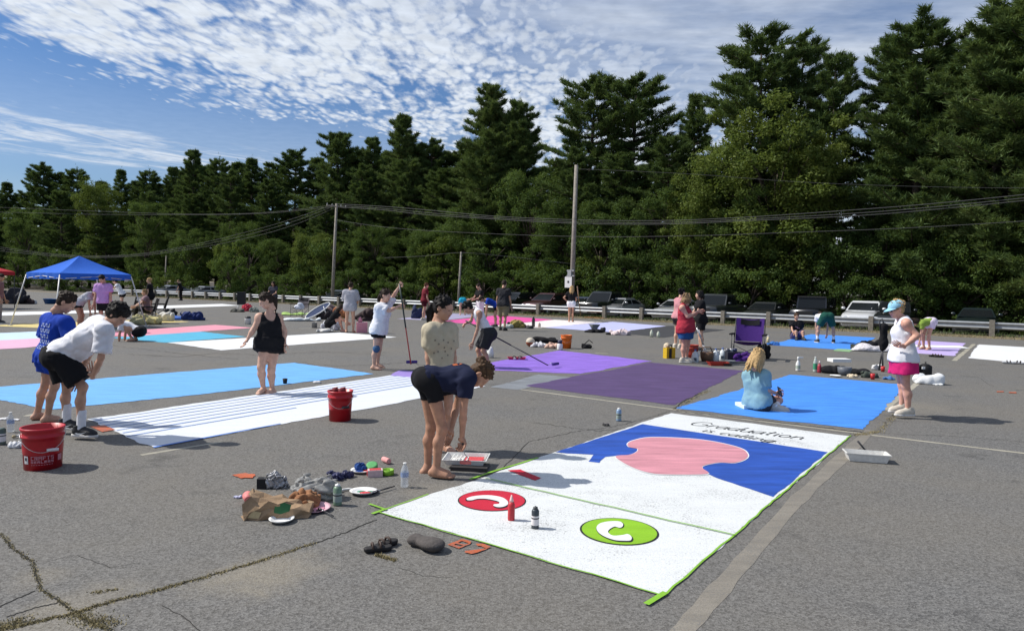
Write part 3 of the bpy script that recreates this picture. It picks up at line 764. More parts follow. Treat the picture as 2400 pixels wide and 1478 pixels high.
def pine(seed, H=18.0, start=.16, Rm=3.6, flat_top=0.0, gap=.0, dens=1.0):
    R = np.random.default_rng(seed); mb = MB(); P = []; D = []; Ls = []
    lean = R.normal(0, .15, 2)
    mb.tube([(0, 0, -.4), (lean[0] * .3, lean[1] * .3, H * .35), (lean[0], lean[1], H * .75), (lean[0] * 1.2, lean[1] * 1.2, H * .985)], [.27, .21, .10, .02], 8)
    z = H * start; phase = 0.0
    while z < H * .985:
        t = z / H; prof = (1 - t) ** (.62 - .22 * flat_top) * (1.0 if t > .35 else .72 + .8 * t)
        nb = int(R.integers(4, 7)); phase += R.uniform(.4, 1.2)
        for k in range(nb):
            if R.random() < gap: continue
            ang = phase + 2 * math.pi * k / nb + R.normal(0, .22); Lb = Rm * prof * R.uniform(.45, 1.25)
            if R.random() < .12: Lb *= 1.3
            Lb = max(Lb, .45); dr = np.array([math.cos(ang), math.sin(ang), 0]); sd = np.array([-dr[1], dr[0], 0])
            up = R.uniform(-.06, .22) + .45 * max(0, t - .55); base = np.array([lean[0] * t, lean[1] * t, z])
            def bp(s): return base + dr * (Lb * s) + np.array([0, 0, Lb * (up * s + .16 * s * s)])
            if Lb > 1.0 and t < .9: mb.tube([bp(0), bp(.5), bp(.92)], [.055, .035, .012], 4)
            nt = int(dens * (18 + 46 * Lb / 2.2))
            s = R.uniform(.22, 1.02, nt) ** .75; wd = R.normal(0, 1, nt) * Lb * .20 * (1.15 - s) + R.normal(0, .10, nt)
            c = np.array([bp(x) for x in s]) + sd[None] * wd[:, None] + np.array([0, 0, 1])[None] * (R.normal(0, .05, nt) + np.abs(R.normal(0, .06, nt)) * 1.3)[:, None]
            m = 10
            cc = np.repeat(c, m, 0) + R.normal(0, .05, (nt * m, 3))
            dd = R.normal(0, 1, (nt * m, 3)) * np.array([.75, .75, .45]) + dr[None] * .70 + np.sign(np.repeat(wd, m))[:, None] * sd[None] * .3 + np.array([0, 0, .75])
            P.append(cc); D.append(dd / np.linalg.norm(dd, axis=1, keepdims=True))
        z += R.uniform(.50, .95) * (1.2 - .60 * t) * H / 18
    # leader tuft
    c = np.array([lean[0] * 1.2, lean[1] * 1.2, H * .97])[None] + R.normal(0, .09, (90, 3)) * np.array([1, 1, 3.0]); dd = R.normal(0, .6, (90, 3)) + np.array([0, 0, 1.0])
    P.append(c); D.append(dd / np.linalg.norm(dd, axis=1, keepdims=True))
    P = np.concatenate(P); D = np.concatenate(D); n = len(P)
    v, f = tris_from(P, D, R.uniform(.20, .42, n), R.uniform(.020, .042, n), R)
    return mb.mesh('trunk', BARK), npmesh('crown', v, f, NEEDLE, smooth=False)


def decid(seed, H=11.0, W=3.2, nclump=85, leaf=.074, mtl=None, low=.10, per=470):
    R = np.random.default_rng(seed); mb = MB()
    mb.tube([(0, 0, -.3), (R.normal(0, .15), R.normal(0, .15), H * .35), (R.normal(0, .3), R.normal(0, .3), H * .72)], [.02 * H + .03, .014 * H + .02, .03], 8)
    P = []; N = []
    for k in range(nclump):
        t = low + (1 - low) * (R.random() ** .8); ang = R.uniform(0, 6.283)
        prof = math.sin(math.pi * min(1, (.16 + .84 * (1 - t)) ** .9)) ** .55 * (1.0 if t < .8 else 1.0); rr = W * prof * R.uniform(.25, 1.0) ** .5 * R.uniform(.8, 1.12)
        c = np.array([math.cos(ang) * rr, math.sin(ang) * rr, t * H * .95]); rc = R.uniform(.22, 1.0) * (.32 + .055 * H)
        if k % 3 == 0: mb.tube([(0, 0, max(.3, c[2] * .6)), tuple(c * np.array([.5, .5, .85])), tuple(c)], [.05, .03, .01], 4)
        n = int(per * rc / .75); d = R.normal(0, 1, (n, 3)); d /= np.linalg.norm(d, axis=1, keepdims=True); q = R.uniform(.10, 1.25, n) ** .7
        p = c + d * (q * rc)[:, None] * np.array([1.05, 1.05, .72]); P.append(p)
        N.append(d * .5 + R.normal(0, .6, (n, 3)) + np.array([0, 0, .55]))
    P = np.concatenate(P); N = np.concatenate(N); N /= np.linalg.norm(N, axis=1, keepdims=True)
    v, f = quads_from(P, N, R.uniform(.6, 1.25, len(P)) * leaf, R)
    return mb.mesh('trunk', BARK), npmesh('crown', v, f, mtl or LEAF, smooth=False)


PINES = [pine(11, 18, .14, 4.3, .05), pine(12, 18, .12, 4.9, .45, .06), pine(13, 18, .26, 4.9, .85, .14), pine(14, 18, .10, 3.7, .0), pine(15, 18, .42, 3.8, .75, .2, .9), pine(16, 18, .15, 4.6, .25, .1)]
DECID = [decid(21, 11, 3.3, 115), decid(22, 11, 3.7, 125), decid(23, 11, 3.0, 105, .074, LEAFY), decid(24, 11, 3.6, 125, .078, LEAFY)]
SHRUB = [decid(31, 3.6, 1.9, 44, .066, LEAF, .03, 380), decid(32, 3.6, 2.2, 50, .066, LEAF, .02, 380), decid(33, 3.6, 1.7, 38, .066, LEAFY, .03, 380)]
LAND = [(-230, 'the left end of the tree line'), (20, 'the red canopy'), (185, 'the blue canopy'), (398, 'the first silver sedan'), (478, 'the second silver sedan'), (555, 'the guardrail sapling'), (640, 'the woman in black'), (785, 'the crossarm pole'), (890, 'the upright roller pole'), (994, 'the person in maroon'), (1078, 'the thin leaning pole'), (1205, 'the black vehicle by the khaki shorts'), (1285, 'the maroon vehicle'), (1345, 'the tall sign pole'), (1420, 'the dark pickup'), (1505, 'the pale periwinkle stall'), (1590, 'the white low car'), (1684, 'the grey pickup'), (1797, 'the small dark grey car'), (1908, 'the boxy black vehicle'), (2030, 'the white sport utility vehicle'), (2120, 'the pale blue cap'), (2170, 'the lilac stall'), (2292, 'the dark teal car'), (2400, 'the plain white stall'), (2620, 'the right end of the tree line')]
USED = set()


def where(desc, px):
    x, nm = min(LAND, key=lambda q: abs(q[0] - px)); d = px - x
    for side in (['just left of'] if d < -14 else ['just right of'] if d > 14 else ['straight behind']) + ['behind and near', 'beyond', 'some way behind', 'far behind']:
        lb = f'{desc} {side} {nm}'
        if lb not in USED: break
    USED.add(lb); return lb


TREE_N = {'p': 'pine_tree', 'd': 'broadleaf_tree', 's': 'shrub'}
trng = random.Random(5)


def put_tree(kind, idx, px, top, off, wscale, label, group=None, cat=None, zg=-0.3):
    """a tree whose tip shows at (px, top); off is its distance behind the guardrail"""
    tip = OFF(px, top, off); H0 = {'p': 18.0, 'd': 11.0, 's': 3.6}[kind]
    tm, cm = {'p': PINES, 'd': DECID, 's': SHRUB}[kind][idx]
    h = max(.6, (tip[2] - zg) / H0)
    o = thing(TREE_N[kind], label, cat or {'p': 'tree', 'd': 'tree', 's': 'bush'}[kind], (tip[0], tip[1], zg), trng.uniform(0, 6.28), group)
    w = wscale * (h ** .5) * (1.12 if kind == 'p' else 1)
    o.scale = (w, w, h * (1.02 if kind != 's' else 1.05))
    link('trunk', tm, o); link('crown', cm, o)
    return o


GP = 'pines in the tree line'; GD = 'broadleaf trees in the tree line'; GS = 'bushes along the edge of the wood'
PG = 'dark green pine standing in the dense tree line behind the guardrail'
# the pines whose tips make the skyline: (mesh, x, y of the tip, distance behind the rail, width, label)
SKY_PINES = [
    (1, -60, 425, 22, 1.1, PG), (3, 20, 432, 20, 1.1, PG), (1, 98, 391, 22, 1.15, 'rounded dark pine rising above the blue canopy at the left end of the tree line'), (5, 180, 398, 24, 1.1, PG), (3, 287, 403, 20, .9, PG),
    (5, 350, 402, 22, .95, PG), (0, 405, 398, 24, .9, PG), (0, 456, 360, 19, .95, 'spired pine on the skyline, taller of the pair above the silver cars'), (5, 515, 374, 19, .85, 'spired pine on the skyline, shorter of the pair above the silver cars'), (3, 594, 377, 20, .95, PG),
    (1, 690, 358, 20, .95, 'blunt topped pine on the skyline up and left of the crossarm pole'), (1, 795, 318, 18, 1.0, 'broad pine on the skyline straight above the crossarm pole'), (0, 875, 332, 20, .9, PG),
    (0, 950, 280, 17, .95, 'narrow pine with a ragged spire above the woman in white holding a pole'), (5, 1010, 332, 19, .9, PG), (0, 1148, 212, 16, 1.05, 'tall pointed pine standing alone against the sky left of the tall utility pole'), (5, 1222, 240, 17, .85, PG),
    (2, 1375, 190, 16, 1.05, 'left half of the twin topped broad pine above the tall utility pole'), (2, 1478, 183, 17, 1.12, 'right half of the twin topped broad pine above the tall utility pole'), (3, 1628, 232, 17, .8, 'slim pointed pine in the notch between two broad pines'),
    (2, 1802, 97, 15, 1.15, 'huge flat topped pine behind the large light green broadleaf tree'), (2, 1865, 105, 17, .8, PG), (4, 1970, 135, 14, .85, 'lanky pine with a bare trunk and blue sky showing beside it'),
    (5, 2095, 95, 15, .72, PG), (1, 2160, 60, 13, 1.12, 'tallest rounded pine up and right of the woman in the blue cap'), (2, 2245, 112, 15, 1.0, PG),
    (2, 2335, 52, 11, 1.0, PG), (1, 2420, -10, 10, 1.2, 'biggest pine, cut by the right edge of the view'), (1, 2560, -60, 10, 1.2, PG), (0, -170, 430, 20, 1.1, PG), (2, 2700, -40, 11, 1.1, PG), (1, -300, 440, 22, 1.1, PG)]
for i, x, y, off, w, lb in SKY_PINES: put_tree('p', i, x, y, off, w, where('skyline pine', x) if lb == PG else lb, GP)
xs_ = sorted((q[1], q[2], q[3]) for q in SKY_PINES)
for (x0, y0, o0), (x1, y1, o1) in zip(xs_, xs_[1:]):
    if x1 > 1300 or x1 - x0 < 40: continue
    for t in ((.5,) if x1 - x0 < 110 else (.33, .67)): x = x0 + (x1 - x0) * t; put_tree('p', trng.choice([1, 5, 1, 3]), x, max(y0, y1) + trng.uniform(8, 34), o0 + 3, 1.25, where('lower pine on the skyline', x), GP)
# second rank, lower tips filling the wood
PF = 'dark pine half hidden in the middle of the dense tree line'
fill_top = lambda x: float(np.interp(x, [-300, 0, 300, 600, 900, 1150, 1400, 1650, 1900, 2100, 2400, 2800], [445, 445, 440, 425, 385, 330, 315, 370, 340, 240, 170, 130]))
for k in range(30):
    x = -250 + k * 100 + trng.uniform(-25, 25)
    if 1870 < x < 2080: continue
    put_tree('p', trng.choice([0, 1, 5, 3]), x, fill_top(x) + trng.uniform(-30, 60), trng.uniform(13, 17), trng.uniform(.85, 1.05), where('dark mid-height pine in the wood', x), GP)
for k in range(34):
    x = -350 + k * 95 + trng.uniform(-25, 25)
    if 1860 < x < 2090: continue
    put_tree('p', trng.choice([1, 5, 3]), x, fill_top(x) + trng.uniform(20, 90), trng.uniform(26, 34), 1.3, where('shaded pine deep in the wood', x), GP)
BROAD = [(2, 230, 425, 15, .95, 'yellowish green broadleaf tree under the skyline above the blue canopy'), (0, 345, 475, 13, .9, None), (0, 60, 490, 13, .95, None), (1, 450, 540, 12, .8, None), (1, 570, 520, 13, .8, None), (2, 735, 545, 11, .85, 'bright yellow green tree just left of the crossarm pole'), (0, 650, 560, 12, .8, None),
         (1, 880, 530, 12, .85, None), (0, 1000, 540, 11, .8, None), (1, 1100, 490, 12, .85, None), (0, 1245, 400, 13, .9, None), (1, 1430, 470, 12, .9, None), (3, 1660, 390, 11.5, .9, None), (3, 1825, 248, 11.5, 1.25, 'large light green broadleaf tree in front of the pines, right of the tall pole'), (2, 1905, 330, 11.5, .75, 'light green broadleaf tree leaning out beside the bare trunk'), (0, 1560, 450, 11.5, .9, None), (1, 1740, 440, 10.8, .9, None),
         (1, 2080, 520, 11.5, .8, None), (0, 2200, 520, 11.2, .85, None), (1, 2330, 500, 11, .9, None), (3, 2420, 470, 10.6, .8, None), (1, 2520, 430, 10.5, .9, None), (0, -120, 490, 13, 1, None), (1, 1330, 470, 11.5, .85, None), (0, 1010, 540, 11, .7, None), (3, 770, 600, 10.6, .6, None)]
for i, x, y, off, w, lb in BROAD: put_tree('d', i, x, y, off, w, lb or where('green broadleaf tree before the pines', x), GD)
for k in range(42):
    x = -250 + k * 70 + trng.uniform(-22, 22); y = float(np.interp(x, [-250, 500, 1200, 1700, 2400, 2800], [625, 618, 590, 570, 560, 540])) + trng.uniform(-50, 45)
    put_tree('s', trng.choice([0, 1, 1, 2]), x, y, trng.uniform(9.8, 11.2), trng.uniform(.8, 1.1), where('tall leafy bush', x), GS, zg=-.45)
for k in range(40):
    x = -250 + k * 72 + trng.uniform(-18, 18); y = float(np.interp(x, [-250, 500, 1200, 1700, 2400, 2800], [655, 655, 640, 640, 655, 650])) + trng.uniform(-25, 20)
    put_tree('s', trng.choice([0, 1, 2]), x, y, trng.uniform(9.0, 9.8), trng.uniform(.9, 1.2), where('low front row bush', x), GS, zg=-.5)
put_tree('s', 0, 540, 600, 1.5, .75, 'small leafy sapling growing at the guardrail near the silver cars', GS, zg=-.3)
put_tree('s', 1, 570, 628, 2.3, .8, 'dark bushy clump at the guardrail behind the far red bag', GS, zg=-.3)
# ------------------------------------------------------------------ people: implicit surfaces turned into one skin mesh
class Fld:
    def __init__(s, lo, hi, res):
        s.lo = np.array(lo, float); s.res = res
        s.n = np.maximum(4, np.ceil((np.array(hi, float) - s.lo) / res).astype(int) + 1)
        s.f = np.full(s.n, 0.4, np.float32)
    def _sub(s, lo, hi):
        i0 = np.clip(np.floor((lo - s.lo) / s.res).astype(int), 0, s.n - 1); i1 = np.clip(np.ceil((hi - s.lo) / s.res).astype(int) + 1, i0 + 1, s.n)
        ax = [(s.lo[k] + s.res * np.arange(i0[k], i1[k])).astype(np.float32) for k in range(3)]
        return (slice(i0[0], i1[0]), slice(i0[1], i1[1]), slice(i0[2], i1[2])), ax[0][:, None, None], ax[1][None, :, None], ax[2][None, None, :]
    def _put(s, sl, d, k):
        f = s.f[sl]
        if k > 0:
            h = np.maximum(k - np.abs(f - d), 0) / k
            s.f[sl] = np.minimum(f, d) - h * h * k * 0.25
        else: s.f[sl] = np.minimum(f, d)
    def cap(s, a, b, ra, rb=None, k=.03, flat=False, wr=0.0, sub=False):
        a = np.array(a, float); b = np.array(b, float); rb = ra if rb is None else rb
        m = max(ra, rb) + k + 3 * s.res
        sl, X, Y, Z = s._sub(np.minimum(a, b) - m, np.maximum(a, b) + m)
        ab = b - a; L2 = max(ab @ ab, 1e-9); h = ((X - a[0]) * ab[0] + (Y - a[1]) * ab[1] + (Z - a[2]) * ab[2]) / L2
        hc = np.clip(h, 0, 1)
        d = np.sqrt((X - a[0] - hc * ab[0]) ** 2 + (Y - a[1] - hc * ab[1]) ** 2 + (Z - a[2] - hc * ab[2]) ** 2) - (ra + (rb - ra) * hc)
        if flat: d = np.maximum(d, (h - 1) * math.sqrt(L2))
        if sub: s.f[sl] = np.maximum(s.f[sl], -d)
        else: s._put(sl, d, k)
        return s
    def ell(s, c, r, R=None, k=.03, sub=False):
        c = np.array(c, float); r = np.array(r, float); m = r.max() + k + 3 * s.res
        sl, X, Y, Z = s._sub(c - m, c + m); P = [X - c[0], Y - c[1], Z - c[2]]
        if R is None: q = P
        else: q = [R[i][0] * P[0] + R[i][1] * P[1] + R[i][2] * P[2] for i in range(3)]
        k0 = np.sqrt(sum((q[i] / r[i]) ** 2 for i in range(3))); k1 = np.sqrt(sum((q[i] / r[i] ** 2) ** 2 for i in range(3))) + 1e-6
        d = k0 * (k0 - 1) / k1
        if sub: s.f[sl] = np.maximum(s.f[sl], -d)
        else: s._put(sl, d, k)
        return s
    def cut(s, p, n):
        p = np.array(p, float); n = np.array(n, float); n = n / np.linalg.norm(n)
        sl, X, Y, Z = s._sub(s.lo, s.lo + s.res * s.n)
        s.f = np.maximum(s.f, ((X - p[0]) * n[0] + (Y - p[1]) * n[1] + (Z - p[2]) * n[2]).astype(np.float32))
        return s
    def wrinkle(s, amp, freq, seed=0):
        R = np.random.default_rng(seed); sl, X, Y, Z = s._sub(s.lo, s.lo + s.res * s.n); w = 0
        for i in range(5):
            d = R.normal(size=3) * np.array([1, 1, .8]); d /= np.linalg.norm(d); g = R.normal(size=3); fr = freq * R.uniform(.7, 1.8)
            q = (X * d[0] + Y * d[1] + Z * d[2]) * fr + R.uniform(0, 6) + 1.6 * np.sin((X * g[0] + Y * g[1] + Z * g[2]) * fr * .28 + R.uniform(0, 6))
            m = .5 + .5 * np.sin((X * g[1] + Y * g[2] + Z * g[0]) * fr * .22 + R.uniform(0, 6))
            w = w + (1 - 2 * np.abs(np.sin(q * .5)) ** .8) * m
        s.f = (s.f + amp * .5 * w).astype(np.float32); return s
    def mesh(s):
        F = s.f; F[[0, -1]] = np.maximum(F[[0, -1]], .01); F[:, [0, -1]] = np.maximum(F[:, [0, -1]], .01); F[:, :, [0, -1]] = np.maximum(F[:, :, [0, -1]], .01)
        I = F < 0; n = np.array(F.shape); acc = np.zeros(tuple(n - 1) + (3,), np.float32); cnt = np.zeros(tuple(n - 1), np.float32); Q = []
        ids = np.arange(int(np.prod(n - 1))).reshape(n - 1)
        for ax in range(3):
            o = [k for k in range(3) if k != ax]
            A = [slice(None)] * 3; B = [slice(None)] * 3; A[ax] = slice(0, -1); B[ax] = slice(1, None)
            C = I[tuple(A)] != I[tuple(B)]; w = np.argwhere(C)
            if len(w) == 0: continue
            f0 = F[tuple(A)][C]; f1 = F[tuple(B)][C]; p = w.astype(np.float32); p[:, ax] += f0 / (f0 - f1)
            ok = (w[:, o[0]] > 0) & (w[:, o[1]] > 0) & (w[:, o[0]] < n[o[0]] - 1) & (w[:, o[1]] < n[o[1]] - 1)
            w = w[ok]; p = p[ok]; ins = I[tuple(A)][C][ok]; quad = []
            for da, db in ((1, 1), (0, 1), (0, 0), (1, 0)):
                c = w.copy(); c[:, o[0]] -= da; c[:, o[1]] -= db
                np.add.at(acc, (c[:, 0], c[:, 1], c[:, 2]), p); np.add.at(cnt, (c[:, 0], c[:, 1], c[:, 2]), 1); quad.append(ids[c[:, 0], c[:, 1], c[:, 2]])
            q = np.stack(quad, 1); flip = ins if ax == 1 else ~ins
            q[flip] = q[flip][:, ::-1]; Q.append(q)
        if not Q: return np.zeros((0, 3)), np.zeros((0, 4), int)
        on = cnt > 0; new = np.full(ids.shape, -1); new[on] = np.arange(on.sum())
        return acc[on] / cnt[on][:, None] * s.res + s.lo, new.ravel()[np.concatenate(Q)]


def nrm(v): v = np.array(v, float); return v / (np.linalg.norm(v) + 1e-9)


# head template in its own frame: x right, y forward, z up, origin between the ears
def _head():
    f = Fld((-.12, -.14, -.20), (.12, .15, .15), .0065)
    f.ell((0, -.012, .030), (.075, .096, .088), k=.02); f.ell((0, .030, -.045), (.058, .062, .072), k=.045); f.cap((0, .052, -.092), (0, .058, -.096), .026, k=.03)
    f.cap((0, .080, .012), (0, .104, -.030), .010, .015, k=.016); f.cap((-.014, .088, -.035), (.014, .088, -.035), .010, k=.01)
    f.cap((-.035, .080, .018), (.035, .080, .018), .012, k=.02); f.cap((-.016, .086, -.062), (.016, .086, -.062), .009, k=.010)
    for sx in (-1, 1):
        f.ell((sx * .078, -.008, -.008), (.012, .020, .032), k=.008); f.ell((sx * .031, .094, -.002), (.017, .014, .010), sub=True); f.ell((sx * .031, .079, -.002), (.015, .013, .012), k=.0); f.ell((sx * .040, .060, -.035), (.024, .026, .026), k=.03)
    f.cap((0, -.02, -.06), (0, -.035, -.17), .052, .054, k=.03)
    v, q = f.mesh(); c = v[q].mean(1); mi = np.zeros(len(q), int)
    front = c[:, 1] > .06
    eye = front & (((np.abs(c[:, 0]) - .031) / .016) ** 2 + ((c[:, 2] + .002) / .006) ** 2 < 1); mi[eye] = 4
    iris = front & (((np.abs(c[:, 0]) - .031) / .0075) ** 2 + ((c[:, 2] + .002) / .0085) ** 2 < 1); mi[iris] = 1
    mi[front & (((c[:, 0]) / .024) ** 2 + ((c[:, 2] + .062) / .010) ** 2 < 1)] = 2
    return v, q, mi


HEAD = _head()


def _hand(curl, spread=.0, thumb=.6):
    """right hand: y along the fingers, x towards the thumb, z out of the back"""
    f = Fld((-.07, -.03, -.10), (.10, .21, .05), .0048)
    f.cap((-.025, .03, 0), (.022, .03, 0), .0165, k=.012); f.cap((-.030, .075, 0), (.030, .078, 0), .0145, k=.015); f.cap((0, -.02, 0), (0, .03, 0), .024, .02, k=.02)
    for i, (x, l) in enumerate(((.031, .068), (.011, .078), (-.010, .072), (-.030, .056))):
        p = np.array([x, .086, 0.0]); a = 0.0; r = .0088 - .0006 * (i == 3)
        dx = spread * (1.3 - i) * .25
        for j, s in enumerate((.46, .31, .23)):
            a += curl * (.55, .75, .5)[j]; q = p + np.array([dx * l * s, math.cos(a) * l * s * 1.05, -math.sin(a) * l * s * 1.05]); f.cap(p, q, r, r * .9, k=.003); p = q; r *= .9
    p = np.array([.026, .022, -.006]); q = p + np.array([.030, .024, -.012]); f.cap(p, q, .0145, .0115, k=.012)
    r = q + np.array([.016 * (1 - thumb * .5), .026, -.010 - .012 * thumb]); f.cap(q, r, .0112, .0100, k=.004); t = r + np.array([.004 - .014 * thumb, .022, -.010 * thumb]); f.cap(r, t, .0098, .0085, k=.003)
    return f.mesh()


HANDS = {'relax': _hand(.42), 'grip': _hand(1.25, 0, 1.0), 'flat': _hand(.12, .3, .2)}


def _foot():
    """right bare foot: y forward, x towards the little toe, origin below the ankle on the ground"""
    f = Fld((-.08, -.10, -.02), (.08, .21, .14), .007)
    f.cap((0, -.045, .035), (-.006, .10, .030), .034, .034, k=.02); f.cap((.012, 0, .03), (.022, .10, .022), .030, .026, k=.02); f.cap((0, -.012, .06), (0, -.008, .115), .036, .027, k=.03); f.cap((0, .0, .07), (-.004, .09, .035), .034, .028, k=.03)
    for i, (x, y, r) in enumerate(((-.026, .170, .015), (-.006, .172, .011), (.010, .165, .0105), (.024, .155, .010), (.036, .143, .0095))): f.cap((x * .8, .11, .022), (x, y - r, r + .001), r * 1.05, r, k=.006)
    f.cut((0, 0, 0.001), (0, 0, -1)); return f.mesh()


FOOT = _foot()


def _shoe():
    f = Fld((-.09, -.13, -.01), (.09, .23, .16), .008)
    f.cap((0, -.05, .052), (0, .12, .040), .046, .044, k=.03); f.cap((0, .10, .038), (-.004, .155, .034), .043, .034, k=.03); f.cap((0, -.035, .07), (0, -.028, .115), .047, .050, k=.03); f.cap((0, .03, .075), (0, .10, .05), .036, .03, k=.03)
    f.cut((0, 0, .018), (0, 0, -1)); f.cut((0, -.03, .125), (0, -.3, 1)); up = f.mesh()
    g = Fld((-.09, -.13, -.02), (.09, .23, .06), .008)
    g.cap((0, -.055, .02), (.002, .12, .02), .050, .049, k=.02); g.cap((0, .12, .02), (-.004, .160, .02), .047, .037, k=.02); g.cut((0, 0, .0), (0, 0, -1)); g.cut((0, 0, .030), (0, 0, 1))
    return up, g.mesh()


SHOE = _shoe()
_shoe_cache = {}
SOCKM = mat('white_sock', (0.72, 0.72, 0.75), 0.9, var=.06)


def skin(tone):
    base = {'l': (.60, .36, .26), 'm': (.50, .28, .19), 't': (.42, .22, .14), 'd': (.20, .10, .06), 'r': (.62, .33, .24)}[tone]
    return [mat('skin_' + tone, base, .52, var=.16, scale=16, spec=.4, bump=.12, bscale=220), mat('iris', (.03, .02, .015), .3), mat('lips_' + tone, (base[0] * .85, base[1] * .55, base[2] * .60), .5), None, mat('eye_' + tone, (base[0] * .75, base[1] * .72, base[2] * .72), .4)]


HAIRC = {'black': (.012, .010, .009), 'dark': (.030, .019, .013), 'brown': (.075, .042, .022), 'blond': (.42, .28, .13), 'dirty': (.22, .145, .075), 'auburn': (.10, .04, .02)}


def hairm(c): return mat('hair_' + c, HAIRC[c], .62, var=.5, spec=.16, hair=True)


def fabric(name, col, var=.07): return mat('cloth_' + name, col, .88, var=var, scale=18, bump=.25, bscale=240, spec=.15)


def frame(fwd, up):
    y = nrm(fwd); x = nrm(np.cross(y, up)); z = np.cross(x, y); return np.stack([x, y, z], 1)


def person(label, J, skn='m', hair=('short', 'dark'), shirt=None, legs=None, feet=('bare', 'bare'), hands=('relax', 'relax'), build=1.0, res=.017, fem=False, face=(0, 1, -.2), headup=(0, 0, 1), group=None, loose=1.0, thumb=None, seed=0, sc_=1.0, extra=None, hd_s=1.0):
    J = {k: np.array(v, float) for k, v in J.items()}
    org = (J['aL'] + J['aR']) / 2; org[2] = 0.0
    J = {k: v - org for k, v in J.items()}
    root = thing('person', label, 'person', org, 0, group)
    s = sc_; w = build
    lo = np.min(list(J.values()), 0) - .30 * s; hi = np.max(list(J.values()), 0) + .30 * s; lo[2] = max(lo[2], -.03)
    hc = (J['hL'] + J['hR']) / 2; shc = (J['sL'] + J['sR']) / 2; up = nrm(shc - hc); Lt = np.linalg.norm(shc - hc)
    lh = nrm(J['hR'] - J['hL']); ls = nrm(J['sR'] - J['sL']); fw = nrm(np.cross(up, (lh + ls) / 2)); lat = nrm(np.cross(fw, up))
    km = (J['kL'] + J['kR']) / 2; pu = nrm(nrm(hc - km) * .55 + up * .6); pf = nrm(np.cross(pu, lat)); H = frame(face, headup); hd = J['hd']; hs = .965 * s * hd_s
    nb = hd + H @ np.array([0, -.03, -.11]) * hs
    def torso(f, e=0.0, k=.05, pelvis=True, neck=True, ep=0.0):
        q = w * s; e0 = e; e = e + ep
        hw = .072 * w * s * (1.08 if fem else .95)
        if pelvis:
            f.cap(hc - lh * hw, hc + lh * hw, .112 * q + e, k=k)
            for g in (-1, 1): f.ell(hc + lh * g * .075 * q - pf * .052 * s * (1.1 if fem else .9) - pu * .03 * s, np.array([.095, .10, .11]) * q + e, k=k)
        f.cap(hc + up * Lt * .12 - lat * .055 * q, hc + up * Lt * .12 + lat * .055 * q, .108 * q + e, k=k); e = e0
        f.cap(hc + up * Lt * .42 - lat * .048 * q, hc + up * Lt * .42 + lat * .048 * q, (.094 if fem else .104) * q + e, k=k)
        f.cap(hc + up * Lt * .72 - lat * .070 * s, hc + up * Lt * .72 + lat * .070 * s, .102 * (w ** .7) * s + e, k=k)
        f.cap(shc - ls * .085 * s - up * .035 * s, shc + ls * .085 * s - up * .035 * s, .072 * s + e, k=k)
        if fem:
            for g in (-1, 1): f.ell(hc + up * Lt * .70 + fw * .070 * (w ** .6) * s + lat * g * .064 * s, np.array([.058, .058, .060]) * (w ** .8) * s + e * .8, k=.05)
        if w > 1.12: f.ell(hc + up * Lt * .27 + fw * .045 * s, np.array([.13, .13, .13]) * w * s * .92 + e, k=.06)
        f.cap(J['sL'], J['sR'], .050 * s + e, k=k)
        for g in 'LR': f.cap(shc + up * .040 * s, J['s' + g] + up * .006 * s, .044 * s + e * .6, .044 * s + e * .8, k=.04)
        if neck: f.cap(shc - fw * .0, nb + (shc - nb) * -.1, .056 * s, .050 * s, k=.035)
    aw = 1 + (w - 1) * .8
    # ---- body
    f = Fld(lo, hi, res); torso(f)
    for g in 'LR':
        S, E, Wr, Hp, K, A, T = (J[x + g] for x in ('s', 'e', 'w', 'h', 'k', 'a', 't'))
        sg = 1 if g == 'R' else -1
        f.ell(S, np.array([.060, .060, .062]) * s * aw, k=.04)
        f.cap(S, E, .046 * s * aw, .035 * s * aw, k=.03); f.cap(E, E + (Wr - E) * .35, .036 * s * aw, .037 * s * aw, k=.02); f.cap(E + (Wr - E) * .3, Wr, .036 * s * aw, .0235 * s, k=.02)
        f.cap(Hp - up * .01, K, .087 * s * w, .050 * s * aw, k=.045); f.ell(K, np.array([.050] * 3) * s * aw, k=.02)
        back = nrm(np.cross(nrm(A - K), lat)) if True else fw
        if back @ fw > 0: back = -back
        f.cap(K, K + (A - K) * .36 + back * .018 * s, .046 * s * aw, .052 * s * aw, k=.03); f.cap(K + (A - K) * .34 + back * .016 * s, A, .051 * s * aw, .033 * s, k=.03)
    bv, bq = f.mesh(); V = [bv]; Q = [bq]; MI = [np.zeros(len(bq), int)]; off = len(bv)
    def join(v, q, mi=None):
        nonlocal off
        V.append(v); Q.append(q + off); MI.append(np.zeros(len(q), int) if mi is None else mi); off += len(v)
    join(HEAD[0] * hs @ H.T + hd, HEAD[1], HEAD[2])
    for i, g in enumerate('LR'):
        S, E, Wr = J['s' + g], J['e' + g], J['w' + g]; hv, hq = HANDS[hands[i]]
        al = J.get('d' + g); al = nrm(Wr - E) if al is None else nrm(al + org - 0 * org) if False else nrm(al)
        td = thumb[i] if thumb else fw; X = nrm(np.array(td) - al * (np.array(td) @ al)); Z = np.cross(X, al)
        M = np.stack([X, al, Z if g == 'R' else -Z], 1)
        v = hv * 1.0 * s @ np.stack([X, al, np.cross(X, al)], 1).T if g == 'R' else (hv * np.array([1, 1, -1])) * s @ np.stack([X, al, np.cross(X, al)], 1).T
        join(v + Wr, hq if g == 'R' else hq[:, ::-1])
    shoes = []
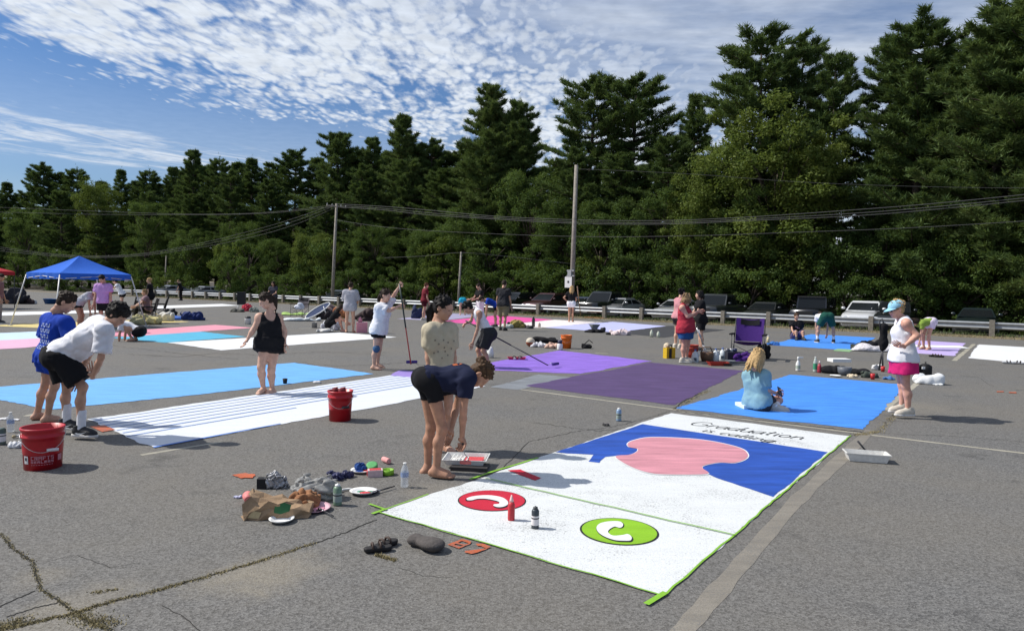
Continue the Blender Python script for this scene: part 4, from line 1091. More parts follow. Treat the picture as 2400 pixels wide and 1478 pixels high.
    for i, g in enumerate('LR'):
        A, T = J['a' + g], J['t' + g]; d = T - A; tilt = 0.0
        yv = nrm([d[0], d[1], 0 if feet[i] != 'tip' else d[2]]); zv = np.array([0, 0, 1.0]); zv = nrm(zv - yv * (zv @ yv)); xv = np.cross(yv, zv)
        if feet[i] == 'side': yv = nrm(d); zv = nrm(np.array(J.get('n' + g, [0, -1, .3]))); zv = nrm(zv - yv * (zv @ yv)); xv = np.cross(yv, zv)
        M = np.stack([xv * (1 if g == 'R' else -1), yv, zv], 1); base = A - zv * .085 * s
        if feet[i] in ('bare', 'tip', 'side'):
            v = FOOT[0] * s @ M.T + base; join(v, FOOT[1] if g == 'R' else FOOT[1][:, ::-1])
        else: shoes.append((g, M, base, feet[i]))
    sm = list(skin(skn)); sm[3] = hairm(hair[1] if hair[1] != 'blond' else 'dirty')
    me = npmesh('body', np.concatenate(V), np.concatenate(Q), sm, np.concatenate(MI)); link('body', me, root)
    # ---- shoes, socks
    for g, M, base, kind in shoes:
        col, sole, sock = kind
        for nm, (v, q), m in (('shoe', SHOE[0], col), ('sole', SHOE[1], sole)):
            vv = v * s @ M.T + base; me = npmesh(nm, vv, q if g == 'R' else q[:, ::-1], m)
            if nm == 'shoe': so = link('shoe', me, root)
            else: link('sole', me, so)
        if kind[0].name.endswith('swoosh'):
            for sd in (-1, 1):
                pl = [(-.035, .040), (.00, .030), (.05, .036), (.11, .066), (.05, .048), (.005, .046), (-.015, .052)]
                mb = MB(); mb.poly([tuple(M @ np.array([sd * .0515, y, z]) * s + base) for y, z in pl]); mb.build('side_mark', WSIGN, so)
        if sock > 0:
            A, K = J['a' + g], J['k' + g]; b = A + nrm(K - A) * sock
            fs = Fld(np.minimum(A, b) - .12, np.maximum(A, b) + .12, .011); fs.cap(A - [0, 0, .02], A, .043 * s, .043 * s, k=.02); fs.cap(A, b, .043 * s, .050 * s * aw, k=.01, flat=True)
            v, q = fs.mesh(); link('sock', npmesh('sock', v, q, SOCKM), root)
    # ---- legs clothing
    R_ = max(res, .014)
    le = 0.0
    if legs:
        kind, m, frac = legs[:3]; opt = legs[3] if len(legs) > 3 else {}
        e = opt.get('e', .022 if kind == 'shorts' else .008); f = Fld(lo, hi, R_)
        q = w * s; hw = .072 * w * s
        f.cap(hc - lh * hw, hc + lh * hw, .115 * q + e, k=.05); f.cap(hc + up * Lt * .13 - lat * .055 * q, hc + up * Lt * .13 + lat * .055 * q, .110 * q + e, k=.05)
        for g in (-1, 1): f.ell(hc + lh * g * .075 * q - pf * .052 * s * (1.1 if fem else .9) - pu * .03 * s, np.array([.095, .10, .11]) * q + e, k=.05)
        if w > 1.12: f.ell(hc + up * Lt * .22 + fw * .04 * s, np.array([.13, .13, .12]) * w * s * .92 + e, k=.06)
        for g in 'LR':
            Hp, K, A = J['h' + g], J['k' + g], J['a' + g]; fr = min(frac, 1.0); b = Hp + (K - Hp) * fr
            if frac > 1: f.cap(K, K + (A - K) * (frac - 1), .062 * s * aw + e * 1.2, .06 * s * aw + e * 1.2, k=.03, flat=True)
            fl = opt.get('flare', 1.0)
            f.cap(Hp, b, .093 * s * w + e, (.093 + (.058 - .093) * fr) * s * w + e * (1.6 if kind == 'shorts' else 1.0) * fl, k=.04, flat=True)
        if kind == 'skirt':
            b = hc - (up * .0 + np.array([0, 0, 1.0])) * frac * s
            f.cap(hc - lh * .06 * q, b - lh * .06 * q, .125 * q, .150 * q, k=.06, flat=True); f.cap(hc + lh * .06 * q, b + lh * .06 * q, .125 * q, .150 * q, k=.06, flat=True)
        sh_hem = (shirt[2].get('hem', -.10) if shirt and len(shirt) > 2 else -.10); top = opt.get('top', min(.24, sh_hem + .12) if sh_hem < .04 else .24)
        f.cut(hc + pu * Lt * top, pu); f.wrinkle(opt.get('wr', .005) * 1.5, 58, seed + 3); le = e
        v, qd = f.mesh(); lo_ = link({'shorts': 'shorts', 'skirt': 'skirt', 'pants': 'trousers'}[kind], npmesh(kind, v, qd, m), root)
        root['_legs'] = lo_.name
    # ---- shirt
    if shirt:
        kind, m = shirt[:2]; opt = shirt[2] if len(shirt) > 2 else {}
        e = opt.get('e', .018 * loose); f = Fld(lo, hi, R_); torso(f, e, .06, True, False, max(0, le + .010 - e) if opt.get('hem', -.10) < .04 else 0.0)
        hem = opt.get('hem', -.10); hn = nrm(opt.get('hn', up + pu))
        if opt.get('drape', 0):
            dd = np.array([0, 0, -1.0]) * opt['drape']
            for t_ in (.1, .35, .6): f.cap(hc + up * Lt * t_ - lat * .05, hc + up * Lt * t_ - lat * .05 + dd * (1.1 - .5 * t_), .10 * s, .085 * s, k=.06); f.cap(hc + up * Lt * t_ + lat * .05, hc + up * Lt * t_ + lat * .05 + dd * (1.1 - .5 * t_), .10 * s, .085 * s, k=.06)
        if opt.get('flare', 0):
            b = hc + up * Lt * hem - up * .03
            f.cap(hc + up * Lt * .45 - lat * .05, b - lat * .07 * w, .11 * w * s, .13 * w * s + opt['flare'], k=.06); f.cap(hc + up * Lt * .45 + lat * .05, b + lat * .07 * w, .11 * w * s, .13 * w * s + opt['flare'], k=.06)
        f.cut(hc + up * Lt * hem, -hn)
        slv = opt.get('sleeve', .55)
        if kind == 'tank':
            for g in 'LR': f.cap(J['s' + g] + (J['s' + g] - shc) * .35 + up * .02 * s, J['s' + g] + (J['s' + g] - shc) * .35 - up * .06 * s, .085 * s, k=0, sub=True)
            f.cap(shc + fw * .06 * s + up * .06 * s, shc + fw * .14 * s + up * .03 * s, .085 * s, k=0, sub=True)
        else:
            for g in 'LR':
                S, E, Wr = J['s' + g], J['e' + g], J['w' + g]; f.ell(S, np.array([.054] * 3) * s * aw + e * .8, k=.05)
                b = S + (E - S) * min(slv, 1); f.cap(S, b, .052 * s * aw + e, .050 * s * aw + e * 1.5, k=.035, flat=slv <= 1)
                if slv > 1: f.cap(E, E + (Wr - E) * (slv - 1), .044 * s * aw + e, .036 * s + e, k=.03, flat=True)
        f.cap(shc + up * .05 * s + fw * .01, nb + nrm(nb - shc) * .1, .056 * s, .064 * s, k=0, sub=True)
        f.wrinkle(opt.get('wr', .0055) * 1.7, 50, seed)
        v, qd = f.mesh(); so = link('shirt', npmesh('shirt', v, qd, m), root)
        if extra and 'print' in extra:
            bv = BVHTree.FromPolygons([tuple(x) for x in v], [tuple(x) for x in qd])
            side, cen, pw, ph, polys, pm = extra['print']
            dirn = fw * side; c0 = hc + up * Lt * cen
            mb = MB()
            for P in polys:
                pts = []
                for a, b in P:
                    o = c0 + lat * (a * pw) * (-side if side < 0 else -1) * (1 if side > 0 else -1) + up * (b * ph) + dirn * .5
                    h = bv.ray_cast(Vector(o), Vector(-dirn))
                    if h[0] is None: pts = None; break
                    pts.append(h[0] + Vector(dirn) * .004)
                if pts: mb.poly([tuple(p) for p in pts])
            if mb.v: mb.build('print', pm, so)
    # ---- hair
    hst, hcol = hair
    if hst:
        gdir = np.array([0, 0, -1.0]) @ H          # gravity in the head frame
        HR = np.random.default_rng(seed + 77); puf = {'curly': .016, 'shag': .008}.get(hst, .003)
        f = Fld((-.24, -.34, -.46), (.24, .24, .24), .0085)
        f.ell((0, -.020, .034), (.078 + puf, .098 + puf, .091 + puf), k=.02)
        f.ell((0, -.045, -.025), (.070 + puf, .060 + puf, .066), k=.03)
        L0 = {'short': .035, 'curly': .030, 'shag': .075, 'long': .06, 'mid': .06}.get(hst, .045)
        for i in range({'curly': 90, 'shag': 70}.get(hst, 55)):
            th = HR.uniform(0, 6.283); ph = math.acos(HR.uniform(-.15, 1)); n = np.array([math.sin(ph) * math.cos(th), math.sin(ph) * math.sin(th), math.cos(ph)])
            p = np.array([0, -.020, .034]) + n * np.array([.080, .100, .093]) * (1 + puf * 6)
            if p[1] > .045 and p[2] < .075: continue
            d = nrm(np.cross(np.cross(n, [0, -.5, -1.0] if hst not in ('pony', 'lowpony', 'bun') else np.array([0, -.13, .0]) - p), n) + HR.normal(0, .30 if hst != 'curly' else .9, 3)); r = HR.uniform(.008, .014) * (.72 if hst in ('pony', 'lowpony', 'bun', 'short') else 1)
            f.cap(p - d * L0 * .5, p + d * L0 * .5 + n * .004, r, r * .6, k=.006)
        # the face stays free
        f.cap((0, .14, -.010), (0, .15, -.12), .098, .12, k=0, sub=True)
        f.ell((0, .10, -.06), (.062, .10, .095), sub=True)
        if hst in ('shag', 'curly'):
            for i in range(9): x = -.062 + .0155 * i; f.cap((x * .8, .060, .092), (x + HR.normal(0, .008), .096 - abs(x) * .3, .052 + HR.normal(0, .008)), .016, .008, k=.01)
        if hst in ('long', 'mid'):
            LL = .30 if hst == 'long' else .15; gdl = nrm(gdir * np.array([1, 1 if gdir[1] < 0 else .0, 1]) + np.array([0, -.12, 0]))
            for i in range(26):
                a = math.pi * (1.5 + (i / 25 - .5) * 1.28); p = np.array([math.cos(a) * .078, math.sin(a) * .088 - .01, HR.uniform(.0, .05)]); o = nrm([p[0], p[1], 0]); L_ = LL * HR.uniform(.75, 1.1)
                q1 = p + gdl * L_ * .45 + o * .024; q2 = p + gdl * L_ + o * HR.uniform(.01, .04) + HR.normal(0, .012, 3)
                f.cap(p, q1, .020, .019, k=.012); f.cap(q1, q2, .019, .008, k=.008)
        if hst in ('pony', 'lowpony'):
            z0 = .05 if hst == 'pony' else -.02; f.ell((0, -.115, z0), (.028, .03, .028), k=.02)
            for i in range(8):
                p = np.array([0, -.125, z0]) + HR.normal(0, .010, 3); q1 = p + np.array([0, -.035, .0]) + gdir * .09 + HR.normal(0, .010, 3); q2 = q1 + gdir * HR.uniform(.12, .17) + HR.normal(0, .012, 3)
                f.cap(p, q1, .018, .020, k=.01); f.cap(q1, q2, .019, .007, k=.008)
        if hst == 'bun': f.ell((0, -.122, .055), (.042, .036, .042), k=.010); f.ell((.012, -.128, .050), (.030, .034, .044), k=.004)
        f.wrinkle(.004, 150, seed + 9)
        v, qd = f.mesh(); link('hair', npmesh('hair', v * hs @ H.T + hd, qd, hairm(hcol)), root)
    if extra and 'cap' in extra:
        f = Fld((-.14, -.17, -.02), (.14, .26, .19), .010); f.ell((0, -.012, .038), (.092, .113, .096)); f.cut((0, 0, .030), (0, -.12, -1)); v, qd = f.mesh()
        cp = link('cap', npmesh('cap', v * hs @ H.T + hd, qd, extra['cap']), root)
        mb = MB(); vs = []; n = 10
        for r0 in (0, 1):
            for i in range(n + 1):
                a = -1.15 + 2.3 * i / n; rr = (.108, .205)[r0]; vs.append(tuple(H @ (np.array([math.sin(a) * .086, math.cos(a) * (.104 + .085 * r0 * math.cos(a)) - .01 + .012 * r0, .047 - .034 * r0 * math.cos(a) - .014 * abs(math.sin(a))]) * hs) + hd))
        mb.add(vs, [(i, i + 1, n + 2 + i, n + 1 + i) for i in range(n)], smooth=True); mb.build('brim', extra['cap'], cp)
    if extra and 'glasses' in extra:
        mb = MB()
        for sx in (-1, 1): mb.poly([tuple(H @ (np.array([sx * .033 + .024 * math.cos(a), .100, -.002 + .017 * math.sin(a)]) * hs) + hd) for a in np.linspace(0, 6.283, 10)[:-1]]); mb.tube([tuple(H @ (np.array(p) * hs) + hd) for p in ((sx * .058, .096, .004), (sx * .083, .0, .004))], .003, 5)
        mb.build('sunglasses', mat('dark_lens', (.015, .015, .018), .15), root)
    if '_legs' in root: del root['_legs']
    return root, J, org, (fw, lat, up)


def pose(kind, H=1.7, yaw=0.0, opt=None):
    """joints in the world for a generic pose; yaw is the heading, 0 = +x"""
    k = H / 1.7; o = opt or {}; J = {}
    sp = o.get('spread', .095)
    def st(side, x): return side * x
    if kind in ('stand', 'bend'):
        th = rad(o.get('bend', 4 if kind == 'stand' else 78)); back = .0 if kind == 'stand' else -.10
        hp = np.array([back, 0, .90 if kind == 'stand' else .86])
        for g, sd in (('L', 1), ('R', -1)):
            J['h' + g] = hp + [0, sd * .085, 0]; J['k' + g] = np.array([.01 + o.get('step', 0) * sd * .10, sd * sp, .48]); J['a' + g] = np.array([-.02 + o.get('step', 0) * sd * .16, sd * sp * 1.05, .085]); J['t' + g] = J['a' + g] + [.17, sd * .03, -.07]
        tv = np.array([math.sin(th), 0, math.cos(th)])
    elif kind == 'squat':
        th = rad(o.get('bend', 40)); hp = np.array([-.22, 0, .26]); tv = np.array([math.sin(th), 0, math.cos(th)])
        for g, sd in (('L', 1), ('R', -1)): J['h' + g] = hp + [0, sd * .085, 0]; J['k' + g] = np.array([.16, sd * .16, .46]); J['a' + g] = np.array([-.06, sd * .12, .09]); J['t' + g] = J['a' + g] + [.17, sd * .03, -.07]
    elif kind == 'sit':
        zs = o.get('seat', .45); th = rad(o.get('bend', 5)); hp = np.array([0, 0, zs + .10]); tv = np.array([math.sin(th), 0, math.cos(th)])
        for g, sd in (('L', 1), ('R', -1)): J['h' + g] = hp + [0, sd * .09, 0]; J['k' + g] = np.array([.40, sd * .12, zs + .12 if zs > .3 else zs + .28]); J['a' + g] = np.array([.44 if zs > .3 else .50, sd * .12, .085]); J['t' + g] = J['a' + g] + [.17, sd * .03, -.07]
    sh = hp + tv * .475; lat_ = o.get('lean', 0.0)
    for g, sd in (('L', 1), ('R', -1)): J['s' + g] = sh + [0, sd * .170 + lat_, 0]
    nd = rad(o.get('nod', 20)); hv = np.array([math.sin(th * .8 + nd * .3), 0, math.cos(th * .8 + nd * .3)])
    if kind == 'bend': hv = nrm([.9, 0, .15])
    J['hd'] = sh + hv * .240 + np.array([.02, lat_, 0])
    arms = o.get('arms', 'down')
    for i, (g, sd) in enumerate((('L', 1), ('R', -1))):
        S = J['s' + g]; a = arms if isinstance(arms, str) else arms[i]
        d1, d2 = {'down': ((.02, sd * .06, -.30), (.08, sd * .02, -.26)), 'fwd': ((.14, sd * .05, -.27), (.24, -sd * .03, -.06)), 'hang': ((.05, sd * .02, -.30), (.02, -sd * .02, -.27)),
                  'up': ((.20, sd * .10, .12), (.14, -sd * .04, .24)), 'out': ((.10, sd * .22, -.14), (.18, sd * .12, -.04)), 'hip': ((-.06, sd * .20, -.22), (.16, -sd * .14, -.14)), 'back': ((-.14, sd * .10, -.26), (-.06, sd * .04, -.26)), 'knee': ((.20, sd * .02, -.22), (.20, 0, -.12))}[a]
        J['e' + g] = S + np.array(d1); J['w' + g] = J['e' + g] + np.array(d2)
    c, s_ = math.cos(yaw), math.sin(yaw); R = np.array([[c, -s_, 0], [s_, c, 0], [0, 0, 1.0]])
    fwd = np.array([math.cos(nd), 0, -math.sin(nd)]) if kind != 'bend' else np.array([.35, 0, -.93])
    hup = (0, 0, 1) if kind != 'bend' else (1, 0, .3)
    return {q: R @ (v * k) for q, v in J.items()}, R @ fwd, R @ np.array(hup)


def far(label, px, py, H, yaw, kind, opt=None, **kw):
    g = G(px, py); J, fa, hu = pose(kind, H, rad(yaw), opt); J = {k: v + g for k, v in J.items()}
    kw.setdefault('res', .024 if g[1] < 32 else .03)
    return person(label, J, face=kw.pop('face', fa), headup=hu, sc_=H / 1.7, **kw)


def PJ(D, spec):
    return {k: PD(v[0], v[1], D + (v[2] if len(v) > 2 else 0)) for k, v in spec.items()}


BLACKF = fabric('black', (.012, .012, .014)); WHITEF = fabric('white', (.72, .72, .76)); NAVYF = fabric('navy', (.014, .018, .045)); ROYAL = fabric('royal', (.012, .05, .36))
TAUPE = fabric('cream', (.50, .44, .32)); GREYF = fabric('grey', (.36, .36, .40)); PALEB = fabric('pale_blue', (.22, .38, .45)); PINKF = fabric('magenta', (.56, .02, .15)); REDF = fabric('coral', (.38, .035, .055)); DENIM = fabric('blue_short', (.025, .09, .25)); LAVF = fabric('lavender', (.48, .27, .56))
SHB = mat('black_shoe_swoosh', (.02, .02, .022), .6); SHW = mat('beige_shoe', (.55, .50, .42), .7); SOLEW = mat('white_sole', (.62, .60, .57), .6); SHD = mat('dark_shoe', (.03, .03, .03), .6)

# 1 bent woman with the roller
person('barefoot person in navy tee and tight black shorts bending over a paint tray', PJ(6.19, dict(
    hR=(1012, 893, -.09), hL=(1000, 888, .10), kR=(1037, 1005, -.09), kL=(1011, 1000, .10), aR=(1023, 1095, -.09), aL=(1003, 1092, .10), tR=(1058, 1113, -.12), tL=(1024, 1106, .14),
    sR=(1096, 886, -.15), sL=(1088, 876, .17), eR=(1086, 962, -.16), wR=(1083, 1023, -.13), eL=(1070, 950, .20), wL=(1058, 1005, .12), hd=(1126, 877, 0))),
    skn='t', hair=('bun', 'brown'), shirt=('tee', NAVYF, dict(e=.012, hem=.10, sleeve=.60, wr=.006)), legs=('shorts', BLACKF, .42, dict(e=.005, wr=.002, top=.30, flare=.5)), hands=('relax', 'grip'), fem=True, face=(.38, -.12, -.92), headup=(.92, 0, .38), seed=1, res=.013, build=.86,
    extra=dict(print=(-1, .80, .07, .05, [[(-.9, -.5), (-.2, -.9), (.0, -.1), (-.5, .3)], [(.1, -.6), (.9, -.3), (.6, .6), (.0, .3)], [(-.4, .4), (.3, .5), (.1, 1.0)]], mat('orange_print', (.42, .09, .02), .8))))
# 2 girl in the cream tee
person('dark haired person in a printed cream tee standing behind the bending one', PJ(7.1, dict(
    hR=(1014, 885, -.03), hL=(1048, 885, .05), kR=(1016, 968, -.05), kL=(1052, 968, .03), aR=(1010, 1042, -.03), aL=(1048, 1043, .05), tR=(1022, 1062, -.15), tL=(1066, 1058, -.06),
    sR=(1009, 774, -.05), sL=(1054, 773, .06), eR=(1003, 824, -.05), wR=(1005, 868, -.09), eL=(1062, 824, .08), wL=(1066, 870, .02), hd=(1040, 721, 0))),
    skn='m', hair=('lowpony', 'black'), shirt=('tee', TAUPE, dict(e=.020, hem=-.18, sleeve=.80, wr=.004)), legs=('shorts', BLACKF, .45), fem=False, face=(.86, -.42, -.28), seed=2, res=.013, build=.80,
    extra=dict(print=(1, .60, .13, .13, [[(x - .06, y - .06), (x + .05, y - .07), (x + .07, y + .05), (x - .05, y + .07)] for x, y in ((-.8, -.2), (-.5, .5), (-.1, .8), (.3, .6), (.6, .1), (.3, -.4), (-.2, -.6), (-.5, -.1), (.0, .2), (.1, -.1), (.8, .7), (-.8, .8))], mat('dark_print', (.22, .19, .15), .8))))
# 3 woman in the black dress
person('barefoot person in black tank top and flared black shorts looking down at the painted lines', PJ(10.6, dict(
    hR=(622, 803, -.03), hL=(644, 805, .06), kR=(612, 860, -.10), kL=(636, 866, .0), aR=(617, 908, -.03), aL=(638, 911, .05), tR=(605, 922, -.16), tL=(620, 925, -.10),
    sR=(608, 744, -.07), sL=(653, 745, .09), eR=(595, 770, -.13), wR=(580, 795, -.20), eL=(667, 775, .11), wL=(666, 803, .05), hd=(622, 704, 0))),
    skn='l', hair=('lowpony', 'dark'), shirt=('tank', BLACKF, dict(e=.010, hem=.05, wr=.003)), legs=('shorts', BLACKF, .32, dict(e=.026, flare=1.7, wr=.006)), hands=('relax', 'relax'), fem=True, build=1.13, face=(-.72, -.45, -.52), seed=3, res=.017,
    extra=dict())
# 4 boy with hands on knees
person('person in white tee, black shorts and black sneakers bending with hands on knees', PJ(7.39, dict(
    hR=(142, 836, -.10), hL=(132, 830, .10), kR=(194, 906, -.08), kL=(158, 903, .14), aR=(190, 1004, -.08), aL=(156, 987, .16), tR=(232, 1022, -.12), tL=(196, 1004, .12),
    sR=(244, 776, -.18), sL=(230, 758, .17), eR=(237, 838, -.21), wR=(217, 882, -.17), dR=(-.25, -.05, -1), eL=(212, 826, .24), wL=(182, 884, .20), hd=(276, 737, 0))),
    skn='m', hair=('curly', 'black'), shirt=('tee', WHITEF, dict(e=.030, hem=.04, drape=.13, sleeve=.82, wr=.006, hn=(.84, 0, .54))), legs=('shorts', BLACKF, .84, dict(e=.028, wr=.005, flare=1.5, top=.16)), feet=((SHB, SOLEW, .20), (SHB, SOLEW, .20)), hands=('flat', 'flat'), face=(.75, -.15, -.64), headup=(.60, 0, .80), seed=4, res=.014, build=.89)
# 5 boy in blue
TXT = []
for r, (n, w_) in enumerate(((5, .9), (6, 1.0), (4, .8), (6, 1.0), (5, .9))):
    for i in range(n):
        x0 = -w_ + 2 * w_ * i / n; y0 = .8 - r * .38
        TXT += [[(x0, y0), (x0 + .08, y0), (x0 + .08, y0 + .26), (x0, y0 + .26)], [(x0 + .08, y0 + (.18 if i % 2 else 0)), (x0 + 1.3 * w_ / n, y0 + (.18 if i % 2 else 0)), (x0 + 1.3 * w_ / n, y0 + .08 + (.18 if i % 2 else 0)), (x0 + .08, y0 + .08 + (.18 if i % 2 else 0))]]
person('barefoot person in royal blue tee with white lettering on the back and blue shorts', PJ(8.2, dict(
    hR=(138, 838, -.06), hL=(114, 836, .05), kR=(128, 905, -.05), kL=(108, 898, .06), aR=(112, 973, -.04), aL=(88, 967, .08), tR=(130, 989, .02), tL=(104, 981, .14),
    sR=(153, 756, -.10), sL=(113, 750, .12), eR=(166, 797, -.15), wR=(172, 842, -.05), eL=(102, 797, .14), wL=(114, 836, .22), hd=(157, 708, 0))),
    skn='m', hair=('short', 'dark'), shirt=('tee', ROYAL, dict(e=.024, hem=-.16, sleeve=.85, wr=.006)), legs=('shorts', ROYAL, .55, dict(e=.03)), face=(.78, .15, -.60), headup=(.45, .1, .88), seed=5, res=.016, build=.92,
    extra=dict(print=(-1, .52, .11, .17, TXT, mat('pale_print', (.40, .48, .68), .8))))
# 6 woman holding the roller pole upright
person('barefoot person in oversized white tee and knee pad holding an upright roller pole', PJ(13.9, dict(
    hR=(885, 772, -.10), hL=(893, 772, .10), kR=(880, 818, -.09), kL=(889, 818, .10), aR=(877, 856, -.09), aL=(885, 852, .10), tR=(892, 866, -.12), tL=(902, 861, .08),
    sR=(889, 721, -.13), sL=(907, 717, .15), eR=(912, 728, -.18), wR=(935, 717, -.06), eL=(923, 692, .12), wL=(936, 671, .03), hd=(904, 692, 0))),
    skn='l', hair=('lowpony', 'dark'), shirt=('tee', WHITEF, dict(e=.030, hem=-.20, flare=.012, sleeve=.80, wr=.007)), legs=('shorts', BLACKF, .40, dict(e=.02)), hands=('grip', 'grip'), fem=True, face=(.9, -.3, -.22), seed=6, res=.02, build=.95)
kp = G(880, 858); MB().ball((0, 0, 0), (.075, .075, .085), 12).build('knee_pad', fabric('knee_pad', (.06, .12, .22)), [o for o in COL.objects if o.get('label', '').startswith('barefoot person in oversized white tee')][0]).location = tuple(PD(882, 817, 13.80) - np.array([o for o in COL.objects if o.get('label', '').startswith('barefoot person in oversized white tee')][0].location))
# 7 boy in the white tank top
person('person in white tank top and black shorts leaning with a long roller pole', PJ(14.6, dict(
    hL=(1148, 781, -.10), hR=(1142, 779, .10), kL=(1132, 822, -.10), kR=(1120, 820, .12), aL=(1146, 852, -.10), aR=(1124, 852, .12), tL=(1130, 862, -.14), tR=(1108, 861, .08),
    sL=(1123, 734, -.16), sR=(1112, 728, .17), eL=(1119, 772, -.18), wL=(1108, 803, -.18), eR=(1104, 752, .26), wR=(1093, 757, .16), hd=(1096, 721, 0))),
    skn='m', hair=('shag', 'black'), shirt=('tank', WHITEF, dict(e=.014, hem=.08)), legs=('shorts', fabric('charcoal', (.03, .03, .034)), .85, dict(e=.03)), hands=('relax', 'grip'), face=(-.72, -.15, -.66), headup=(-.6, 0, .8), seed=7, res=.02, build=.9)
# 8 coral tank woman
person('person in coral red tank top and blue shorts standing by the red bucket of brushes', PJ(16.4, dict(
    hR=(1605, 770, -.10), hL=(1611, 770, .10), kR=(1604, 808, -.09), kL=(1611, 808, .10), aR=(1602, 841, -.09), aL=(1609, 839, .10), tR=(1618, 848, -.12), tL=(1622, 845, .08),
    sR=(1599, 721, -.17), sL=(1606, 719, .17), eR=(1612, 742, -.22), wR=(1634, 730, -.12), eL=(1622, 738, .17), wL=(1638, 731, .08), hd=(1611, 700, 0))),
    skn='r', hair=('mid', 'dirty'), shirt=('tank', REDF, dict(e=.02, hem=-.16, flare=.01)), legs=('shorts', DENIM, .62, dict(e=.03)), feet=((SHW, SOLEW, 0), (SHW, SOLEW, 0)), hands=('relax', 'relax'), fem=True, build=1.25, face=(.9, .25, -.1), seed=8, res=.02)
# 9 pink shorts woman
person('person in pale blue cap, white sleeveless top and magenta shorts, hand on hip', PJ(9.68, dict(
    hL=(2119, 842, -.11), hR=(2111, 840, .11), kL=(2122, 903, -.10), kR=(2114, 901, .11), aL=(2128, 960, -.10), aR=(2113, 952, .11), tL=(2102, 976, -.12), tR=(2086, 966, .10),
    sL=(2124, 758, -.17), sR=(2113, 753, .17), eL=(2150, 786, -.24), wL=(2118, 812, -.24), dL=(-1, .1, -.25), eR=(2118, 800, .24), wR=(2100, 832, .20), hd=(2100, 724, 0))),
    skn='r', hair=('bun', 'blond'), shirt=('tank', WHITEF, dict(e=.020, hem=-.06, flare=.022, wr=.003)), legs=('shorts', PINKF, .52, dict(e=.026, flare=2.2, wr=.005, top=.02)), feet=((SHW, SOLEW, 0), (SHW, SOLEW, 0)), hands=('flat', 'relax'), fem=True, build=1.06, face=(-.95, -.10, -.28), seed=9, res=.017,
    extra=dict(cap=fabric('cap_blue', (.30, .58, .74)), glasses=1))
# 10 blonde woman sitting on the blue stall
person('blonde person in pale blue tee sitting on the bright blue stall holding a phone', PJ(10.08, dict(
    hR=(1786, 943, -.08), hL=(1764, 941, .06), kR=(1826, 938, .16), kL=(1818, 936, .34), aR=(1818, 951, -.10), aL=(1800, 948, .10), tR=(1844, 955, -.16), tL=(1822, 953, .0),
    sR=(1792, 880, -.08), sL=(1754, 879, .10), eR=(1795, 914, -.13), wR=(1819, 921, .04), eL=(1768, 910, .2), wL=(1800, 924, .3), hd=(1777, 837, .02))),
    skn='r', hair=('long', 'blond'), shirt=('tee', PALEB, dict(e=.022, hem=-.06, sleeve=.80, wr=.004)), legs=('shorts', fabric('dark_short', (.05, .045, .05)), .5, dict(e=.015)), feet=((SHW, SOLEW, .0), (SHW, SOLEW, .10)), hands=('relax', 'grip'), fem=True, build=1.05, face=(.6, .62, -.5), seed=10, res=.017)
MB().prism([(-.26, -.17), (.26, -.17), (.27, .17), (-.25, .17)], 0, .05).build('seat_pad', mat('white_foam', (.68, .74, .74), .7), label='white foam pad under the blonde seated person', cat='cushion', loc=tuple(G(1772, 956) + np.array([.02, .06, .006])), rz=.1)
ph = PD(1828, 917, 10.12); MB().box((0, 0, 0), (.075, .012, .15)).build('phone', mat('phone_black', (.015, .015, .018), .25), label='dark phone held by the blonde seated person', cat='phone', loc=tuple(ph)).rotation_euler = (-.7, .5, .4)
# farther people
far('person in black tee standing arms forward beside the coral tank top', 1641, 822, 1.68, 178, 'stand', dict(arms='fwd', nod=10), skn='l', hair=('mid', 'black'), shirt=('tee', BLACKF, dict(e=.03, hem=-.2)), legs=('shorts', BLACKF, .7), feet=((SHD, SOLEW, 0),) * 2, fem=True, seed=11)
far('dark haired person half hidden behind the coral tank top', 1590, 815, 1.74, 35, 'stand', dict(nod=10), skn='l', hair=('bun', 'black'), shirt=('tank', fabric('rose', (.55, .25, .28))), legs=('shorts', fabric('dark_short', (.05, .045, .05)), .5), feet=((SHW, SOLEW, 0),) * 2, fem=True, seed=12)
far('seated person in printed black tee on the far blue stall', 1866, 795, 1.72, 262, 'sit', dict(seat=.02, bend=-8, arms=('back', 'knee'), nod=12), skn='m', hair=('short', 'brown'), shirt=('tee', BLACKF, dict(e=.025, hem=0)), legs=('shorts', fabric('violet_short', (.10, .08, .17)), .8), feet=((SHD, SHD, 0),) * 2, seed=13,
    extra=dict(print=(1, .62, .09, .06, [[(-.9, .4), (.2, .2), (.3, .5), (-.8, .8)], [(-.2, -.4), (.9, -.6), (.9, -.2), (-.1, 0)]], mat('pink_print', (.45, .25, .32), .8))))
far('person in white tee and dark green shorts bent double on the far blue stall', 1934, 803, 1.78, 82, 'bend', dict(spread=.24, bend=92, arms='hang'), skn='m', hair=('short', 'dark'), shirt=('tee', WHITEF, dict(hem=.06)), legs=('shorts', fabric('dark_green', (.015, .075, .055)), .75, dict(e=.03)), feet=((SHD, SOLEW, .16),) * 2, seed=14)
far('barefoot person in green top and pale shorts bending over the lilac stall', 2170, 819, 1.72, 196, 'bend', dict(bend=96, arms='hang', spread=.10), skn='m', hair=('long', 'dark'), shirt=('tee', fabric('lime', (.20, .30, .05)), dict(hem=.2, e=.01)), legs=('shorts', fabric('pale_lilac', (.62, .55, .66)), .5), fem=True, seed=15)
far('person in white shorts and dark top standing on the pinkish white stall', 1338, 754, 1.80, 80, 'stand', dict(arms=('hip', 'fwd'), nod=5, spread=.08), skn='t', hair=('long', 'blond'), shirt=('tee', BLACKF, dict(hem=.15)), legs=('shorts', WHITEF, .45), fem=True, seed=16)
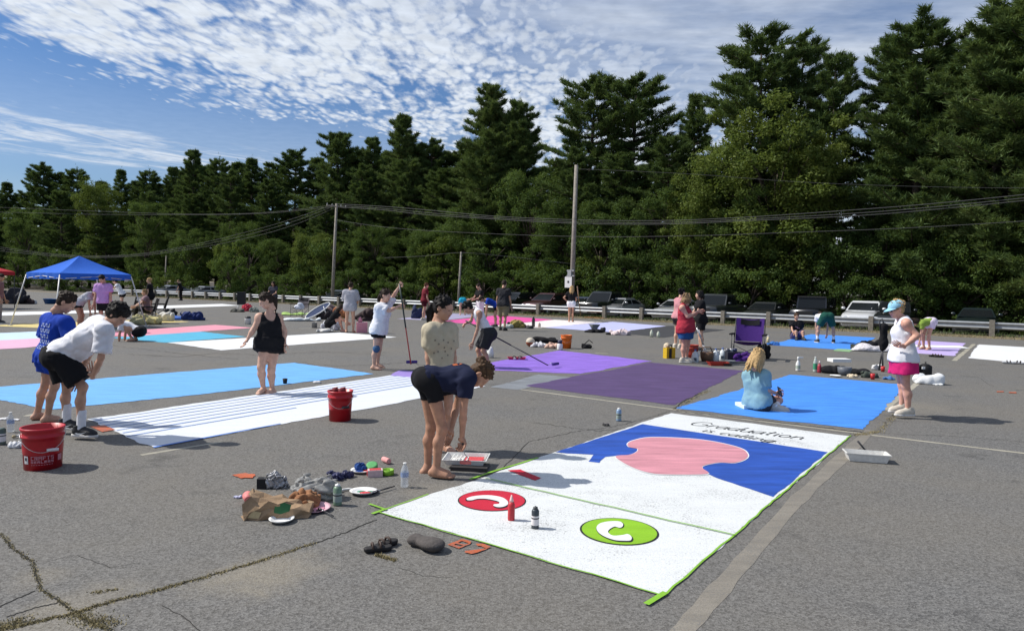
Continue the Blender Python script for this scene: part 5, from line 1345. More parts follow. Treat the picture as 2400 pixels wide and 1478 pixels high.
far('tall person in patterned black tee and khaki shorts seen from behind', 1178, 774, 1.93, 75, 'stand', dict(arms='down', nod=25, spread=.10, step=.6), skn='m', hair=('short', 'dark'), shirt=('tee', fabric('black_pattern', (.03, .03, .035), .5), dict(e=.025, hem=-.14)), legs=('shorts', fabric('khaki', (.24, .20, .13)), .95, dict(e=.03)), feet=((SHD, SHD, .0),) * 2, seed=17)
far('person in bright blue top bending left of the tall one in khaki shorts', 1160, 766, 1.75, 188, 'bend', dict(bend=60, arms='hang'), skn='m', hair=('short', 'dark'), shirt=('tee', ROYAL), legs=('shorts', BLACKF, .5), feet=((SHD, SOLEW, 0),) * 2, seed=18)
far('person in black tee and white skirt behind the boy in the white tank top', 1124, 757, 1.80, 215, 'stand', dict(arms='fwd', nod=25), skn='l', hair=('short', 'dark'), shirt=('tee', BLACKF, dict(hem=.1)), legs=('skirt', WHITEF, .40), fem=True, seed=19)
far('person in turquoise tee bent over, seen from behind', 1084, 738, 1.75, 92, 'bend', dict(bend=98, arms='hang', spread=.12), skn='l', hair=('short', 'dark'), shirt=('tee', fabric('turquoise', (.02, .38, .52)), dict(e=.03)), legs=('shorts', fabric('turquoise', (.02, .38, .52)), .3), seed=20)
far('person in maroon tee and dark shorts standing near the guardrail', 994, 750, 1.80, 25, 'stand', dict(arms='down', nod=20, step=.5), skn='l', hair=('short', 'auburn'), shirt=('tee', fabric('maroon', (.16, .02, .03)), dict(e=.03, hem=-.1)), legs=('shorts', fabric('wine', (.07, .012, .02)), .6), feet=((SHW, SOLEW, 0),) * 2, seed=21)
far('person in long light grey tee standing back turned at the supplies', 820, 779, 1.73, 95, 'stand', dict(arms='fwd', nod=18, spread=.11), skn='m', hair=('short', 'dark'), shirt=('tee', GREYF, dict(e=.045, hem=-.30, flare=.02, sleeve=.9)), legs=('shorts', GREYF, .35), seed=22)
far('person in black clothes crouching on a white sack beside the grey tee', 770, 777, 1.62, 12, 'sit', dict(seat=.20, bend=35, arms='knee', nod=30), skn='r', hair=('long', 'dark'), shirt=('tee', BLACKF, dict(hem=-.05)), legs=('shorts', BLACKF, .6), fem=True, seed=23)
far('person in lavender tee and black shorts looking down under the canopy', 244, 777, 1.80, 272, 'stand', dict(arms='down', nod=40), skn='m', hair=('short', 'black'), shirt=('tee', LAVF, dict(e=.035, hem=-.06)), legs=('shorts', BLACKF, .6), seed=24)
far('person in grey tee leaning forward beside the lavender tee', 190, 775, 1.75, 8, 'bend', dict(bend=52, arms='hang'), skn='t', hair=('bun', 'black'), shirt=('tee', fabric('ash', (.42, .42, .46))), legs=('shorts', BLACKF, .35), fem=True, seed=25)
far('person in white tee with arms spread under the far edge of the canopy', 286, 729, 1.75, 200, 'stand', dict(arms=('out', 'out'), nod=30, bend=25), skn='l', hair=('pony', 'dark'), shirt=('tee', WHITEF), legs=('shorts', BLACKF, .4), fem=True, seed=26)
far('person in dusty pink top sitting in the black camp chair', 344, 755, 1.66, 215, 'sit', dict(seat=.42, arms='knee', nod=5), skn='l', hair=('short', 'dirty'), shirt=('tee', fabric('dusty_pink', (.26, .17, .19)), dict(e=.03)), legs=('pants', BLACKF, 1.8), feet=((SHD, SOLEW, 0),) * 2, fem=True, seed=27)
far('blond person in dark top standing behind the black camp chair', 353, 737, 1.76, 190, 'stand', dict(nod=5), skn='l', hair=('bun', 'blond'), shirt=('tee', BLACKF), legs=('shorts', BLACKF, .5), fem=True, seed=28)
far('barefoot person in white tee crouching at the edge of the turquoise stall', 308, 799, 1.62, 186, 'squat', dict(bend=62, arms='hang', nod=50), skn='m', hair=('bun', 'auburn'), shirt=('tee', WHITEF, dict(hem=.2)), legs=('shorts', BLACKF, .6), fem=True, seed=29)
far('person in dark clothes leaning at the guardrail before the silver cars', 424, 704, 1.75, 185, 'stand', dict(bend=14, arms='down'), skn='l', hair=('short', 'dirty'), shirt=('tee', BLACKF), legs=('pants', BLACKF, 1.9), feet=((SHD, SHD, 0),) * 2, seed=30)
far('dark haired person in dark top far behind the woman in black', 641, 733, 1.72, 265, 'stand', dict(arms='fwd', nod=15), skn='m', hair=('long', 'dark'), shirt=('tee', fabric('slate', (.06, .06, .08))), legs=('shorts', BLACKF, .6), fem=True, seed=31)
far('person in pale trousers cut by the left edge of the view', -3, 757, 1.78, 20, 'stand', dict(arms='down'), skn='m', hair=('short', 'dark'), shirt=('tee', fabric('mauve', (.22, .12, .14))), legs=('pants', fabric('stone', (.33, .30, .30)), 1.95), feet=((SHD, SOLEW, 0),) * 2, seed=32)
# ------------------------------------------------------------------ parked cars beyond the guardrail
GLASS = mat('car_glass', (.010, .012, .014), .12, spec=.22, var=.0); TYRE = mat('tyre', (.018, .018, .018), .85); RIMM = mat('rim', (.40, .41, .42), .35, .8); LAMP = mat('headlight', (.60, .62, .64), .15, .2); BLKP = mat('black_plastic', (.018, .018, .02), .55); PLATE = mat('plate', (.60, .60, .58), .5); CHROME = mat('chrome', (.62, .63, .64), .2, .9)


def loft(mb, secs, mi=0):
    n = len(secs[0]); vs = [p for s in secs for p in s]; fs = []
    for i in range(len(secs) - 1):
        for j in range(n): k = (j + 1) % n; fs.append((i * n + j, i * n + k, (i + 1) * n + k, (i + 1) * n + j))
    fs.append(tuple(range(n - 1, -1, -1))); fs.append(tuple((len(secs) - 1) * n + j for j in range(n)))
    mb.add(vs, fs, mi, True)


def car(kind, px, colr, label, off=5.4, turn=0.0):
    P = OFF(px, 700, off); P[2] = -0.25
    yaw = math.atan2(-GA[1], -GA[0]) + turn
    colr = colr if 'white sport' in label else tuple(c * .6 for c in colr)  # tree shade put into the paint as a darker colour, white sport utility excepted
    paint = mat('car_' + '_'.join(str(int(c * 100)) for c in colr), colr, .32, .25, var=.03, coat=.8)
    o = thing('parked_car', label, 'car', P, yaw, 'cars parked beyond the guardrail')
    spec = {'sedan': dict(L=4.6, W=.90, H=1.40, hood=.90, trunk=1.02, roof=(-1.05, .28), base=(-1.85, 1.12), rw=.60), 'suv': dict(L=4.6, W=.93, H=1.60, hood=1.02, trunk=1.12, roof=(-1.85, .18), base=(-2.15, .98), rw=.66),
            'jeep': dict(L=4.3, W=.90, H=1.80, hood=1.14, trunk=1.16, roof=(-1.9, .42), base=(-1.98, .62), rw=.72), 'truck': dict(L=5.4, W=.97, H=1.80, hood=1.14, trunk=1.18, roof=(-.75, .55), base=(-.95, 1.2), rw=.70)}[kind]
    h = spec['L'] / 2; W = spec['W']; hd, tk = spec['hood'], spec['trunk']; bx = 1 if kind in ('jeep', 'truck') else 0
    st = [(-h, .50, tk - .16, W * .80), (-h + .10, .34, tk - .04, W * .94), (-h + .6, .26, tk, W), (0, .24, tk - .02, W), (spec['base'][1], .24, hd + .03, W), (h - .45, .26, hd - .05 + .04 * bx, W * .97), (h - .12, .30, hd - .16 + .12 * bx, W * .90), (h, .42, hd - .30 + .20 * bx, W * (.78 + .1 * bx))]
    secs = []
    for x, zb, zt, w in st:
        secs.append([(x, -w * .90, zb), (x, -w, zb + (zt - zb) * .35), (x, -w * .985, zb + (zt - zb) * .75), (x, -w * .88, zt - .015), (x, -w * .45, zt + .02), (x, w * .45, zt + .02), (x, w * .88, zt - .015), (x, w * .985, zb + (zt - zb) * .75), (x, w, zb + (zt - zb) * .35), (x, w * .90, zb)])
    mb = MB(); loft(mb, secs); mb.build('body', paint, o)
    b0, b1 = spec['base']; r0, r1 = spec['roof']; H = spec['H']; bw = W * .88; rw = spec['rw']; zb = tk - .05
    mb = MB(); loft(mb, [[(b0, -bw, zb), (b0, bw, zb), (b1, bw, zb), (b1, -bw, zb)], [(r0 - .04, -rw - .03, H - .09), (r0 - .04, rw + .03, H - .09), (r1 + .05, rw + .03, H - .09), (r1 + .05, -rw - .03, H - .09)], [(r0 + .08, -rw + .05, H), (r0 + .08, rw - .05, H), (r1 - .10, rw - .05, H), (r1 - .10, -rw + .05, H)]])
    mb.s = [False] * len(mb.s); mb.build('cabin', paint, o)
    zr = H - .10
    def lp(a, b, t): return a + (b - a) * t
    def win(name, q, out): return MB().poly([tuple(np.array(p) + np.array(out) * .012) for p in q]).build(name, GLASS, o)
    fr = [(lp(b1, r1 + .05, t), s * lp(bw, rw + .03, t) * .90, lp(zb, zr + .01, t)) for t, s in ((.10, -1), (.10, 1), (.97, 1), (.97, -1))]; win('windshield', fr, (1, 0, .6))
    rr = [(lp(b0, r0 - .04, t), s * lp(bw, rw + .03, t) * .86, lp(zb, zr + .01, t)) for t, s in ((.18, -1), (.92, -1), (.92, 1), (.18, 1))]; win('rear_window', rr, (-1, 0, .5))
    for s in (-1, 1):
        for x0, x1 in ((.06, .49), (.53, .92)):
            def sp_(xx, t): return (lp(lp(b0, r0, t), lp(b1, r1, t), xx), s * (lp(bw, rw + .03, t)), lp(zb, zr + .01, t))
            win('side_window', [sp_(x0 + (.03 if t else 0), [.12, .88][t]) if i == 0 else sp_(x1 - (.03 if t else 0), [.12, .88][t]) for i, t in ((0, 0), (1, 0), (1, 1), (0, 1))], (0, s, .3))
        mb = MB(); mb.ball((b1 - .25, s * (bw + .16), zb + .14), (.09, .11, .075), 8); mb.build('mirror', paint, o)
        y = W * (.66 if not bx else .62); MB().ball((h - .10, s * y, hd - .27 + .08 * bx), (.10, .19 if not bx else .12, .09 if not bx else .12), 10).build('headlight', LAMP, o)
        for x in (-h * .60, h * .62):
            Mx = Matrix.Translation((x, s * (W - .10), .33)) @ Matrix.Rotation(rad(90), 4, 'X')
            wh = MB().lathe([(.20, -.11), (.31, -.11), (.34, -.07), (.34, .07), (.31, .11), (.20, .11)], 16, 0, Mx).build('wheel', TYRE, o); MB().lathe([(.02, -.115), (.20, -.112), (.21, .112), (.02, .115)], 12, 0, Mx).build('rim', RIMM, wh)
    MB().box((h - .03, 0, hd - .34 + .10 * bx), (.10, W * .95, .17)).build('grille', BLKP, o)
    MB().box((h + .02, 0, .52), (.12, W * 1.7, .14)).build('bumper', BLKP if not bx else CHROME, o); MB().box((h + .09, 0, .52), (.012, .32, .13)).build('number_plate', PLATE, o)
    if kind == 'jeep':
        MB().box((r1 + .12, 0, H - .04), (.05, rw * 2.05, .06)).build('roof_edge', BLKP, o)
    return o


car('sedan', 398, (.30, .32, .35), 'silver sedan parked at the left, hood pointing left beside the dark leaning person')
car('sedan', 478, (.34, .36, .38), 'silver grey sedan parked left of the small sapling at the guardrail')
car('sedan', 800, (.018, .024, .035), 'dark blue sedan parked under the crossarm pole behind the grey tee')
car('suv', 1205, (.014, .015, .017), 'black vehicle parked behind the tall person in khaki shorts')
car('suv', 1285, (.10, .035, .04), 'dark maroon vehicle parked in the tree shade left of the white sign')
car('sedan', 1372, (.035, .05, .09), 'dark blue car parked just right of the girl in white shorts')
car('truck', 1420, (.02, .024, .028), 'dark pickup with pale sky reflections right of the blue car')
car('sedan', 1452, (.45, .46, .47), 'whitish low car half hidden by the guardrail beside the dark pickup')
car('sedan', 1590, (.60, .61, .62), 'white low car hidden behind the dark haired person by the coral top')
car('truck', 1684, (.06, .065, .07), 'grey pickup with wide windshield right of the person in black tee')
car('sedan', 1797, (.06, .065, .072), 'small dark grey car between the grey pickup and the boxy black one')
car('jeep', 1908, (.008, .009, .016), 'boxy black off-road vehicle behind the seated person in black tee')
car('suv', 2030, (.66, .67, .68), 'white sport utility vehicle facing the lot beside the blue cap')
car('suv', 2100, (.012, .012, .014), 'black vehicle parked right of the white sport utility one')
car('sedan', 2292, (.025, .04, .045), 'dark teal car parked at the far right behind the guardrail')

# ------------------------------------------------------------------ canopy
TENT = fabric('tent_blue', (.030, .13, .56)); ALUM = mat('white_tube', (.62, .62, .60), .45, .2)

TN, TR, TL = PD(140, 641, 23.2), PD(307, 641, 25.2), PD(62, 641, 24.5); TF = TL + TR - TN; tc_ = (TN + TF) / 2; eave = 1.87
tent = thing('canopy_tent', 'blue pop up canopy with white slanted legs over the group at the left', 'canopy', (tc_[0], tc_[1], 0))
cn = [np.array([p[0] - tc_[0], p[1] - tc_[1], eave]) for p in (TN, TR, TF, TL)]; pk = np.array([0, 0, 2.50])
mb = MB(); n = 8
for i in range(4):
    a, b = cn[i], cn[(i + 1) % 4]; vs = []
    for j in range(n + 1):
        t = j / n
        for k in range(n + 1 - 0):
            q = k / n; e = a * (1 - q) + b * q; p = e * (1 - t) + pk * t; p[2] -= .09 * math.sin(math.pi * t) * (.4 + .6 * math.sin(math.pi * q)); vs.append(tuple(p))
    mb.add(vs, [(j * (n + 1) + k, j * (n + 1) + k + 1, (j + 1) * (n + 1) + k + 1, (j + 1) * (n + 1) + k) for j in range(n) for k in range(n)], smooth=True)
mb.build('tent_roof', TENT, tent)
for i in range(4):
    a, b = cn[i] * np.array([1.004, 1.004, 1]), cn[(i + 1) % 4] * np.array([1.004, 1.004, 1]); mb = MB(); vs = []
    for k in range(17):
        q = k / 16; e = a * (1 - q) + b * q; o = nrm([e[0], e[1], 0]) * (.012 * math.sin(k * 1.9)); vs += [tuple(e + o), tuple(e + o * 2 + [0, 0, -.20 - .012 * (k % 2)])]
    mb.add(vs, [(2 * k, 2 * k + 1, 2 * k + 3, 2 * k + 2) for k in range(16)], smooth=True); mb.build('valance', TENT, tent)
    MB().tube([a + [0, 0, -.19], (a + b) / 2 + [0, 0, -.10], b + [0, 0, -.19]], .013, 5).build('truss', ALUM, tent)
    c = cn[i]; ft = c * 1.0 + nrm([c[0], c[1], 0]) * .52; ft[2] = 0
    MB().tube([c + [0, 0, -.06], ft], .020, 6).build('leg', ALUM, tent); MB().box((ft[0], ft[1], .012), (.12, .12, .024)).build('foot', ALUM, tent)
RT = fabric('tent_red', (.42, .03, .04)); g = G(-62, 722)
rt = thing('canopy_tent', 'red canopy cut by the left edge of the view behind the blue one', 'canopy', g)
mb = MB(); mb.add([(-1.3, -1.3, 2.0), (1.3, -1.3, 2.0), (1.3, 1.3, 2.0), (-1.3, 1.3, 2.0), (0, 0, 2.5)], [(0, 1, 4), (1, 2, 4), (2, 3, 4), (3, 0, 4)]); mb.build('tent_roof', RT, rt)
mb = MB(); mb.add([(x, y, z) for z in (1.80, 2.0) for x, y in ((-1.3, -1.3), (1.3, -1.3), (1.3, 1.3), (-1.3, 1.3))], [(i, (i + 1) % 4, (i + 1) % 4 + 4, i + 4) for i in range(4)]); mb.build('valance', RT, rt)
for x in (-1.28, 1.28):
    for y in (-1.28, 1.28): MB().tube([(x, y, 1.95), (x, y, 0)], .02, 6).build('leg', DKM, rt)

# ------------------------------------------------------------------ buckets, bottles, cans, trays
REDP = mat('red_plastic', (.46, .008, .018), .38, var=.06, spec=.5); WIREM = mat('bail_wire', (.5, .5, .5), .35, .8); PRINTW = mat('faded_print', (.55, .22, .26), .6); PRINTB = mat('label_white', (.70, .66, .66), .6)


def face_cam(p): return math.atan2(-p[1], -p[0])


def bucket(label, px, py, m, h=.375, r=.150, r0=.132, marks=False, bail=None, rz=None, cups=False):
    g = G(px, py); o = thing('bucket', label, 'bucket', g, face_cam(g) if rz is None else rz)
    MB().lathe([(r0, 0), (r0 + (r - r0) * .75, h * .76), (r + .006, h * .77), (r + .010, h * .80), (r + .002, h * .815), (r + .002, h * .93), (r + .010, h * .95), (r + .010, h), (r - .004, h), (r - .006, h * .5), (r0 - .006, .012), (0.001, .012)], 32, cap1=False).build('body', m, o)
    pts = [((r + .012) * math.cos(a), (r + .012) * math.sin(a), h * .87 - math.sin((a + rad(85)) / rad(170) * math.pi) * h * .42) for a in np.linspace(rad(-85), rad(85), 15)] if bail else None
    if bail:
        hd = MB().tube(pts, .0028, 5).build('handle', WIREM, o)
        a = rad(bail); q = pts[int((a + rad(85)) / rad(170) * 14)]; MB().lathe([(.013, -.045), (.015, 0), (.013, .045)], 8, 0, Matrix.Translation(q) @ Matrix.Rotation(rad(90), 4, 'X')).build('grip', PRINTB if marks else DKM, hd)
    if marks:
        def patch(a0, a1, z0, z1, mm, nm='lettering'):
            k = max(1, int((a1 - a0) / .08)); vs = []
            for i in range(k + 1):
                a = a0 + (a1 - a0) * i / k
                for z in (z0, z1): rr = r0 + (r - r0) * .75 * z / (h * .76) + .0025; vs.append((rr * math.cos(a), rr * math.sin(a), z))
            mb.add(vs, [(2 * i, 2 * i + 2, 2 * i + 3, 2 * i + 1) for i in range(k)])
        S = {'C': 'tlb', 'R': 'tlrmk', 'A': 'tlrm', 'F': 'tlm', 'T': 'tc', 'S': 'tmbxy', 'M': 'tlrc', 'N': 'tlr', 'O': 'tlrb', 'D': 'tlrb', 'E': 'tlmb', 'L': 'lb', 'I': 'c'}
        def glyph(c, a, w, z0, hh):
            t = .0055; f = S[c]
            if 't' in f: patch(a, a + w, z0 + hh - t, z0 + hh, PRINTW)
            if 'b' in f: patch(a, a + w, z0, z0 + t, PRINTW)
            if 'm' in f: patch(a, a + w, z0 + hh * .48, z0 + hh * .48 + t, PRINTW)
            if 'l' in f: patch(a, a + .045, z0, z0 + hh, PRINTW)
            if 'r' in f: patch(a + w - .045, a + w, z0, z0 + hh, PRINTW)
            if 'c' in f: patch(a + w / 2 - .022, a + w / 2 + .022, z0, z0 + hh, PRINTW)
            if 'k' in f: patch(a + w * .55, a + w * .8, z0, z0 + hh * .48, PRINTW)
            if 'x' in f: patch(a, a + .045, z0 + hh * .5, z0 + hh, PRINTW)
            if 'y' in f: patch(a + w - .045, a + w, z0, z0 + hh * .5, PRINTW)
        mb = MB(); a = -.62
        for c in 'CRAFTS': glyph(c, a, .16, .098, .034); a += .20
        a = -.62
        for c in 'DEALERS': glyph(c, a, .13, .070, .022); a += .17
        for i in range(9): patch(-.62 + i * .13, -.62 + i * .13 + .08, .052, .057, PRINTW)
        mb.build('lettering', PRINTW, o)
        mb = MB(); patch(-1.10, -.80, .062, .132, PRINTB); mb.build('badge', PRINTB, o); mb = MB(); patch(-1.03, -.88, .090, .118, REDP); mb.s = mb.s; mb.v = [(x * 1.004, y * 1.004, z) for x, y, z in mb.v]; mb.build('badge_mark', DKM, o)
        mb = MB(); patch(.80, 1.10, .075, .13, PRINTB); mb.build('badge', PRINTW, o)
    if cups:
        for a in (.4, 2.2, 4.0): MB().lathe([(.030, 0), (.036, .10)], 10, 0, Matrix.Translation((.06 * math.cos(a), .06 * math.sin(a), h - .07)) @ Matrix.Rotation(.2, 4, 'X')).build('cup', mat('dark_red', (.16, .01, .015), .5), o)
    return o


bucket('large red bucket with faded lettering at the left beside the black sneakers', 101, 1094, REDP, .37, .163, .146, True, 30)
bucket('red bucket with wire handle standing beside the blue lined white stall', 797, 984, REDP, .375, .148, .132, False, 25, cups=True)
bucket('orange bucket behind the light violet stall', 1327, 816, mat('orange_plastic', (.72, .15, .015), .4), .38, .155, .135, bail=-40)
bucket('red bucket with a black rim behind the legs of the coral tank top', 1621, 846, mat('brick_plastic', (.33, .035, .02), .5), .40, .15, .135)


def lat(name, label, cat, px, py, prof, m, tilt=None, n=16, cap=None, rz=0.0, extra=None, z=0.0):
    """lathed thing standing (or lying, by tilt = matrix) on the ground; profile in metres"""
    g = G(px, py) + np.array([0, 0, z + .004]); root = thing(name, label, cat, g, rz)
    M = tilt or Matrix()
    MB().lathe(prof, n, 0, M).build('body', m, root)
    if cap: MB().lathe(cap[0], n, 0, M).build('cap', cap[1], root)
    for nm, pr, mm in (extra or []): MB().lathe(pr, n, 0, M, len(pr) > 2, len(pr) > 2).build(nm, mm, root)
    return root


def LY(az, r): return Matrix.Translation((0, 0, r)) @ Matrix.Rotation(az, 4, 'Z') @ Matrix.Rotation(rad(90), 4, 'Y')


CLEAR = mat('clear_plastic', (.75, .80, .85), .12, alpha=.30, spec=.6, var=.05); SILV = mat('silver_can', (.42, .43, .44), .3, .7); WPL = mat('white_plastic', (.72, .72, .70), .45); BLUEL = mat('blue_label', (.05, .12, .40), .5)
SAGE = mat('sage_can', (.16, .24, .17), .4, .2); PAPERW = mat('paper_white', (.76, .76, .75), .8, var=.03); REDW = mat('wet_red', (.60, .03, .035), .25); PINKC = mat('pink_cup', (.66, .20, .19), .6)


def can(label, px, py, h, r, m, capm=None, cat='spray can', nozzle=False):
    c = ([(r * .62, h * .86), (r * .62, h * .95), (.006, h * .96), (.005, h)], capm) if capm else None
    ex = [('label', [(r * 1.012, h * .16), (r * 1.012, h * .58)], PRINTB if capm is not WPL else mat('can_label', (.30, .36, .33), .5)), ('band', [(r * 1.016, h * .44), (r * 1.016, h * .50)], DKM)]
    return lat('spray_can' if cat == 'spray can' else cat.replace(' ', '_'), label, cat, px, py, [(r, 0), (r * 1.02, .004), (r, .010), (r, h * .78), (r * .80, h * .85), (r * .62, h * .87)], m, cap=c, extra=ex)


def waterbottle(label, px, py, h, r):
    lat('water_bottle', label, 'bottle', px, py, [(r * .85, 0), (r, h * .05), (r * .94, h * .25), (r, h * .45), (r, h * .62), (r * .75, h * .80), (r * .38, h * .90), (r * .36, h * .94)], CLEAR, cap=([(r * .42, h * .94), (r * .42, h)], WPL), extra=[('label', [(r * 1.01, h * .42), (r * 1.01, h * .62)], mat('thin_label', (.25, .34, .55), .4, alpha=.75))])


waterbottle('clear water bottle with blue label standing near the bare feet at the mural', 948, 1141, .205, .034)
waterbottle('clear water bottle standing by the left red bucket', 25, 1012, .215, .036)
can('dark grey spray can standing on the white mural between the two call buttons', 1254, 1238, .158, .027, mat('gunmetal', (.06, .07, .08), .4, .4), mat('dark_cap', (.05, .055, .06), .5))
lat('paint_bottle', 'red squeeze bottle with pointed white tip on the red call button', 'bottle', 1198, 1219, [(.024, 0), (.026, .01), (.026, .11), (.018, .135)], mat('red_bottle', (.50, .03, .04), .45), cap=([(.016, .135), (.014, .148), (.004, .185)], mat('pink_tip', (.72, .50, .48), .5)))
can('sage green spray can standing by the clear plastic bag', 791, 1183, .165, .033, SAGE, WPL)
can('light blue spray can standing alone left of the mural lettering', 1450, 986, .170, .034, mat('pale_can', (.22, .32, .46), .4, .2), WPL)
can('grey can cut by the left edge of the view', 3, 1041, .19, .042, mat('drab_can', (.10, .13, .11), .45, .3), None, 'can')
lat('paint_roll', 'pink foam roll lying on the asphalt near the water bottle', 'roll', 905, 1085, [(.024, -.055), (.026, -.05), (.026, .05), (.024, .055)], mat('pink_foam', (.70, .33, .32), .9), LY(rad(-50), .026), extra=[('core', [(.010, -.057), (.010, .060)], WPL)])
lat('tape_roll', 'roll of lime green tape beside the small red and white box', 'tape', 909, 1112, [(.046, 0), (.055, .0), (.055, .045), (.046, .045), (.044, .02)], TAPE, cap=None)
lat('tape_roll', 'green tape roll leaning beside the paint plate pile', 'tape', 872, 1101, [(.035, -.022), (.052, -.022), (.052, .022), (.035, .022)], mat('tape_green', (.10, .36, .12), .6), Matrix.Translation((0, 0, .03)) @ Matrix.Rotation(.35, 4, 'X'))
lat('cup', 'salmon pink cup lying at the left end of the paper bag', 'cup', 581, 1178, [(.026, -.055), (.040, .055), (.038, .056), (.024, -.03)], PINKC, LY(rad(112), .035))


def plate(label, px, py, r, m=PAPERW, blobs=(), tilt=0.0):
    g = G(px, py); o = thing('plate', label, 'plate', (g[0], g[1], .004), 0); M = Matrix.Rotation(tilt, 4, 'X')
    MB().lathe([(.001, .002), (r * .68, .002), (r * .80, .012), (r, .022), (r, .025), (r * .80, .016), (r * .68, .006), (.001, .006)], 28, 0, M, False, False).build('dish', m, o)
    for bx, by, br, bm in blobs: MB().ball((bx * r, by * r, .007), (br * r, br * r * .8, .006), 10, 0, M).build('paint_blob', bm, o)


DKPAINT = mat('dark_paint', (.03, .02, .03), .3); PNKPAINT = mat('pink_paint', (.72, .32, .42), .35); GRNPAINT = mat('green_wet', (.06, .24, .14), .3)
plate('clean white paper plate on the asphalt in front of the paper bag', 660, 1222, .088)
plate('pink paint plate with dark brush at the right end of the paper bag', 740, 1195, .110, mat('pinkish_plate', (.66, .40, .46), .6), ((.0, .1, .62, PNKPAINT), (-.2, -.35, .22, DKPAINT), (.25, -.3, .18, DKPAINT)), .06)
plate('white paint plate with red and green paint under a brush', 852, 1156, .112, PAPERW, ((-.2, .2, .34, GRNPAINT), (.15, -.1, .42, REDW), (.45, .25, .25, GRNPAINT)), -.05)
plate('white plate with blue and red paint beside the tape rolls', 848, 1106, .10, PAPERW, ((-.2, 0, .4, mat('blue_wet', (.02, .06, .25), .3)), (.3, .2, .3, REDW)))
plate('white plate lying among the dark bags by the bright blue stall', 1958, 882, .11)


def brush(label, a, b, m1, m2, r=.008, nm='paint_brush', z0=.02, z1=.02):
    A, B = G(*a), G(*b); A[2] = z0; B[2] = z1; d = Vector(B - A); o = thing(nm, label, 'brush', A)
    MB().tube([(0, 0, 0), d * .35, d * .62], [r * .7, r, r * .8], 7).build('handle', m1, o); MB().tube([d * .62, d * .72], [r * 1.1, r * 1.4], 8).build('ferrule', SILV, o); MB().tube([d * .72, d * .9, d], [r * 1.5, r * 1.7, r * .5], 8).build('bristles', m2, o)


brush('black handled brush resting across the white red and green paint plate', (925, 1144), (870, 1160), DKM, DKPAINT, .007)
brush('black brush sticking out of the pink paint plate', (782, 1215), (745, 1196), DKM, DKPAINT, .006)
brush('small pale brush lying behind the left red bucket', (54, 1022), (28, 1028), WPL, mat('tan_bristle', (.4, .33, .2), .9), .010)


def heap(name, label, cat, px, py, size, m, seed=0, rz=0.0, sharp=.03, freq=30, lumps=8, res=None, base=0.0):
    R = np.random.default_rng(seed); w, d, h = size; res = res or max(.006, max(size) / 26)
    f = Fld((-w * .75, -d * .75, -.02), (w * .75, d * .75, h * 1.35), res); f.ell((0, 0, h * .28), (w * .40, d * .40, h * .45), k=h * .3)
    for i in range(lumps): f.ell((R.uniform(-.30, .30) * w, R.uniform(-.30, .30) * d, R.uniform(.1, .5) * h), (R.uniform(.14, .26) * w, R.uniform(.14, .26) * d, R.uniform(.25, .45) * h), k=h * .15)
    f.wrinkle(sharp * 1.7 * max(size) / .4 * (.4 + .6 * min(1, h / max(size) * 2)), freq * 1.25 * .4 / max(size), seed); f.cut((0, 0, .002), (0, 0, -1)); v, q = f.mesh(); g = G(px, py)
    me = npmesh(name, v, q, m); o = link(name, me, None, label, cat, None, None, (g[0], g[1], base), rz); return o


KRAFT = mat('kraft_paper', (.33, .22, .13), .9, var=.15, scale=12, bump=.3); RUST = mat('rust_paper', (.28, .13, .06), .9, var=.3)
# open paper bag lying on its side
g = G(655, 1205); pb = thing('paper_bag', 'crumpled brown paper bag lying open with green print, behind the clean plate', 'bag', g, rad(8))
RB = np.random.default_rng(3); mb = MB(); ns = 9; ring = [(-1, 0), (-1, .35), (-.98, .7), (-.9, 1), (-.4, 1.06), (.1, .96), (.5, 1.05), (.9, .95), (1, .6), (1, .3), (1, 0), (.3, 0), (-.3, 0)]
vs = []; fs = []; nr = len(ring)
for i in range(ns):
    x = -.24 + .47 * i / (ns - 1); w_ = .125 - .03 * abs(i - 3) / 5; hh = .155 - .012 * i + (.02 if i < 2 else 0)
    for y, z in ring: vs.append((x + RB.normal(0, .010) + (.03 * z if i == 0 else 0), y * w_ + RB.normal(0, .009), max(.002, z * hh + RB.normal(0, .010) * (z > 0))))
for i in range(ns - 1):
    for j in range(nr): k = (j + 1) % nr; fs.append((i * nr + j, i * nr + k, (i + 1) * nr + k, (i + 1) * nr + j))
fs.append(tuple((ns - 1) * nr + j for j in range(nr)))
mb.add(vs, fs); v, q = [np.array(x) for x in vs], fs; mb.build('body', KRAFT, pb)
bt = BVHTree.FromPolygons([tuple(x) for x in v], [tuple(x) for x in q])


def onbag(poly, nm, m):
    mb = MB(); P = []
    for x, z in poly:
        h_ = bt.ray_cast(Vector((x, -.5, z)), Vector((0, 1, 0)))
        P.append(tuple(h_[0] + Vector((0, -.004, 0))) if h_[0] is not None else (x, -.1, z))
    c = np.mean(P, 0); mb.add([tuple(c)] + P, [(0, i + 1, (i + 1) % len(P) + 1) for i in range(len(P))]); mb.build(nm, m, pb)
onbag([(-.02, .05), (.03, .04), (.09, .06), (.10, .10), (.05, .12), (-.01, .10)], 'green_print', mat('green_print', (.03, .13, .05), .8)); onbag([(-.20, .02), (-.12, .015), (-.10, .06), (-.17, .07)], 'torn_flap', mat('pale_kraft', (.52, .40, .22), .9))
heap('paper_bag', 'rust brown paper bag collapsed behind the pink paint plate', 'bag', 718, 1186, (.22, .20, .13), RUST, 3, .3, .03, 34)
heap('plastic_bag', 'clear grey plastic bag holding dark things, left of the sage can', 'bag', 742, 1166, (.34, .26, .16), mat('clear_bag', (.30, .30, .29), .5, alpha=.72, var=.4, scale=20), 6, .2, .03, 40)
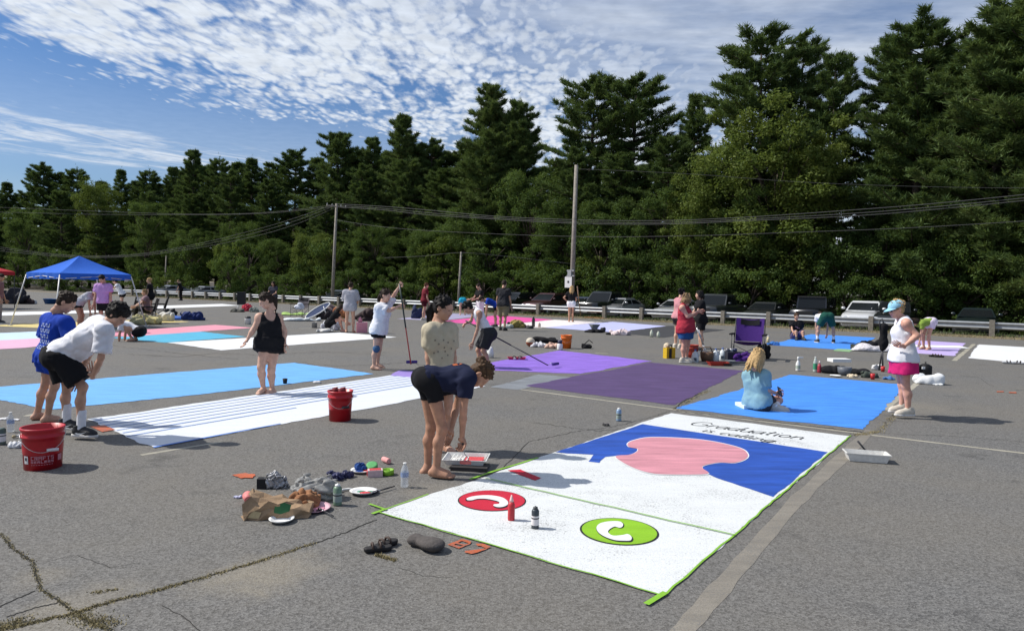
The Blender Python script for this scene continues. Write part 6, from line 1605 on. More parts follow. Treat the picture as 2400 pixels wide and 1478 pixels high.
heap('packet', 'dark blue packet inside the front of the clear plastic bag', 'packet', 737, 1172, (.14, .08, .06), mat('navy_packet', (.02, .04, .12), .4), 7)
heap('foil_bag', 'silver foil pouch with raised handles behind the paper bag', 'bag', 646, 1140, (.15, .12, .13), mat('foil', (.36, .36, .37), .42, .35, var=.3), 8, .4, .045, 44)
g = G(615, 1143); MB().box((0, 0, .042), (.075, .07, .084)).build('black_box', mat('matte_black', (.010, .010, .011), .7), label='small matte black box standing left of the silver foil pouch', cat='box', loc=tuple(g), rz=.1)
heap('work_glove', 'navy blue glove lying left of the paint plates, nearer one', 'glove', 785, 1123, (.13, .10, .06), mat('navy_rubber', (.025, .028, .09), .5), 9, .2, .04, 40)
heap('work_glove', 'navy blue glove lying left of the paint plates, farther one', 'glove', 814, 1117, (.10, .09, .055), mat('navy_rubber', (.025, .028, .09), .5), 10, 1.2, .04, 40)
heap('rag', 'blue balled rag on the white plate with blue paint', 'rag', 846, 1102, (.10, .09, .075), mat('blue_rag', (.015, .06, .22), .9), 12, .2, .03, 40)
g = G(879, 1115); bx = thing('paint_box', 'red and white carton lying beside the lime tape roll', 'box', g, .25); MB().box((0, 0, .03), (.13, .08, .06)).build('body', mat('pinkish_card', (.62, .45, .45), .7), bx); MB().box((.0, .0, .0615), (.10, .06, .004)).build('window', REDW, bx); MB().box((-.068, 0, .03), (.006, .06, .04)).build('end_flap', mat('red_card', (.5, .05, .06), .7), bx)
heap('scrap', 'lavender paper scrap at the far left of the paper bag', 'paper', 558, 1166, (.07, .05, .02), mat('lav_paper', (.45, .45, .60), .8), 13)
MB().tube([(-.04, -.05, .012), (-.03, .0, .014), (.01, .03, .013), (.045, .02, .012)], .009, 7).build('handle_piece', WPL, label='curved white plastic handle lying right of the sage can', cat='handle', loc=tuple(G(812, 1151)))
heap('cloth', 'dark rag on the asphalt at the left edge of the mural', 'rag', 1419, 997, (.09, .07, .03), mat('dark_rag', (.03, .03, .03), .9), 14)
heap('cloth', 'white rag on the sky blue stall near its front edge', 'rag', 743, 897, (.14, .10, .04), mat('white_rag', (.70, .70, .70), .9), 15)
heap('cloth', 'white rag beside the left red bucket', 'rag', 40, 1048, (.15, .12, .06), mat('white_rag', (.70, .70, .70), .9), 16, .3, .03, 30)
heap('scrap', 'white paper scrap behind the clear bottle at the left', 'paper', 38, 985, (.09, .05, .02), PAPERW, 17); heap('scrap', 'pale paper scrap at the left edge behind the clear bottle', 'paper', 8, 983, (.10, .06, .03), PAPERW, 18)
lat('cup', 'small black cup standing on the sky blue stall behind the bare feet', 'cup', 668, 899, [(.030, 0), (.042, .085), (.039, .085), (.028, .01)], mat('matte_black', (.010, .010, .011), .7))


def tray(label, px, py, L, W, H, m, paint=None, rz=0.0, ribs=True):
    g = G(px, py); o = thing('paint_tray', label, 'paint tray', (g[0], g[1], .004), rz); t = .006; a, b = L / 2, W / 2; s = .86
    mb = MB(); vs = []
    for k, z, e in ((s, 0, 0), (1, H, 0), (1.05, H, 0), (1.05, H - .008, 0)): vs += [(-a * k, -b * k, z), (a * k, -b * k, z), (a * k, b * k, z), (-a * k, b * k, z)]
    fs = [(0, 3, 2, 1)]
    for i in range(3):
        for j in range(4): k = (j + 1) % 4; fs.append((i * 4 + j, i * 4 + k, i * 4 + 4 + k, i * 4 + 4 + j))
    mb.add(vs, fs); ins = [(x * .97, y * .97, max(z, t)) for x, y, z in vs[:8]]; mb.add(ins, [(0, 1, 2, 3)] + [(j, 4 + j, 4 + (j + 1) % 4, (j + 1) % 4) for j in range(4)])
    mb.build('pan', m, o)
    if ribs:
        mb = MB()
        for i in range(6): mb.box((-a * .65 + i * a * .17, 0, t + .012 + .006 * (5 - i)), (a * .05, b * 1.5, .008))
        mb.build('ribs', m, o)
    if paint: MB().prism([(-a * paint[1] + a * paint[2], -b * .78), (a * .78, -b * .78), (a * .78, b * .78), (-a * paint[1] + a * paint[2], b * .78)], t, t + .02).build('paint_pool', paint[0], o)
    return o


t1 = tray('white paint tray with red paint beside the bare feet at the mural', 1093, 1091, .40, .25, .055, WPL, (REDW, .1, .0), -.10)
t1.rotation_euler = (.05, -.02, -.12); t1.location.z = .035
MB().box((0, 0, .02), (.34, .20, .035)).build('tray_block', mat('dark_block', (.04, .035, .035), .6), label='dark low block under the white tray of red paint', cat='paint tray', loc=tuple(G(1102, 1098) + np.array([0, 0, -.002])), rz=-.1)  # plain dark box below the raised white tray
t2 = tray('white paint tray with a brush standing alone on the right asphalt', 2030, 1079, .40, .20, .085, mat('offwhite_plastic', (.66, .65, .62), .5), None, -.24, False)
g2 = G(2030, 1072); o = thing('paint_brush', 'dark handled brush leaning in the lone white tray at the right', 'brush', (g2[0] - .03, g2[1] + .02, .03))
MB().tube([(.05, 0, .02), (.0, .01, .08), (-.045, .02, .135)], [.010, .009, .011], 7).build('handle', DKM, o); MB().box((.062, 0, .012), (.05, .03, .018)).build('bristles', mat('tan_bristle', (.4, .33, .2), .9), o)
# the roller in the hand of the bending person
A, B = PD(1085, 1036, 6.06), PD(1091, 1083, 6.10); A, B = Vector(A), Vector(B); o = thing('paint_roller', 'small paint roller held over the tray by the bending person', 'roller', A)
MB().tube([(0, 0, .05), (0, 0, -.03)], .013, 8).build('handle', DKM, o); MB().tube([(0, 0, -.03), (B - A) * .55, (B - A) * .8 + Vector((.03, 0, 0)), (B - A) * .95 + Vector((.03, 0, 0))], .004, 5).build('frame', SILV, o); MB().lathe([(.016, -.05), (.018, 0), (.016, .05)], 10, 0, Matrix.Translation((B - A)) @ Matrix.Rotation(rad(90), 4, 'Y')).build('roller_cover', mat('pink_nap', (.55, .15, .14), .9), o)


def pole(label, a, b, r, m, tip=None, cat='roller pole', name='roller_pole', head=None):
    A, B = Vector(a), Vector(b); d = B - A; o = thing(name, label, cat, B)
    MB().tube([-d, -d * .45], r, 7).build('handle', m, o); MB().tube([-d * .45, (0, 0, 0)], r * .8, 7).build('shaft', tip or m, o)
    if head: MB().lathe([(.026, -.11), (.030, -.10), (.030, .10), (.026, .11)], 10, 0, Matrix.Translation((head[1], head[2], .032)) @ Matrix.Rotation(head[3], 4, 'Z') @ Matrix.Rotation(rad(90), 4, 'Y')).build('roller_cover', head[0], o); MB().tube([(0, 0, 0), (head[1] * .5, head[2] * .5, .06), (head[1], head[2], .035)], .006, 5).build('frame', SILV, o)
    return o


pole('upright dark roller pole with red lower end held by the person in oversized white', PD(936, 664, 13.85), PD(963, 853, 13.75), .016, mat('pole_dark', (.02, .035, .03), .4), mat('pole_red', (.42, .05, .04), .4), head=(mat('purple_nap', (.06, .035, .20), .9), .0, .12, .3))
pole('long black roller pole slanting down onto the light violet stall', PD(1091, 751, 14.75), G(1284, 861) + np.array([0, 0, .05]), .015, DKM, None, head=(mat('purple_nap', (.06, .035, .20), .9), .16, .0, .9))
pole('pale wooden pole leaning by the girl in white shorts', PD(1353, 672, 35.6), G(1361, 741) + np.array([0, 0, .02]), .03, mat('pole_wood', (.36, .26, .16), .7))
pole('silver pole propped between the coral tank top and the black tee', PD(1633, 768, 17.4), G(1662, 842) + np.array([0, 0, .02]), .018, SILV); pole('second thin pole propped beside the silver one', PD(1638, 772, 17.9), G(1654, 838) + np.array([0, 0, .02]), .016, mat('pole_grey', (.30, .28, .30), .4))
# shoes lying about
SLW = 1.0


def slipper(label, px, py, L, rz, m, strap=None, up=False):
    g = G(px, py); o = thing('slipper', label, 'shoe', (g[0], g[1], .0), rz); k = L / .28
    f = Fld((-.09, -.17, -.01), (.09, .17, .12), .008)
    f.cap((0, -.09, .035), (0, .08, .035), .038, .046, k=.03) if not up else f.cap((0, -.10, .022), (0, .08, .024), .022, .026, k=.03)
    if up: f.ell((0, .040, .034), (.052, .092, .024), k=.03); f.ell((0, -.10, .030), (.040, .045, .022), k=.03)
    f.cut((0, 0, .004), (0, 0, -1)); f.cut((0, 0, .05 if not up else .1), (0, 0, 1)); v, q = f.mesh(); link('sole' if not up else 'body', npmesh('sole', v * k * np.array([SLW, 1, 1 + (SLW - 1) * .6]), q, m), o)
    if strap:
        for y in (.02, -.05): MB().tube([(-.045 * k, y * k, .04 * k), (-.03 * k, y * k, .075 * k), (.0, y * k, .085 * k), (.03 * k, y * k, .075 * k), (.045 * k, y * k, .04 * k)], .011 * k, 6).build('strap', strap, o)


DKGR = mat('grey_felt', (.085, .075, .070), .95, var=.25, scale=40, bump=.3); BRN = mat('brown_strap', (.07, .045, .035), .7)
ga, gb = G(958, 1270), G(1042, 1297); SLW = 1.45; slipper('grey felt slipper lying sole up beside the orange stall number', 1000, 1285, .29, math.atan2(gb[1] - ga[1], gb[0] - ga[0]) - math.pi / 2, DKGR, None, True); SLW = 1.0
slipper('black sandal with brown straps and white edge, nearer of the pair', 886, 1292, .20, rad(-70), mat('sandal_black', (.02, .018, .018), .7), BRN); slipper('black sandal with brown straps leaning behind its mate', 905, 1281, .20, rad(-40), mat('sandal_black', (.02, .018, .018), .7), BRN)
slipper('grey sneaker standing by the plain white stall, left of the pair', 2362, 852, .28, rad(60), mat('grey_sneaker', (.30, .31, .33), .8), BRN, True); slipper('grey sneaker standing by the plain white stall, right of the pair', 2386, 853, .28, rad(40), mat('grey_sneaker2', (.26, .27, .29), .8), BRN, True)
slipper('dark sandal lying on the edge of the lilac stall, left one', 2188, 836, .28, rad(80), mat('sandal_black', (.02, .018, .018), .7), BRN); slipper('dark sandal lying on the edge of the lilac stall, right one', 2201, 837, .28, rad(70), mat('sandal_black', (.02, .018, .018), .7), BRN)
# ------------------------------------------------------------------ camp chairs
def camp_chair(label, px, py, rz, m, trim, W=.62, H=.92, flag=None):
    g = G(px, py); o = thing('camp_chair', label, 'camp chair', g, rz); w = W / 2; zs = .40     # faces +x
    mb = MB(); vs = []; n = 6
    for i in range(n + 1):
        t = i / n
        for k in range(n + 1):
            q = k / n * 2 - 1; vs.append((.24 - .46 * t, q * w * .88, zs + .06 - .09 * math.sin(math.pi * t) * (1 - q * q * .6) - .03 * t))
    mb.add(vs, [(i * (n + 1) + k, i * (n + 1) + k + 1, (i + 1) * (n + 1) + k + 1, (i + 1) * (n + 1) + k) for i in range(n) for k in range(n)], smooth=True); mb.build('seat', m, o)
    mb = MB(); vs = []
    for i in range(n + 1):
        t = i / n
        for k in range(n + 1):
            q = k / n * 2 - 1; vs.append((-.22 - .16 * t - .05 * (1 - q * q), q * w * .92, zs + .04 + (H - zs) * t - .04 * t * (1 - q * q)))
    mb.add(vs, [(i * (n + 1) + k, i * (n + 1) + k + 1, (i + 1) * (n + 1) + k + 1, (i + 1) * (n + 1) + k) for i in range(n) for k in range(n)], smooth=True); bk = mb.build('backrest', m, o)
    mb = MB(); vs = []
    for t in (.72, .96):
        for k in range(7): q = k / 6 * 2 - 1; vs.append((-.22 - .16 * t - .05 * (1 - q * q) + .008, q * w * .62, zs + .04 + (H - zs) * t - .04 * t * (1 - q * q)))
    mb.add(vs, [(k, k + 1, k + 8, k + 7) for k in range(6)], smooth=True); mb.build('headband', trim, bk)
    for s in (-1, 1):
        MB().tube([(-.24, s * w, zs), (-.40, s * w * .96, H + .02)], .012, 6).build('back_post', DKM, o)
        MB().box((.0, s * (w + .02), zs + .235), (.52, .09, .03)).build('armrest', trim, o)
        MB().tube([(.26, s * w, 0.01), (.24, s * w, zs + .23)], .011, 6).build('leg', DKM, o); MB().tube([(-.24, s * w, 0.01), (-.24, s * w, zs + .23)], .011, 6).build('leg', DKM, o)
        MB().tube([(.26, s * w, .05), (-.24, s * w, zs)], .009, 5).build('brace', DKM, o)
    MB().tube([(.26, -w, .05), (.25, w, zs)], .009, 5).build('brace', DKM, o); MB().tube([(.26, w, .05), (.25, -w, zs)], .009, 5).build('brace', DKM, o)
    return o


PURP = fabric('purple', (.060, .024, .165)); BKF = fabric('chair_black', (.014, .014, .016)); ch = camp_chair('purple camp chair with black armrests behind the blonde seated person', 1752, 842, rad(-115), PURP, BKF, .74, 1.0)
lat('cup', 'white cup standing on the seat of the purple camp chair', 'cup', 1757, 836, [(.035, 0), (.042, .16), (.040, .16), (.033, .01)], WPL, z=.42)
heap('bag', 'black bag hanging low on the right of the purple camp chair', 'bag', 1790, 840, (.30, .25, .42), BKF, 31, 0, .02, 20)
heap('bag', 'purple carry bag crumpled under the purple camp chair', 'bag', 1742, 848, (.45, .30, .22), fabric('purple_dark', (.06, .02, .15)), 32, .2, .03, 26)
camp_chair('black camp chair under the person in dusty pink', 345, 757, rad(215), BKF, BKF, .66, .95); camp_chair('empty black camp chair left of the person in dusty pink', 312, 752, rad(250), BKF, fabric('white_band', (.5, .5, .5)), .62, .95)
camp_chair('black camp chair beyond the person in dusty pink', 372, 745, rad(200), BKF, BKF, .6, .95); camp_chair('dark camp chair with a white towel left of the white framed lounger', 702, 742, rad(250), fabric('chair_grey', (.10, .09, .10)), BKF, .70, .92)
tw = G(702, 742); heap('towel', 'white towel draped over the dark camp chair', 'towel', 701, 745, (.42, .16, .36), fabric('towel', (.66, .68, .74)), 33, .3, .02, 20, base=.42)
# white framed lounger
g = G(742, 748); lg = thing('lounger', 'white rimmed folding lounger tipped on its side by the supplies', 'lounger', g, rad(20))
P = [(.62 * math.cos(a) * .9 + .05, .16 * math.sin(a), .42 + .55 * math.cos(a) * .62 + .16 * math.sin(a)) for a in np.linspace(0, 6.283, 25)]
MB().tube(P, .028, 7).build('rim', WPL, lg); MB().add([(.05, 0, .42)] + P[:-1], [(0, i + 1, (i + 1) % 24 + 1) for i in range(24)]).build('sling', fabric('sling', (.06, .08, .15)), lg)
MB().tube([(-.3, .1, .25), (-.42, .2, 0)], .018, 6).build('leg', WPL, lg); MB().tube([(.3, -.1, .62), (.5, -.25, 0)], .018, 6).build('leg', WPL, lg)
# jugs, boxes, bottles around the purple chair
JUG = mat('jug_plastic', (.62, .66, .68), .4, var=.05)


def jug(label, px, py, m=JUG, k=1.0, lab=True):
    g = G(px, py); o = thing('jug', label, 'jug', g, face_cam(g))
    MB().lathe([(.075 * k, 0), (.082 * k, .01), (.082 * k, .17 * k), (.055 * k, .23 * k), (.022 * k, .265 * k), (.022 * k, .285 * k)], 16).build('body', m, o); MB().lathe([(.026 * k, .28 * k), (.026 * k, .31 * k)], 10).build('cap', BLUEL, o)
    MB().tube([(.03 * k, .04 * k, .26 * k), (.02 * k, .085 * k, .24 * k), (.03 * k, .092 * k, .16 * k)], .012 * k, 6).build('handle', m, o)
    if lab: MB().box((.081 * k, 0, .08 * k), (.012, .07 * k, .075 * k)).build('label', mat('jug_label', (.05, .07, .10), .6), o)


jug('white gallon jug with dark label beside the red bucket', 1629, 849); jug('white gallon jug right of the brown basket, left of two', 1677, 846, lab=False); jug('white gallon jug with blue label nearest the purple camp chair', 1693, 844)
g = G(1656, 846); bk = thing('basket', 'brown woven basket with dark opening between the white jugs', 'basket', g, .1); MB().lathe([(.12, 0), (.15, .10), (.16, .22), (.145, .22), (.13, .04)], 14).build('body', mat('wicker', (.17, .10, .06), .9, var=.4, scale=40, bump=.6), bk); MB().tube([(-.15, 0, .2), (-.09, 0, .34), (.09, 0, .34), (.15, 0, .2)], .014, 6).build('handle', mat('wicker', (.17, .10, .06), .9), bk); MB().ball((0, 0, .16), (.12, .12, .07), 10).build('contents', DKPAINT, bk)
tray('red paint tray at the back edge of the plum stall', 1682, 856, .44, .26, .075, mat('red_tray', (.42, .035, .02), .5), None, .05); tray('black paint tray peeking out right of the red tray', 1703, 857, .20, .16, .05, BLKP, None, .1, False)
tray('silver paint tray below the purple camp chair', 1728, 850, .50, .30, .05, mat('alu_tray', (.40, .42, .43), .35, .6), None, .0)
g = G(1714, 845); cr_ = thing('crate', 'dark crate of paint tins left of the purple camp chair', 'crate', g, .2); MB().box((0, 0, .11), (.34, .26, .22)).build('body', mat('dark_crate', (.025, .025, .035), .6), cr_)
for i, c in enumerate(((.10, .10, .12), (.4, .4, .42), (.03, .04, .10))): MB().lathe([(.05, .2), (.05, .30)], 12, 0, Matrix.Translation((-.1 + .1 * i, .02, 0))).build('tin', mat('tin%d' % i, c, .4, .3), cr_)
g = G(1568, 839); yb = thing('jerry_can', 'yellow and black jerry can left of the coral tank top', 'jerry can', g, .35); MB().box((0, 0, .135), (.25, .17, .27)).build('body', mat('yellow_plastic', (.62, .40, .015), .5), yb); MB().box((-.02, -.088, .13), (.075, .012, .24)).build('stripe', BLKP, yb); MB().tube([(-.08, 0, .27), (-.06, 0, .33), (.06, 0, .33), (.08, 0, .27)], .016, 6).build('handle', BLKP, yb)
heap('cloth', 'pale cloth resting on top of the yellow jerry can', 'cloth', 1562, 839, (.14, .12, .16), fabric('tan_cloth', (.60, .50, .36)), 34, 0, .02, 20, base=.26)
lat('spray_bottle', 'white trigger spray bottle standing behind the bright blue stall', 'spray bottle', 1870, 869, [(.045, 0), (.048, .01), (.048, .16), (.022, .22), (.020, .235)], WPL, cap=([(.022, .235), (.024, .30), (.012, .31)], WPL)); tgt = [o for o in COL.objects if o.name.startswith('spray_bottle')][-1]
MB().box((.045, 0, .295), (.11, .03, .03)).build('trigger', WPL, tgt); MB().lathe([(.0485, .05), (.0485, .12)], 16, cap0=False, cap1=False).build('label', mat('sage_label', (.36, .42, .36), .6), tgt)
lat('bottle', 'clear bottle with green label behind the bright blue stall', 'bottle', 1910, 872, [(.040, 0), (.042, .02), (.042, .20), (.026, .27), (.014, .31)], mat('frost', (.55, .62, .58), .3, alpha=.7), cap=([(.016, .31), (.016, .335)], WPL), extra=[('label', [(.0425, .06), (.0425, .19)], mat('green_label', (.05, .28, .15), .5))])
lat('bottle', 'short red bottle with pale cap right of the green labelled one', 'bottle', 1920, 873, [(.040, 0), (.042, .02), (.040, .13), (.020, .19)], mat('red_sauce', (.32, .03, .05), .4), cap=([(.020, .19), (.014, .25)], mat('pinkwhite', (.66, .52, .52), .5)))
heap('bag', 'black tote bag by the far edge of the bright blue stall', 'bag', 1952, 874, (.55, .30, .20), BKF, 35, .1, .02, 20)
g = G(1966, 867); MB().box((0, 0, .0), (.42, .26, .07)).build('carton', PAPERW, label='flat white carton lying on the black tote bag', cat='carton', loc=(g[0], g[1], .225), rz=.05)
lat('bowl', 'dark grey bowl standing among the bags by the bright blue stall', 'bowl', 1979, 879, [(.09, 0), (.13, .06), (.14, .17), (.13, .17), (.11, .05)], mat('slate_bowl', (.11, .12, .14), .5))
heap('clothes', 'heap of black clothes right of the grey bowl', 'clothes', 2012, 877, (.55, .35, .13), BKF, 36, .1, .03, 22); heap('clothes', 'dark green cloth beside the red cup', 'clothes', 2035, 884, (.32, .22, .12), fabric('moss', (.07, .085, .07)), 37, .3, .03, 24)
heap('cloth', 'small tan rag in front of the black clothes', 'rag', 1998, 884, (.20, .14, .07), fabric('tan_cloth', (.60, .50, .36)), 38); heap('cloth', 'white rag by the black stand', 'rag', 2055, 866, (.22, .16, .13), fabric('white_rag2', (.68, .68, .68)), 39)
lat('cup', 'red cup standing at the far edge of the bright blue stall', 'cup', 2045, 889, [(.035, 0), (.045, .115), (.042, .115), (.033, .01)], mat('cup_red', (.48, .02, .025), .45)); lat('cup', 'second red cup behind the black clothes', 'cup', 2069, 871, [(.035, 0), (.045, .115), (.042, .115), (.033, .01)], mat('cup_red', (.48, .02, .025), .45))
heap('cloth', 'blue rag left of the magenta shorts at the far edge of the stall', 'rag', 2082, 889, (.24, .16, .06), fabric('blue_rag2', (.07, .16, .36)), 40)
heap('cloth', 'big white cloth heap right of the magenta shorts', 'cloth', 2172, 899, (.52, .34, .20), fabric('white_sheet', (.74, .75, .75)), 41, .0, .035, 22, 7); heap('cloth', 'thin tail of the white cloth lying flat', 'cloth', 2198, 902, (.22, .12, .03), fabric('white_sheet', (.74, .75, .75)), 42)
g = G(2168, 878); pt = thing('pot', 'black lidded pot behind the white cloth heap', 'pot', g); MB().lathe([(.12, 0), (.13, .02), (.13, .18), (.12, .20)], 18).build('body', mat('matte_black', (.010, .010, .011), .7), pt); MB().lathe([(.12, .20), (.06, .235), (.015, .245), (.015, .28)], 14).build('lid', mat('matte_black', (.010, .010, .011), .7), pt); MB().box((-.09, -.10, .16), (.08, .02, .05)).build('label', PAPERW, pt)
lat('flask', 'dark steel flask left of the black lidded pot', 'flask', 2148, 878, [(.045, 0), (.045, .22), (.030, .26), (.030, .30)], mat('flask', (.03, .04, .045), .35, .4))
# black stand / folded chair beside the cap
g = G(2066, 868); fs_ = thing('folded_chair', 'black folded chair in its bag standing left of the white sleeveless top', 'folded chair', g, .2)
f = Fld((-.25, -.25, .25), (.25, .25, 1.35), .025); f.cap((0, 0, .50), (.02, 0, 1.00), .060, .072, k=.02); f.ell((.03, 0, .62), (.09, .08, .12), k=.05); f.wrinkle(.014, 26, 5); v, q = f.mesh(); link('bag', npmesh('bag', v, q, BKF), fs_)
for a in (0.3, 2.4, 4.5): MB().tube([(0, 0, .5), (.05 * math.cos(a), .05 * math.sin(a), 0)], .017, 6).build('leg', DKM, fs_)
MB().tube([(.02, 0, 1.04), (.0, .05, 1.16), (-.06, .05, 1.14), (-.08, 0, .94)], .016, 6).build('strap', DKM, fs_)
heap('clothes', 'white and black clothes heaped at the corner of the far blue stall', 'clothes', 2030, 822, (1.3, .7, .16), fabric('mixed_white', (.55, .53, .55), .5), 43, .1, .03, 22, 8); heap('clothes', 'black jacket on top of the white clothes by the far blue stall', 'clothes', 2040, 815, (.9, .5, .24), BKF, 44, .3, .03, 24); heap('clothes', 'dark strap bag at the left end of the clothes by the far blue stall', 'bag', 2010, 817, (.45, .35, .18), fabric('dk_olive', (.06, .065, .05)), 45)
MB().prism([(-1.2, -.5), (1.1, -.6), (1.4, .4), (-1.0, .5)], 0, .018).build('paper_sheet', PAPERW, label='white paper sheet lying on the lilac stall', cat='paper', loc=tuple(G(2168, 812) + np.array([0, 0, .006])), rz=.0)
heap('bag', 'blue rolled tarp at the left corner of the far blue stall', 'tarp', 1812, 808, (.35, .25, .12), fabric('tarp_blue', (.04, .14, .40)), 46); lat('bottle', 'small bottle with white cap at the left corner of the far blue stall', 'bottle', 1800, 806, [(.05, 0), (.05, .18), (.02, .24)], mat('yellowish', (.6, .5, .3), .5), cap=([(.022, .24), (.022, .28)], WPL))
# middle clutter
g = G(1243, 812); bl = thing('ball', 'brown and white ball left of the orange bucket', 'ball', g); MB().ball((0, 0, .13), .13, 18).build('body', mat('ball_brown', (.24, .06, .03), .6), bl); MB().ball((0, 0, .135), (.131, .131, .129), 18, half=True).build('panel', mat('ball_pale', (.52, .47, .38), .7), bl)
heap('clothes', 'black jacket lying between the ball and the orange bucket', 'clothes', 1277, 803, (.9, .35, .16), BKF, 47, -.1, .03, 22); heap('clothes', 'grey white shirt lying in front of the black jacket', 'clothes', 1263, 813, (.45, .25, .14), fabric('offwhite', (.55, .55, .58)), 48, .1, .03, 24); heap('clothes', 'peach coloured towel left of the orange bucket', 'towel', 1293, 816, (.45, .25, .15), fabric('peach', (.60, .40, .32)), 49, .1, .03, 24)
lat('bottle', 'white bottle with dark lid standing against the orange bucket', 'bottle', 1312, 820, [(.075, 0), (.08, .02), (.08, .15), (.06, .18)], WPL, cap=([(.065, .18), (.06, .26)], mat('navy_lid', (.02, .02, .06), .5)))
tb_ = heap('bag', 'low black tool bag with a stiff handle right of the orange bucket', 'bag', 1376, 816, (.30, .24, .15), BKF, 50, .1, .02, 20); MB().tube([(-.1, 0, .1), (.05, 0, .24), (.16, 0, .16)], .014, 6).build('handle', BKF, tb_)
tray('red paint tray holding two grey shoes on the light violet stall', 1211, 842, .42, .22, .05, mat('pinkred_tray', (.52, .05, .09), .5), None, .0, False); slipper('grey shoe standing in the red tray, left one', 1205, 842, .26, rad(10), mat('grey_sneaker', (.30, .31, .33), .8), BRN, True); slipper('grey shoe standing in the red tray, right one', 1219, 842, .26, rad(-15), mat('grey_sneaker2', (.26, .27, .29), .8), BRN, True)
lat('bottle', 'white bottle behind the legs of the boy in the tank top', 'bottle', 1149, 838, [(.08, 0), (.085, .1), (.06, .22), (.03, .26)], WPL)
BT = lambda lb, px, py, h, r, m: lat('bottle', lb, 'bottle', px, py, [(r, 0), (r, h * .7), (r * .5, h * .9), (r * .5, h)], m, n=10)
BT('pale bottle before the charcoal stall, left of two', 1527, 790, .26, .06, mat('pale_bottle', (.55, .58, .48), .4)); BT('pale bottle before the charcoal stall, right of two', 1543, 791, .22, .06, mat('pale_bottle', (.55, .58, .48), .4)); BT('dark bottle standing on the near edge of the pinkish white stall', 1250, 766, .45, .07, mat('dark_bottle', (.03, .03, .03), .4)); BT('tiny pale bottle right of the dark bottle on the pinkish stall', 1264, 767, .2, .06, mat('tan_bottle', (.5, .42, .36), .4))
lat('bowl', 'dark bowl on a stack before the pale periwinkle stall', 'bowl', 1393, 775, [(.10, 0), (.13, .10), (.24, .26), (.22, .26), (.1, .12)], mat('slate_bowl', (.11, .12, .14), .5)); heap('clothes', 'dark clothes under the bowl before the periwinkle stall', 'clothes', 1393, 779, (.75, .4, .14), BKF, 51); lat('cup', 'small dark cup lying right of the bowl before the periwinkle stall', 'cup', 1413, 777, [(.07, -.08), (.09, .08)], DKM, LY(.4, .09)); heap('clothes', 'low dark cloth left of the pinkish cloth', 'clothes', 1432, 784, (.5, .3, .08), BKF, 52); heap('cloth', 'pinkish white cloth before the charcoal stall', 'cloth', 1456, 785, (.65, .4, .24), fabric('pinkcloth', (.66, .55, .55)), 53)
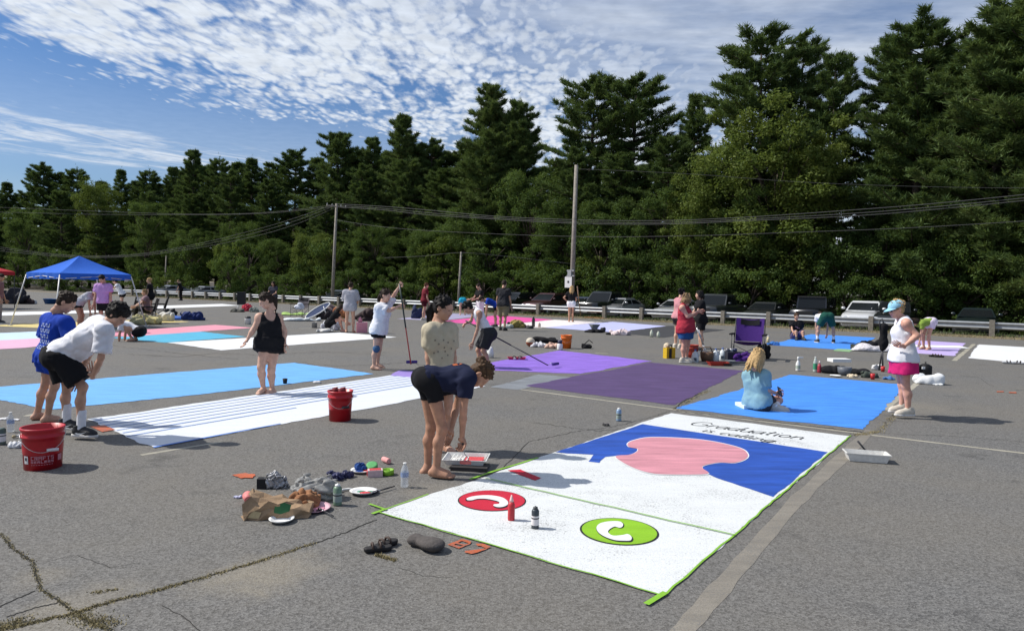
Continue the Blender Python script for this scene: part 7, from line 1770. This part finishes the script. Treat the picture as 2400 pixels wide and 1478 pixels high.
for i, (px, py, sz, c, lb) in enumerate(((1187, 769, (.5, .35, .2), (.55, .58, .52), 'pale cloth beside the shoes of the tall person in khaki'), (1213, 768, (.6, .4, .36), (.28, .22, .06), 'mustard bag before the pinkish white stall'), (1198, 767, (.35, .3, .26), (.04, .04, .045), 'dark bag left of the mustard bag'), (1230, 768, (.45, .3, .12), (.08, .05, .05), 'flat dark cloth right of the mustard bag'), (1241, 770, (.3, .2, .12), (.05, .05, .05), 'small dark pouch left of the dark bottle'),
    (979, 746, (.55, .35, .62), (.02, .03, .08), 'navy backpack standing by the person in maroon'), (860, 752, (.85, .4, .62), (.035, .02, .02), 'dark brown duffel bag right of the grey tee'), (875, 752, (.5, .4, .25), (.03, .03, .03), 'black bag behind the duffel by the grey tee'), (760, 748, (.9, .5, .55), (.025, .02, .022), 'black wagon bag left of the grey tee'), (770, 742, (.7, .4, .7), (.22, .16, .15), 'mauve bags piled behind the crouching person'), (796, 745, (.6, .4, .55), (.45, .16, .06), 'orange bag beside the grey tee'), (788, 752, (.5, .4, .3), (.50, .36, .10), 'yellow towel left of the grey tee'),
    (778, 773, (.62, .5, .50), (.60, .60, .64), 'white sack the black clad person crouches on'), (762, 778, (.55, .35, .12), (.55, .54, .52), 'flat white cloth left of the white sack'), (424, 749, (.95, .5, .16), (.04, .12, .42), 'bright blue cloth on the yellow stall'), (452, 750, (.75, .5, .36), (.012, .03, .14), 'navy bag at the right end of the blue cloth'), (398, 741, (.55, .4, .38), (.015, .015, .017), 'square black bag left of the blue cloth'), (385, 752, (.7, .4, .4), (.60, .58, .52), 'white tote right of the black camp chair'), (330, 760, (.7, .4, .35), (.50, .46, .25), 'pale straw bag under the black camp chair'), (359, 760, (.6, .4, .3), (.55, .48, .22), 'yellowish bag under the person in dusty pink'),
    (578, 729, (.55, .45, .5), (.50, .03, .06), 'small red bag by the far black bin'), (555, 731, (.8, .3, .15), (.07, .07, .06), 'flat dark cloth left of the far red bag'), (595, 731, (.5, .3, .3), (.25, .28, .25), 'grey green bag right of the far red bag'), (700, 752, (1.6, .5, .10), (.62, .66, .68), 'long white cloth before the dark camp chair'), (690, 738, (1.5, .8, .06), (.30, .45, .12), 'lime green mat before the dark camp chair'), (28, 712, (1.5, .8, .95), (.022, .022, .03), 'pile of dark chairs at the left behind the canopy leg'), (60, 712, (.9, .5, .35), (.05, .03, .03), 'dark bags between the canopy leg and the blue tub'), (75, 712, (.6, .4, .35), (.55, .55, .55), 'white bag left of the blue tub'))):
    heap('cloth' if 'cloth' in lb or 'towel' in lb or 'mat ' in lb else 'bag', lb, 'cloth' if 'cloth' in lb or 'towel' in lb or 'mat ' in lb else 'bag', px, py, sz, mat('heap_%d' % i, c, .85, var=.25, scale=12), 60 + i, .1 * (i % 5), .03, 24)
lat('tub', 'blue plastic tub standing under the canopy beside the near leg', 'tub', 118, 712, [(.30, 0), (.42, .34), (.44, .34), (.40, .30)], mat('blue_tub', (.02, .10, .30), .5))
g = G(848, 779); pk_ = thing('cooler', 'pink cooler with a pink jug on top, right of the grey tee', 'cooler', g, .3); MB().box((0, 0, .17), (.36, .28, .34)).build('body', mat('pink_plastic', (.62, .24, .30), .5), pk_); MB().box((0, 0, .35), (.38, .30, .03)).build('lid', mat('pink_lid', (.68, .34, .40), .5), pk_); MB().lathe([(.07, .365), (.07, .46), (.03, .52), (.03, .55)], 12, 0, Matrix.Translation((-.06, 0, 0))).build('jug', mat('pink_plastic', (.62, .24, .30), .5), pk_)
lat('paint_can', 'open paint can standing left of the white sack', 'paint can', 737, 768, [(.10, 0), (.10, .20), (.105, .21), (.095, .21), (.09, .1)], mat('can_grey', (.30, .30, .30), .4, .4)); lat('paint_can', 'white paint can with dark rim beside the elbow of the woman in black', 'paint can', 581, 760, [(.12, 0), (.12, .22), (.125, .24), (.11, .24), (.1, .1)], WPL, cap=([(.115, .24), (.10, .32)], DKM))
g = G(566, 727); bn = thing('bin', 'black square bin on thin legs far off beside the red bag', 'bin', g, .2); MB().box((0, 0, .72), (.45, .40, .75)).build('body', BLKP, bn)
for x in (-.18, .18):
    for y in (-.15, .15): MB().tube([(x, y, .36), (x * 1.2, y * 1.2, 0)], .02, 5).build('leg', WPL, bn)
MB().box((0, 0, .14), (1.6, .08, .22)).build('yellow_board', mat('yellow_board', (.60, .38, .08), .6), label='yellow board lying behind the oversized white tee', cat='board', loc=tuple(G(885, 740)), rz=-.3)
MB().box((0, 0, .02), (1.2, .35, .04)).build('orange_board', mat('orange_board', (.50, .17, .05), .6), label='orange board lying at the foot of the guardrail', cat='board', loc=tuple(G(1394, 745)), rz=-.5)
